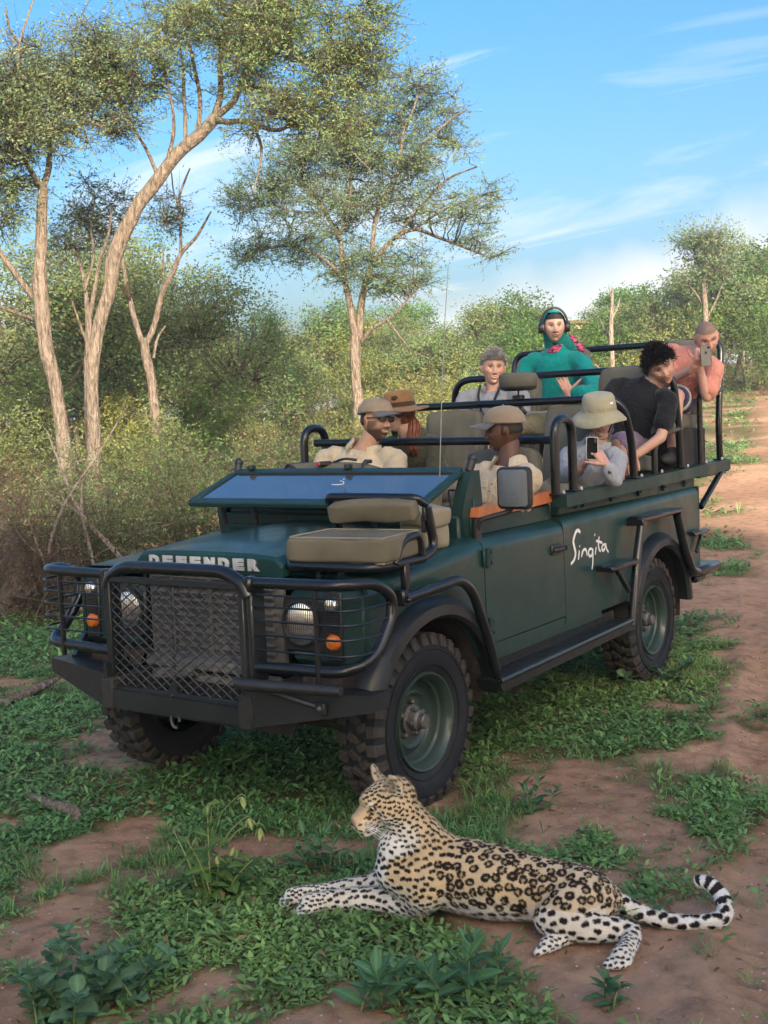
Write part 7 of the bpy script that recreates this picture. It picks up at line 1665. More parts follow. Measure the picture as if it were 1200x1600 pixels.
# ------------------------------------------------------------------ leopard
def sm(a, b, x):
    t = np.clip((x - a) / (b - a), 0, 1); return t * t * (3 - 2 * t)
def build_leopard():
    rng = np.random.default_rng(12)
    o2 = w3(3.93, 0.25, 0.0); base = V(o2[0], o2[1], float(hgt(o2[0], o2[1])))
    q = lambda s, t, z: w3(s, t, z) - base
    R3 = np.array([R2[0], R2[1], 0.0]); T3 = -np.array([F2[0], F2[1], 0.0])           # along the body, towards the viewer
    root = empty('leopard', base); tag(root, 'spotted leopard lying on the ground beside the front wheel, tail curled', 'leopard')
    m = MB()
    def ell(c, r, R=None): m.ball(c, r, 18, 12, R)
    Bd = np.stack([R3, T3, V(0, 0, 1)], 1)
    def ch(pts, n=16): chain(m, [tuple(q(*p[:3])) + (p[3],) for p in pts], n)
    # trunk, chest and neck
    ch([(3.985, 0.055, 0.160, 0.116), (4.00, 0.12, 0.160, 0.128), (3.985, 0.20, 0.150, 0.128), (3.92, 0.33, 0.140, 0.126), (3.885, 0.45, 0.132, 0.112), (3.84, 0.55, 0.128, 0.106), (3.80, 0.64, 0.118, 0.098), (3.815, 0.70, 0.105, 0.060)])
    ch([(3.99, 0.085, 0.20, 0.112), (3.995, 0.072, 0.275, 0.096), (3.995, 0.034, 0.345, 0.080), (3.985, -0.002, 0.395, 0.070)])
    ch([(3.975, 0.0, 0.18, 0.088), (3.98, 0.005, 0.26, 0.074)])                      # front of the chest
    ch([(3.995, 0.16, 0.235, 0.062), (3.98, 0.10, 0.27, 0.07)])                       # withers
    # shoulders and forelegs
    ch([(3.945, 0.105, 0.19, 0.078), (3.915, 0.085, 0.12, 0.074), (3.955, 0.050, 0.060, 0.056), (4.01, -0.06, 0.054, 0.047), (4.04, -0.18, 0.048, 0.040), (4.05, -0.275, 0.042, 0.034), (4.035, -0.325, 0.036, 0.037)])
    ch([(4.06, 0.07, 0.18, 0.075), (4.09, -0.02, 0.11, 0.060), (4.10, -0.10, 0.062, 0.048), (4.11, -0.24, 0.048, 0.038), (4.115, -0.34, 0.042, 0.033), (4.11, -0.395, 0.036, 0.034)])
    for (s0, t0, z0, dt, ds) in ((4.03, -0.335, 0.030, -0.9, -0.25), (4.108, -0.405, 0.030, -0.95, -0.05)):
        for k in range(4):
            off = (k - 1.5) * 0.0185
            ch([(s0 + off, t0, z0, 0.0165), (s0 + off * 1.12 + ds * 0.03, t0 + dt * 0.028 * (1 if k in (1, 2) else 0.75), z0 - 0.010, 0.0145)], 10)
    # haunches, near hind leg folded out with hock and paw, far hind paw showing below
    ch([(3.785, 0.620, 0.135, 0.095), (3.745, 0.565, 0.110, 0.088), (3.735, 0.515, 0.085, 0.070), (3.700, 0.570, 0.075, 0.058), (3.685, 0.650, 0.066, 0.046), (3.692, 0.735, 0.052, 0.034), (3.690, 0.757, 0.046, 0.033), (3.635, 0.748, 0.040, 0.029), (3.575, 0.715, 0.034, 0.031), (3.550, 0.695, 0.030, 0.031)])
    ch([(3.80, 0.60, 0.10, 0.075), (3.73, 0.58, 0.055, 0.045), (3.70, 0.545, 0.040, 0.033), (3.668, 0.500, 0.034, 0.030), (3.655, 0.478, 0.030, 0.028)])
    for k in range(4):
        off = (k - 1.5) * 0.017
        ch([(3.540 - 0.35 * abs(off), 0.690 + off, 0.026, 0.0150), (3.518 - 0.004 * (k in (1, 2)), 0.672 + off, 0.020, 0.0135)], 10)
        ch([(3.655 + off * 0.8, 0.475 + off * 0.4, 0.026, 0.0135), (3.645 + off * 0.8, 0.450 + off * 0.4, 0.020, 0.0125)], 10)
    TP = spline([(3.815, 0.69, 0.105, 0.040), (3.825, 0.745, 0.088, 0.033), (3.80, 0.83, 0.052, 0.029), (3.777, 0.93, 0.034, 0.0275), (3.768, 1.02, 0.032, 0.027), (3.772, 1.075, 0.036, 0.0268), (3.80, 1.105, 0.055, 0.0265), (3.84, 1.103, 0.088, 0.0265), (3.868, 1.078, 0.118, 0.026), (3.885, 1.050, 0.126, 0.0235), (3.893, 1.032, 0.116, 0.018)], 40)
    TW = np.array([q(*p[:3]) for p in TP]); m.tube(TW, TP[:, 3], 14)
    # head
    hd = nrm(-R3 * math.cos(rad(27)) + T3 * math.sin(rad(27)) + V(0, 0, -0.34)); lf = nrm(np.cross(V(0, 0, 1), hd)); hu = np.cross(hd, lf); HB = np.stack([hd, lf, hu], 1); HC = q(3.985, -0.040, 0.425)
    hp = lambda x, y, z: HC + HB @ (V(x, y, z) * 1.05)
    def he(c, r): m.ball(hp(*c), np.array(r) * 1.05, 18, 12, HB)
    def hc(a, b, ra, rb): cap(m, hp(*a), hp(*b), ra * 1.05, rb * 1.05, 14)
    he((-0.010, 0, 0.006), (0.078, 0.068, 0.064)); he((0.034, 0, 0.026), (0.052, 0.046, 0.040)); he((-0.05, 0, -0.01), (0.06, 0.07, 0.065))
    for s in (1, -1): he((0.005, s * 0.052, -0.020), (0.048, 0.032, 0.042)); he((0.106, s * 0.017, -0.032), (0.028, 0.022, 0.020)); he((0.052, s * 0.030, 0.030), (0.020, 0.016, 0.012))
    hc((0.05, 0, 0.008), (0.112, 0, -0.008), 0.034, 0.022); hc((0.04, 0, -0.02), (0.106, 0, -0.030), 0.040, 0.027); hc((0.03, 0, -0.054), (0.102, 0, -0.062), 0.028, 0.018); he((0.127, 0, -0.012), (0.012, 0.017, 0.012))
    for s in (1, -1):
        R_ = HB @ rotm('Z', s * 0.55) @ rotm('X', s * -0.42)
        m.ball(hp(-0.024, s * 0.064, 0.064), (0.0145, 0.041, 0.046), 14, 10, R_)
        m.ball(hp(-0.030, s * 0.052, 0.046), (0.020, 0.030, 0.024), 12, 8, R_)
    me = skin_mesh(m, 0.0036, 7, 'body')
    c = coords(me); n = normals(me)
    # hollow the ears and eye sockets
    for s in (1, -1):
        R_ = HB @ rotm('Z', s * 0.55) @ rotm('X', s * -0.42); e = (c - hp(-0.018, s * 0.058, 0.066)) @ R_
        k = np.exp(-(e[:, 1] / 0.018) ** 2 - (e[:, 2] / 0.026) ** 2) * (e[:, 0] > -0.002) * (np.abs(e[:, 0]) < 0.03)
        c = c - (R_[:, 0] * (k * 0.011)[:, None])
        d = np.linalg.norm(c - hp(0.064, s * 0.034, 0.016), axis=1); c = c - n * (0.006 * np.exp(-(d / 0.011) ** 2))[:, None]
    # soft muscle and coat unevenness
    c = c + n * ((vnoise(c, 14, 2) - 0.5) * 0.008)[:, None]
    c[:, 2] = np.maximum(c[:, 2], -0.012)
    set_coords(me, c); n = normals(me)
    # regions
    hl = (c - HC) @ HB / 1.05
    w_s, w_t = st(c[:, 0] + base[0], c[:, 1] + base[1]); z = c[:, 2]
    head = sm(-0.075, -0.045, hl[:, 0]) * (np.linalg.norm(hl, axis=1) < 0.16)
    dt = np.min(np.linalg.norm(c[:, None, :] - TW[None, ::2], axis=2), axis=1) if len(c) < 1 else None
    kd = KDTree(len(TW)); [kd.insert(p, i) for i, p in enumerate(TW)]; kd.balance()
    tail = np.zeros(len(c)); ti = np.zeros(len(c))
    far = np.where((w_t > 0.68) & (w_s > 3.745))[0]
    for i in far:
        p_, j, d_ = kd.find(c[i]); tail[i] = 1.0 if (d_ < 0.05 and j > 3) else 0; ti[i] = j
    foreleg = (w_t < 0.0) & (z < 0.10); paw = ((w_t < -0.26) & (z < 0.09)) | ((w_s < 3.62) & (z < 0.075)) | ((w_t < 0.54) & (w_s < 3.70) & (z < 0.06) & (w_t > 0.3))
    hind = ((w_s < 3.715) & (z < 0.13)) | paw
    limbs = np.clip(foreleg * 1.0 + hind * 1.0, 0, 1)
    neckr = (1 - head) * sm(0.20, 0.30, z) * (w_t < 0.22)
    # base coat: tawny above, white below, on the chest, throat, muzzle sides and inside the legs
    tawny = np.array([0.64, 0.485, 0.295]); pale = np.array([0.72, 0.615, 0.46]); white = np.array([0.80, 0.785, 0.75])
    low = 1 - sm(0.030, 0.130, z + 0.05 * n[:, 2])
    down = sm(-0.05, 0.65, -n[:, 2])
    chest = sm(0.25, 0.85, -(n @ R3)) * (1 - sm(0.22, 0.34, z)) * (1 - sm(-0.03, 0.06, w_t)) * (1 - 0.7 * head)
    throat = sm(-0.030, -0.085, hl[:, 2]) * 0.8 * sm(-0.05, 0.03, hl[:, 0]) * (np.linalg.norm(hl, axis=1) < 0.19)
    rear = sm(0.35, 0.75, w_t)
    wmask = np.clip(np.maximum.reduce([low * 0.85, down * 0.9, chest, throat, limbs * 0.45, tail * 0.75, rear * 0.15]), 0, 1)
    nz = vnoise(c, 30, 2)[:, None]
    col = (tawny * (1 - sm(0.0, 0.6, wmask)[:, None]) + pale * sm(0.0, 0.6, wmask)[:, None]); col = col * (1 - wmask[:, None]) + white * wmask[:, None]; col = col * (0.9 + 0.2 * nz)
    # spots: blue-noise centres on the skin, rosettes on flank and back, solid on limbs, small on neck and head
    size = np.full(len(c), 0.0192)
    size = np.where(limbs > 0.5, 0.0172, size); size = np.where(z < 0.075, np.minimum(size, 0.020), size)
    size = size * (1 - 0.42 * neckr); size = np.where((w_t < 0.12) & (head < 0.3), np.minimum(size, 0.0135), size)
    size = np.where(head > 0.3, 0.0094, size); size = np.where(paw, 0.0092, size); size = np.where(tail > 0.5, 0.021, size); size = np.where(chest > 0.4, 0.015, size)
    order = rng.permutation(len(c)); cell = {}; cen = []; G = 0.03
    for i in order:
        p = c[i]; sp = size[i] * 1.62
        k = (int(math.floor(p[0] / G)), int(math.floor(p[1] / G)), int(math.floor(p[2] / G))); ok = True
        rg = 2 if sp > 0.03 else 1
        for a in range(-rg, rg + 1):
            for b in range(-rg, rg + 1):
                for d in range(-rg, rg + 1):
                    for j in cell.get((k[0] + a, k[1] + b, k[2] + d), ()):
                        qd = c[j] - p
                        if qd @ qd < (0.5 * (sp + size[j] * 1.62)) ** 2: ok = False; break
                    if not ok: break
                if not ok: break
            if not ok: break
        if ok and hl[i, 0] > 0.062 and abs(hl[i, 1]) < 0.024 and -0.028 < hl[i, 2] < 0.018: ok = False
        if ok: cell.setdefault(k, []).append(i); cen.append(i)
    subs = []; fills = []
    for i in cen:
        p = c[i]; nn = n[i]; r = size[i]; u = nrm(np.cross(nn, R3 + V(0.01, 0.02, 0.03))); v = np.cross(nn, u)
        solid = limbs[i] > 0.5 or head[i] > 0.3 or neckr[i] > 0.35 or tail[i] > 0.5 or r < 0.0160 or z[i] < 0.08 or w_t[i] < 0.10
        if solid:
            L_ = rng.uniform(0.9, 1.35); a = rng.uniform(-0.5, 0.5); d = (v * math.cos(a) + u * math.sin(a)) * r * 0.30 * L_
            rr_ = r * rng.uniform(0.48, 0.62)
            subs.append((p - d, rr_)); subs.append((p + d, rr_ * rng.uniform(0.75, 1)))
        else:
            nb = int(rng.choice([2, 3, 3, 3, 4])); a0 = rng.uniform(0, 2 * PI); er = rng.uniform(0.82, 1.12)
            for k in range(nb):
                gap = rng.uniform(0.55, 1.25); sp_ = 2 * PI / nb - gap; th = rng.uniform(0.24, 0.40); rr0 = rng.uniform(0.52, 0.66)
                nd = max(2, int(round(sp_ * rr0 / 0.24)))
                for a in a0 + 2 * PI * k / nb + np.linspace(0, sp_, nd):
                    subs.append((p + (u * math.cos(a) * er + v * math.sin(a) / er) * r * rr0 * rng.uniform(0.9, 1.1), r * th * rng.uniform(0.8, 1.15)))
            fills.append((p, r * 0.66))
    def paint(lst, colr, soft):
        nonlocal col
        kd2 = KDTree(len(lst)); [kd2.insert(p, i) for i, (p, r) in enumerate(lst)]; kd2.balance(); rmax = max(r for p, r in lst) * 1.3
        wob = vnoise(c, 150, 2)
        for i in range(len(c)):
            best = 0.0
            for (p, j, d) in kd2.find_n(c[i], 4):
                if d > rmax: break
                x = d / (lst[j][1] * (0.76 + 0.48 * wob[i])); best = max(best, 1 - (x - 1 + soft) / (2 * soft) if x > 1 - soft else 1.0)
            if best > 0: b = min(1, best); col[i] = col[i] * (1 - b) + np.array(colr) * b
    paint(fills, (0.44, 0.31, 0.17), 0.3); paint(subs, (0.022, 0.017, 0.015), 0.16)
    # head markings
    def blot(p, r, colr, a=1.0):
        nonlocal col
        d = np.linalg.norm(hl - np.array(p), axis=1); k = (a * np.exp(-(d / r) ** 4))[:, None]; col = col * (1 - k) + np.array(colr) * k
    blot((0.075, 0, 0.028), 0.022, (0.50, 0.36, 0.20), 0.8); blot((0.100, 0, 0.012), 0.018, (0.48, 0.33, 0.19), 0.9)
    for s in (1, -1):
        blot((0.10, s * 0.026, -0.034), 0.020, (0.62, 0.55, 0.45), 0.7)
        for k in range(3):
            for j in range(6): blot((0.116 - 0.008 * j, s * (0.020 + 0.0045 * j), -0.022 - 0.010 * k + 0.001 * j), 0.0038, (0.05, 0.035, 0.03), 0.9)
        for t_ in np.linspace(0, 1, 7): blot((0.066 + 0.02 * t_, s * (0.032 - 0.006 * t_), 0.010 - 0.024 * t_), 0.0045, (0.04, 0.025, 0.02), 0.9)
        blot((0.062, s * 0.038, 0.018), 0.0135, (0.03, 0.02, 0.016), 0.95); blot((0.062, s * 0.036, 0.034), 0.008, (0.80, 0.74, 0.62), 0.7); blot((0.058, s * 0.040, 0.000), 0.009, (0.75, 0.68, 0.56), 0.6)
        for t_ in np.linspace(0, 1, 8): blot((0.108 - 0.055 * t_, s * (0.018 + 0.026 * t_), -0.047 + 0.012 * t_), 0.0035, (0.03, 0.02, 0.018), 0.9)
        R_ = HB @ rotm('Z', s * 0.55) @ rotm('X', s * -0.42); e = (c - hp(-0.022, s * 0.058, 0.066)) @ R_
        k = (np.exp(-(e[:, 1] / 0.017) ** 2 - (e[:, 2] / 0.024) ** 2) * sm(0.0, 0.006, e[:, 0]) * (np.abs(e[:, 0]) < 0.03))[:, None]; col = col * (1 - 0.85 * k) + np.array([0.11, 0.085, 0.065]) * 0.85 * k
        er_ = (np.exp(-(e[:, 1] / 0.034) ** 4 - (e[:, 2] / 0.038) ** 4) * (np.abs(e[:, 0]) < 0.035) * (hl[:, 2] > 0.045))[:, None]; col = col * (1 - 0.55 * er_) + np.array([0.33, 0.27, 0.195]) * 0.55 * er_
    blot((0.138, 0, -0.010), 0.0185, (0.11, 0.055, 0.05), 1.0); blot((0.085, 0, 0.018), 0.028, (0.42, 0.32, 0.21), 0.8); blot((0.112, 0, 0.004), 0.022, (0.40, 0.29, 0.19), 0.8); blot((0.090, 0, -0.070), 0.016, (0.85, 0.83, 0.79), 0.8)
    # tail rings towards the tip
    for i in np.where(tail > 0.5)[0]:
        j = ti[i]
        if j > 25:
            ph = (j - 25) / 15.0 * 4.3; k = 1.0 if (ph % 1.0) < 0.55 and n[i][2] > -0.45 else 0.0
            col[i] = np.array([0.03, 0.025, 0.024]) if k else white * 0.95
        if j >= 38: col[i] = white
    set_colors(me, col)
    M_COAT = M_attr('leopard_coat', rough=0.85, spec=0.12, bscale=300, bstr=0.35, bdist=0.002)
    link('body', me, M_COAT, root, 180)
    # fur: short hairs lying along the coat, coloured where they grow
    nf = 150000; i = rng.integers(0, len(c), nf); p = c[i] + rng.normal(size=(nf, 3)) * 0.0016; nn = n[i]
    axis = R3 + V(0, 0, -0.15); flow = np.tile(axis, (nf, 1)); fl = foreleg[i]; flow[fl] = -R3 + V(0, 0, -0.1); hm = head[i] > 0.4; flow[hm] = -hd
    flow[neckr[i] > 0.3] = R3 * 0.5 + V(0, 0, -0.8)
    flow = flow - nn * (flow * nn).sum(1)[:, None]; flow /= np.linalg.norm(flow, axis=1)[:, None] + 1e-6
    d = flow + nn * rng.uniform(0.22, 0.55, (nf, 1)) + rng.normal(size=(nf, 3)) * 0.22; d /= np.linalg.norm(d, axis=1)[:, None]
    Lh = 0.0065 * rng.uniform(0.6, 1.3, nf); Lh = np.where(hm, Lh * 0.55, Lh); Lh = np.where(paw[i], Lh * 0.6, Lh); Lh = Lh * (1 + 1.3 * wmask[i] * (1 - limbs[i]) * (1 - head[i]) * (z[i] < 0.14) * (1 - tail[i])); Lh = np.where(neckr[i] > 0.4, Lh * 1.25, Lh)
    s_ = np.cross(d, nn + rng.normal(size=(nf, 3)) * 0.3); s_ /= np.linalg.norm(s_, axis=1)[:, None] + 1e-6
    wd = 0.0007
    v = np.stack([p - s_ * wd, p + s_ * wd, p + d * Lh[:, None]], 1).reshape(-1, 3); cc = np.repeat(col[i] * rng.uniform(0.82, 1.2, (nf, 1)), 3, 0)
    fm = fast_mesh('fur', v, tris=np.arange(nf * 3).reshape(-1, 3), cols=cc); fo = link('fur', fm, M_COAT, root, 0); fo['kind'] = 'stuff'
    for s in (1, -1):
        b = MB(); b.ball(hp(0.0615, s * 0.0350, 0.0165), 0.0108, 16, 12)
        vv = b.v[-1]; loc = (vv - hp(0.0595, s * 0.0345, 0.0165)) @ HB / 0.0098; gz = nrm(V(1, s * 0.45, -0.1)); k = loc @ gz
        b.c[-1] = np.where((k > 0.93)[:, None], np.array([[0.01, 0.01, 0.01]]), np.where((k > 0.55)[:, None], np.array([[0.42, 0.36, 0.16]]), np.array([[0.03, 0.02, 0.015]])))
        b.build('eye', M_EYE, root, 180, colors=True)
        for k_ in range(9):
            b = MB(); a = hp(0.105 - 0.006 * (k_ % 3), s * 0.030, -0.026 - 0.007 * (k_ // 3)); e = hp(0.070 - 0.02 * (k_ % 3), s * (0.095 + 0.012 * (k_ % 2)), -0.055 - 0.022 * (k_ // 3) - 0.01 * (k_ % 3))
            b.tube(spline([a, (a + e) / 2 + HB @ V(0.01, s * 0.008, 0.006), e], 6), np.linspace(0.0009, 0.0003, 6), 4); b.build('whisker', M_WHITE, root, 0)
    return root
build_leopard()
# ------------------------------------------------------------------ ground cover, weeds, dead wood, stones
M_HERB = M_attr('herb_leaf', rough=0.6, spec=0.2, trans=0.34)
M_STEMG = M_noise('green_stem', (0.12, 0.17, 0.06), (0.20, 0.25, 0.09), 20, 0.7)

def blade_arrays(base, d, L, W, droop, col, rng):
    """curved two-part blades: base pair, middle pair, tip pair (narrow)."""
    n = len(base); side = np.cross(d, np.array([[0, 0, 1.0]])) + rng.normal(size=(n, 3)) * 0.25; side /= np.linalg.norm(side, axis=1)[:, None] + 1e-9
    L = L[:, None]; W = W[:, None]; dn = np.array([[0, 0, -1.0]])
    m1 = base + d * L * 0.5; tip = base + d * L + dn * L * droop[:, None]
    v = np.stack([base - side * W * 0.22, base + side * W * 0.22, m1 + side * W * 0.5, m1 - side * W * 0.5, tip + side * W * 0.06, tip - side * W * 0.06], 1).reshape(-1, 3)
    k = np.arange(n)[:, None] * 6
    f = np.concatenate([k + np.array([[0, 1, 2, 3]]), k + np.array([[3, 2, 4, 5]])])
    c = np.repeat(col, 6, 0); return v, f, c

def ground_cover():
    rng = np.random.default_rng(77); V_ = []; F_ = []; C_ = []; n0 = 0
    for s0, s1, dens, sc, per in ((2.4, 5.2, 1500, 0.95, 8), (5.2, 8.5, 700, 1.1, 7), (8.5, 14, 260, 1.6, 6), (14, 26, 50, 2.4, 6), (26, 70, 7, 4.2, 6)):
        wmax = s1 / 3 * 1.12 + 0.5; A = (s1 - s0) * 2 * wmax; N = int(A * dens)
        s = rng.uniform(s0, s1, N); t = rng.uniform(-wmax, wmax, N); k = np.abs(t) < s / 3 * 1.12 + 0.5; s = s[k]; t = t[k]
        x, y = xy(s, t); cv = cover(x, y)
        keep = rng.random(len(x)) < cv ** 1.25 * 0.92 + 0.006
        # not inside tyres, nor through the leopard's body
        for wx, wy in ((0, 0.752), (0, -0.752), (-WB, 0.752), (-WB, -0.752)): keep &= ~((np.abs(x - wx) < 0.16) & (np.abs(y - wy) < 0.13))
        ls, lt = s - 3.93, t - 0.25
        keep &= ~((((lt + 0.36 * 0) / 0.52) ** 2 + ((ls + 0.36 * lt) / 0.13) ** 2) < 1)
        keep &= ~((t < 0.0) & (t > -0.42) & (s > 4.0) & (s < 4.14)); keep &= ~((np.abs(s - 3.63) < 0.09) & (t > 0.44) & (t < 0.80))
        x = x[keep]; y = y[keep]; s = s[keep]; n = len(x); z = hgt(x, y)
        P2 = np.stack([x, y], -1)
        kind = vnoise(P2 + 90, 1.1, 2)
        grass = (kind + rng.normal(size=n) * 0.08) > 0.66
        tone = rng.uniform(0.72, 1.25, n) * (0.8 + 0.45 * vnoise(P2 + 12, 0.8, 2)); yel = np.clip(vnoise(P2 + 200, 0.6, 2) * 2.2 - 0.9, 0, 1)
        size = sc * rng.uniform(0.6, 1.35, n)
        for b in range(per):
            a = rng.uniform(0, 2 * PI, n); el = np.where(grass, rng.uniform(0.5, 1.3, n), rng.uniform(0.05, 0.85, n))
            d = np.stack([np.cos(a) * np.cos(el), np.sin(a) * np.cos(el), np.sin(el)], 1)
            L = np.where(grass, rng.uniform(0.035, 0.085, n), rng.uniform(0.020, 0.045, n)) * size; W = np.where(grass, rng.uniform(0.0030, 0.0058, n), rng.uniform(0.009, 0.018, n)) * size
            r0 = np.where(grass, 0.012, rng.uniform(0.0, 0.05, n)) * size
            base = np.stack([x + d[:, 0] * r0, y + d[:, 1] * r0, z + np.where(grass, 0, rng.uniform(0, 0.035, n)) * size - 0.004], 1)
            col = (np.array([[0.150, 0.310, 0.112]]) * (1 - yel[:, None]) + np.array([[0.255, 0.375, 0.115]]) * yel[:, None]) * tone[:, None] * rng.uniform(0.8, 1.2, (n, 1))
            col = np.where(rng.random((n, 1)) < 0.02, np.array([[0.28, 0.20, 0.10]]), col)
            v, f, c = blade_arrays(base, d, L, W, rng.uniform(0.05, 0.5, n), col, rng)
            V_.append(v); F_.append(f + n0); C_.append(c); n0 += len(v)
    me = fast_mesh('ground_cover', np.concatenate(V_), quads=np.concatenate(F_), cols=np.concatenate(C_))
    o = link('ground_cover', me, M_HERB, None, 0); tag(o, 'low green weeds and short grass covering the sandy ground', 'grass', kind='stuff')
ground_cover()

def leaf_proto(L, W, shape='lance', fold=0.25, droop=0.25, wav=0.0, seed=0):
    """one leaf: a folded, drooping blade with a midrib; points along +x from the origin."""
    m = 9; rows = []
    for i in range(m):
        t = i / (m - 1)
        if shape == 'lance': w = math.sin(PI * min(1, t * 0.97 + 0.02) ** 0.85) ** 0.9
        else: w = math.sqrt(max(0, 1 - (2 * t - 1.04) ** 2)) if t < 1 else 0.12
        w = max(w, 0.03) * W / 2; x = L * t * (1 - 0.12 * droop * t); zc = -droop * L * t * t * 0.6
        rows.append([(x, w * e, zc + fold * abs(w * e) - wav * math.sin(t * 14 + e) * w * abs(e)) for e in (-1, -0.5, 0, 0.5, 1)])
    v = np.array(rows).reshape(-1, 3); f = [(i * 5 + j, (i + 1) * 5 + j, (i + 1) * 5 + j + 1, i * 5 + j + 1) for i in range(m - 1) for j in range(4)]
    return v, f
def leaf_variants(L, W, shape, tint, n=4, **k):
    out = []; rng = np.random.default_rng(int(L * 1e4))
    for i in range(n):
        v, f = leaf_proto(L, W, shape, fold=rng.uniform(0.15, 0.45), droop=rng.uniform(0.05, 0.6), wav=rng.uniform(0, 0.25))
        c = np.tile(np.array(tint) * rng.uniform(0.8, 1.2), (len(v), 1)); c[2::5] *= 1.45; c[:5] *= 1.2
        out.append(fast_mesh('leaf', v, quads=np.array(f), cols=c)); out[-1].materials.append(M_HERB); out[-1].shade_smooth()
    return out
def weed(name, label, s, t, protos, stems, cat='plant', seed=0, group=None, stem_r=0.004, stem_mat=None):
    """stems: list of (lean azimuth, lean, height, leaf count, leaf scale low, leaf scale high, elevation low/high)."""
    rng = np.random.default_rng(seed); x, y = xy(s, t); z = float(hgt(x, y)); root = empty(name, (x, y, z)); tag(root, label, cat, group)
    for (az, ln, h, nl, s_lo, s_hi, e_lo, e_hi, ox, oy) in stems:
        P = spline([(ox, oy, -0.01), (ox + 0.4 * ln * math.cos(az), oy + 0.4 * ln * math.sin(az), 0.5 * h), (ox + ln * math.cos(az), oy + ln * math.sin(az), h)], 10)
        m = MB(); m.tube(P, np.linspace(stem_r, stem_r * 0.45, 10), 6); m.build('stem', stem_mat or M_STEMG, root, 180)
        for k in range(nl):
            f = 0.12 + 0.88 * (k + 0.5) / nl; p = P[min(9, int(f * 9.99))]; a = az + k * 2.4 + rng.uniform(-0.4, 0.4); el = e_lo + (e_hi - e_lo) * f + rng.uniform(-0.2, 0.2)
            ob = bpy.data.objects.new('leaf', protos[rng.integers(len(protos))]); COL.objects.link(ob); ob.parent = root; ob.location = p
            ob.rotation_euler = (rng.uniform(-0.35, 0.35), -el, a); sc = (s_lo + (s_hi - s_lo) * f) * rng.uniform(0.85, 1.15); ob.scale = (sc, sc, sc)
    return root
LF_BIG = leaf_variants(0.135, 0.055, 'lance', (0.105, 0.215, 0.098)); LF_ROUND = leaf_variants(0.062, 0.055, 'round', (0.130, 0.235, 0.120)); LF_SAP = leaf_variants(0.075, 0.040, 'lance', (0.13, 0.22, 0.06)); LF_PALE = leaf_variants(0.055, 0.020, 'lance', (0.36, 0.42, 0.17)); LF_MID = leaf_variants(0.085, 0.034, 'lance', (0.090, 0.185, 0.085))
def px_st(s, t): return s, t
weed('broadleaf_weed', 'large leaved dark green weed at the bottom edge, beside the pale stone', 3.34, -0.065, LF_BIG, [(0.3, 0.05, 0.13, 13, 1.0, 0.55, 0.1, 1.0, 0, 0), (2.2, 0.06, 0.10, 10, 0.95, 0.55, 0.1, 0.9, 0.05, -0.05), (4.4, 0.05, 0.09, 9, 0.9, 0.5, 0.1, 0.9, -0.06, 0.04)], seed=1)
weed('broadleaf_weed', 'tallest large leaved weed below the belly of the leopard', 3.37, 0.195, LF_BIG, [(0.9, 0.03, 0.19, 15, 1.05, 0.5, 0.05, 1.1, 0, 0), (3.2, 0.06, 0.12, 11, 0.95, 0.5, 0.1, 0.9, -0.05, 0.06), (5.2, 0.06, 0.10, 10, 0.95, 0.5, 0.1, 0.9, 0.05, -0.05)], seed=2)
weed('broadleaf_weed', 'small leafy weed on bare sand below the hind paw', 3.33, 0.605, LF_MID, [(0.9, 0.02, 0.07, 14, 1.0, 0.6, 0.1, 0.9, 0, 0), (3.0, 0.05, 0.05, 8, 0.9, 0.6, 0.1, 0.6, 0.02, 0.03)], seed=3)
weed('round_leaved_weed', 'round leaved blue green weed in the bottom corner opposite the track', 3.42, -1.00, LF_ROUND, [(k * 1.05, 0.07 + 0.03 * (k % 3), 0.12 + 0.04 * (k % 2), 10, 1.25, 0.85, 0.1, 0.8, (0.06 + 0.012 * k) * math.cos(k * 1.9), (0.06 + 0.012 * k) * math.sin(k * 1.9)) for k in range(12)], seed=4)
weed('broadleaf_weed', 'bushy weed just in front of the leopard nose', 4.42, -0.325, LF_MID, [(k * 1.3, 0.05, 0.12 + 0.03 * (k % 2), 9, 1.15, 0.7, 0.1, 0.9, 0.05 * math.cos(k * 2), 0.05 * math.sin(k * 2)) for k in range(5)], seed=5)
weed('broadleaf_weed', 'leafy weed growing over the root of the leopard tail', 3.84, 0.80, LF_MID, [(k * 1.6, 0.04, 0.075, 8, 0.85, 0.6, 0.1, 0.8, 0.03 * math.cos(k * 2), 0.03 * math.sin(k * 2)) for k in range(3)], seed=6)
weed('broadleaf_weed', 'weed with upright leaves on the sand behind the leopard back', 5.02, 0.63, LF_MID, [(k * 1.4, 0.05, 0.11, 8, 1.05, 0.6, 0.1, 0.9, 0.05 * math.cos(k * 2), 0.05 * math.sin(k * 2)) for k in range(4)], seed=7)
weed('creeping_weed', 'round leaved creeper in front of the rear wheel', 7.45, 1.67, LF_ROUND, [(k * 0.9, 0.22, 0.10 + 0.05 * (k % 3), 8, 1.5, 1.0, 0.2, 0.9, 0.16 * math.cos(k * 2.4), 0.22 * math.sin(k * 2.4)) for k in range(8)], seed=8)
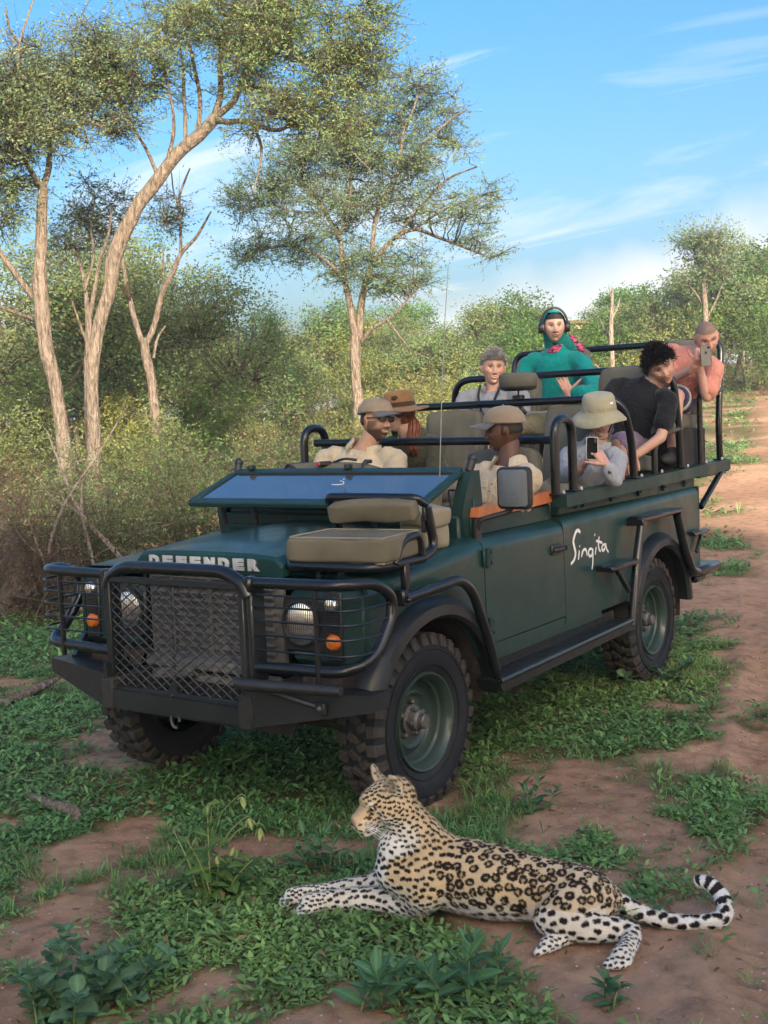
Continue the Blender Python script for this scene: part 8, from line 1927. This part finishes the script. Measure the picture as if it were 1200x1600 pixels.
sap = weed('sapling', 'tall yellow green sapling with drooping pale shoots left of the leopard', 4.20, -0.71, LF_SAP, [(1.0, 0.02, 0.36, 12, 1.35, 0.7, -0.1, 0.5, 0, 0), (0.2, 0.16, 0.30, 9, 1.2, 0.7, -0.1, 0.4, 0.01, 0.02), (3.2, 0.05, 0.22, 11, 1.35, 0.9, 0.0, 0.5, -0.03, 0.0), (5.0, 0.10, 0.26, 8, 1.1, 0.7, -0.1, 0.4, 0.03, -0.02), (2.2, 0.12, 0.14, 11, 1.4, 1.0, 0.0, 0.5, -0.04, 0.03), (4.2, 0.12, 0.10, 9, 1.3, 1.0, 0.0, 0.5, 0.04, 0.03)], seed=9, stem_r=0.0042, stem_mat=M_noise('pale_green_stem', (0.22, 0.28, 0.10), (0.32, 0.36, 0.15), 20, 0.6))
rng = np.random.default_rng(5)
for (dx, dt, z) in ((0.0, 0.02, 0.37), (0.0, 0.135, 0.385), (0.02, 0.20, 0.27), (0.0, 0.155, 0.30), (0.01, -0.04, 0.24), (0.0, 0.03, 0.16), (0.02, 0.10, 0.20)):
    for k in range(5):
        ob = bpy.data.objects.new('young_leaf', LF_PALE[k % 4]); COL.objects.link(ob); ob.parent = sap
        ob.location = V(R2[0] * dt - F2[0] * dx, R2[1] * dt - F2[1] * dx, z); ob.rotation_euler = (rng.uniform(-0.5, 0.5), rng.uniform(0.5, 1.3), rng.uniform(0, 6.3)); sc = rng.uniform(0.6, 1.0); ob.scale = (sc, sc, sc)
for k, (dt, z, dt2, z2) in enumerate(((0.02, 0.34, 0.035, 0.375), (0.06, 0.33, 0.135, 0.39), (0.12, 0.26, 0.20, 0.275), (0.09, 0.26, 0.155, 0.305))):
    m = MB(); a = V(R2[0] * dt, R2[1] * dt, z); b = V(R2[0] * dt2, R2[1] * dt2, z2); m.tube(spline([a * 0.6 + V(0, 0, z * 0.2), a, b + V(0, 0, 0.005), b + V(R2[0] * 0.02, R2[1] * 0.02, -0.03)], 10), np.linspace(0.0035, 0.0015, 10), 6); m.build('shoot', M_STEMG, sap, 180)

# dead wood
def deadwood(name, label, pts, mat=None, cat='branch', twigs=(), n=10, group=None):
    """pts: (s, t, height above ground, radius)."""
    W_ = []
    for s, t, h, r in pts:
        x, y = xy(s, t); W_.append((float(x), float(y), float(hgt(x, y)) + h, r))
    W_ = np.array(W_); o = W_[0, :3] * V(1, 1, 1); root = empty(name, o); tag(root, label, cat, group)
    m = MB(); limb(m, W_[:, :3] - o, W_[:, 3], n, 0.22, pts[0][0]); m.build('branch_wood', mat or M_DEADWOOD, root, 70)
    for tw in twigs:
        T_ = []
        for s, t, h, r in tw:
            x, y = xy(s, t); T_.append((float(x), float(y), float(hgt(x, y)) + h, r))
        T_ = np.array(T_); m = MB(); limb(m, T_[:, :3] - o, T_[:, 3], 7, 0.15, tw[0][1]); m.build('twig', mat or M_DEADWOOD, root, 70)
    return root
deadwood('fallen_branch', 'short grey crooked stick lying in the weeds near the left edge', [(5.52, -1.82, 0.02, 0.012), (5.38, -1.70, 0.03, 0.022), (5.27, -1.60, 0.035, 0.024), (5.18, -1.51, 0.045, 0.026), (5.12, -1.455, 0.035, 0.022), (5.05, -1.47, 0.005, 0.012)])
deadwood('fallen_branch', 'long grey branch on the ground by the bumper corner', [(7.35, -2.75, 0.0, 0.026), (7.45, -2.57, 0.03, 0.030), (7.6, -2.47, 0.04, 0.030), (7.8, -2.38, 0.06, 0.026), (8.0, -2.32, 0.07, 0.014)])
deadwood('dead_log', 'thick weathered log standing out of the brush at the left edge', [(11.0, -3.75, -0.1, 0.16), (11.2, -3.6, 0.22, 0.17), (11.6, -3.75, 0.55, 0.15), (12.0, -4.05, 0.8, 0.10)], M_BARK2, 'log', [[(11.1, -3.55, 0.25, 0.06), (10.7, -3.2, 0.12, 0.05), (10.5, -2.95, 0.03, 0.04)], [(11.0, -3.6, 0.2, 0.05), (10.6, -3.35, 0.25, 0.035), (10.4, -3.2, 0.35, 0.02)]])
for i, pts in enumerate([
    [(12.3, -3.55, 1.75, 0.008), (12.1, -3.35, 1.3, 0.016), (12.0, -3.15, 0.85, 0.022), (11.7, -2.75, 0.5, 0.024), (11.4, -2.5, 0.25, 0.022), (11.2, -2.35, 0.02, 0.018)],
    [(11.4, -2.9, 0.02, 0.02), (11.5, -2.95, 0.45, 0.018), (11.6, -3.05, 0.9, 0.014), (11.7, -3.05, 1.25, 0.008)],
    [(12.2, -3.1, 0.65, 0.016), (12.3, -2.7, 0.62, 0.012), (12.5, -2.3, 0.72, 0.009), (12.7, -1.95, 0.80, 0.005)],
    [(11.0, -3.1, 0.05, 0.02), (11.2, -3.3, 0.5, 0.018), (11.5, -3.2, 1.0, 0.014), (11.8, -2.9, 1.5, 0.010), (12.0, -2.6, 2.0, 0.006)],
    [(10.8, -2.85, 0.02, 0.018), (11.0, -3.15, 0.30, 0.017), (11.2, -3.35, 0.52, 0.013), (11.3, -3.5, 0.9, 0.008)],
    [(11.9, -2.0, 0.0, 0.018), (12.1, -1.85, 0.4, 0.015), (12.3, -1.6, 0.7, 0.010), (12.5, -1.3, 0.8, 0.006)]]):
    deadwood('fallen_branch', ['long bleached bough arching down from the brush towards the bonnet', 'upright dead stick in the brush pile', 'thin pale bough lying level across the brush', 'tall slanting dead stick crossing the brush', 'crooked pale stick at the foot of the brush pile', 'dark twig leaning behind the front wing'][i], pts, None, 'branch', [[(pts[1][0], pts[1][1], pts[1][2], pts[1][3] * 0.6), (pts[1][0] - 0.15, pts[1][1] + 0.18, pts[1][2] + 0.12, pts[1][3] * 0.4), (pts[1][0] - 0.2, pts[1][1] + 0.35, pts[1][2] + 0.14, pts[1][3] * 0.2)], [(pts[2][0], pts[2][1], pts[2][2], pts[2][3] * 0.6), (pts[2][0] + 0.1, pts[2][1] - 0.2, pts[2][2] + 0.16, pts[2][3] * 0.35), (pts[2][0] + 0.1, pts[2][1] - 0.3, pts[2][2] + 0.32, pts[2][3] * 0.15)]], 7)
# brush litter: a mat of broken twigs nobody could count
def brush():
    rng = np.random.default_rng(9); n = 900; s = rng.normal(12.0, 1.0, n); t = rng.normal(-3.3, 0.75, n); x, y = xy(s, t); z = hgt(x, y) + np.abs(rng.normal(0, 0.35, n)) ** 1.2
    A = np.stack([x, y, z], 1); d = rng.normal(size=(n, 3)) * V(1, 1, 0.6); d /= np.linalg.norm(d, axis=1)[:, None]; L = rng.uniform(0.15, 0.6, n)[:, None]
    mid = A + d * L * 0.5 + rng.normal(size=(n, 3)) * 0.03; B = mid + (d + rng.normal(size=(n, 3)) * 0.35) * L * 0.5
    r = rng.uniform(0.003, 0.008, n)
    me = seg_mesh('brushwood', np.concatenate([A, mid]), np.concatenate([mid, B]), np.concatenate([r, r * 0.8]), np.concatenate([r * 0.8, r * 0.3]), 4)
    tag(link('brushwood', me, M_BARK2, None, 0), 'mat of dry broken twigs under the brush', 'brushwood', kind='stuff')
brush()
# stones
M_STONE = M_noise('pale_stone', (0.42, 0.36, 0.31), (0.62, 0.56, 0.50), 14, 0.9, bscale=40, bstr=0.6)
def stone(label, s, t, r, seed):
    x, y = xy(s, t); z = float(hgt(x, y)); b = MB(); b.ball((0, 0, 0), (r, r * 0.8, r * 0.6), 14, 9); v = b.v[-1]; b.v[-1] = v * (1 + 0.5 * (vnoise(v + seed, 0.9 / r, 2) - 0.5))[:, None]
    o = b.build('stone', M_STONE, None, 50); o.location = (x, y, z + r * 0.3); o.rotation_euler = (0.2, 0.1, seed); tag(o, label, 'stone')
stone('pale pinkish stone beside the bottom weeds', 3.53, -0.235, 0.024, 1); stone('tiny pale pebble on bare soil at the bottom edge', 3.35, -0.425, 0.010, 2)
# dry leaves, bits of straw and broken twigs lying about
def litter():
    rng = np.random.default_rng(33); n = 3000; s = rng.uniform(2.8, 10, n); t = rng.uniform(-1, 1, n) * (s / 3 + 0.3); x, y = xy(s, t); z = hgt(x, y); a = rng.uniform(0, 6.3, n)
    d = np.stack([np.cos(a), np.sin(a), rng.uniform(-0.05, 0.25, n)], 1); straw = rng.random(n) < 0.55; L = np.where(straw, rng.uniform(0.03, 0.11, n), rng.uniform(0.015, 0.035, n)); W = np.where(straw, 0.0022, rng.uniform(0.008, 0.016, n))
    col = np.where(straw[:, None], np.array([[0.42, 0.33, 0.20]]), np.array([[0.24, 0.15, 0.085]])) * rng.uniform(0.6, 1.25, (n, 1))
    v, f, c = blade_arrays(np.stack([x, y, z + 0.010], 1), d, L, W, rng.uniform(-0.1, 0.15, n), col, rng)
    tag(link('leaf_litter', fast_mesh('leaf_litter', v, quads=f, cols=c), M_HERB, None, 0), 'dry leaves and straw scattered over the ground', 'litter', kind='stuff')
litter()
# loose grit on the bare sand
def grit():
    rng = np.random.default_rng(21); n = 2600; s = rng.uniform(2.6, 8.5, n); t = rng.uniform(-1, 1, n) * (s / 3 + 0.3); x, y = xy(s, t); k = cover(x, y) < 0.35; x = x[k]; y = y[k]; n = len(x); z = hgt(x, y)
    r = rng.uniform(0.002, 0.006, n)[:, None]; c = np.stack([x, y, z], 1); o = np.array([[1, 0, 0], [0, 1, 0], [-1, 0, 0], [0, -1, 0], [0, 0, 0.8]]); a = rng.uniform(0, 6, n)
    Rz = np.stack([np.stack([np.cos(a), -np.sin(a)], -1), np.stack([np.sin(a), np.cos(a)], -1)], 1)
    oo = np.tile(o[None], (n, 1, 1)); oo[..., :2] = np.einsum('nij,nkj->nki', Rz, oo[..., :2]); v = (c[:, None] + oo * r[:, None] * rng.uniform(0.7, 1.3, (n, 5, 1))).reshape(-1, 3); b = np.arange(n)[:, None] * 5
    tr = np.concatenate([b + np.array([[i, (i + 1) % 4, 4]]) for i in range(4)])
    tag(link('grit', fast_mesh('grit', v, tris=tr), M_STONE, None, 0), 'fine pale grit scattered on the sand', 'grit', kind='stuff')
grit()

# small tan hut seen through the thicket
def hut():
    x, y = xy(57.0, 9.75); z = float(hgt(x, y)); root = empty('hut', (x, y, z)); root.rotation_euler = (0, 0, math.atan2(F2[1], F2[0])); root.scale = (0.8, 0.8, 0.66); tag(root, 'small tan hut showing through the trees behind the teal hood', 'hut')
    MW = M_noise('tan_plaster', (0.50, 0.36, 0.22), (0.60, 0.45, 0.29), 4, 0.9); MT = M_noise('dark_roof_timber', (0.12, 0.08, 0.05), (0.2, 0.14, 0.09), 9, 0.9)
    b = MB(); b.box((0, 0, 2.35), (1.4, 1.5, 4.7), None, 0.03); b.build('wall', MW, root)
    b = MB(); b.box((0, 0, 4.76), (1.9, 2.0, 0.12), None, 0.02); b.box((0, 0, 4.9), (1.5, 1.6, 0.16), None, 0.02); b.build('roof', MT, root)
    b = MB(); b.box((-0.72, 0, 4.1), (0.04, 1.1, 0.45), None, 0.01); b.build('window', M_DARK, root)
    b = MB(); b.box((-0.74, 0, 3.82), (0.10, 1.3, 0.08), None, 0.01); b.build('window_sill', MT, root)
hut()

# ------------------------------------------------------------------ air
def haze():
    m = MB(); m.box((0, 0, 6.2), (4400, 4400, 15.4)); me = m.mesh('haze')
    mt = bpy.data.materials.new('pale_air'); mt.use_nodes = True; nt = mt.node_tree; nt.nodes.clear(); o_ = nt.nodes.new('ShaderNodeOutputMaterial'); v = nt.nodes.new('ShaderNodeVolumePrincipled')
    v.inputs['Color'].default_value = (0.86, 0.93, 1.0, 1); v.inputs['Density'].default_value = 0.0013; v.inputs['Anisotropy'].default_value = 0.2; nt.links.new(v.outputs[0], o_.inputs['Volume'])
    o = link('haze', me, mt, None, 0); tag(o, 'thin pale haze in the air of the bushveld', 'haze', kind='stuff')
haze()
scene.cycles.volume_step_rate = 4
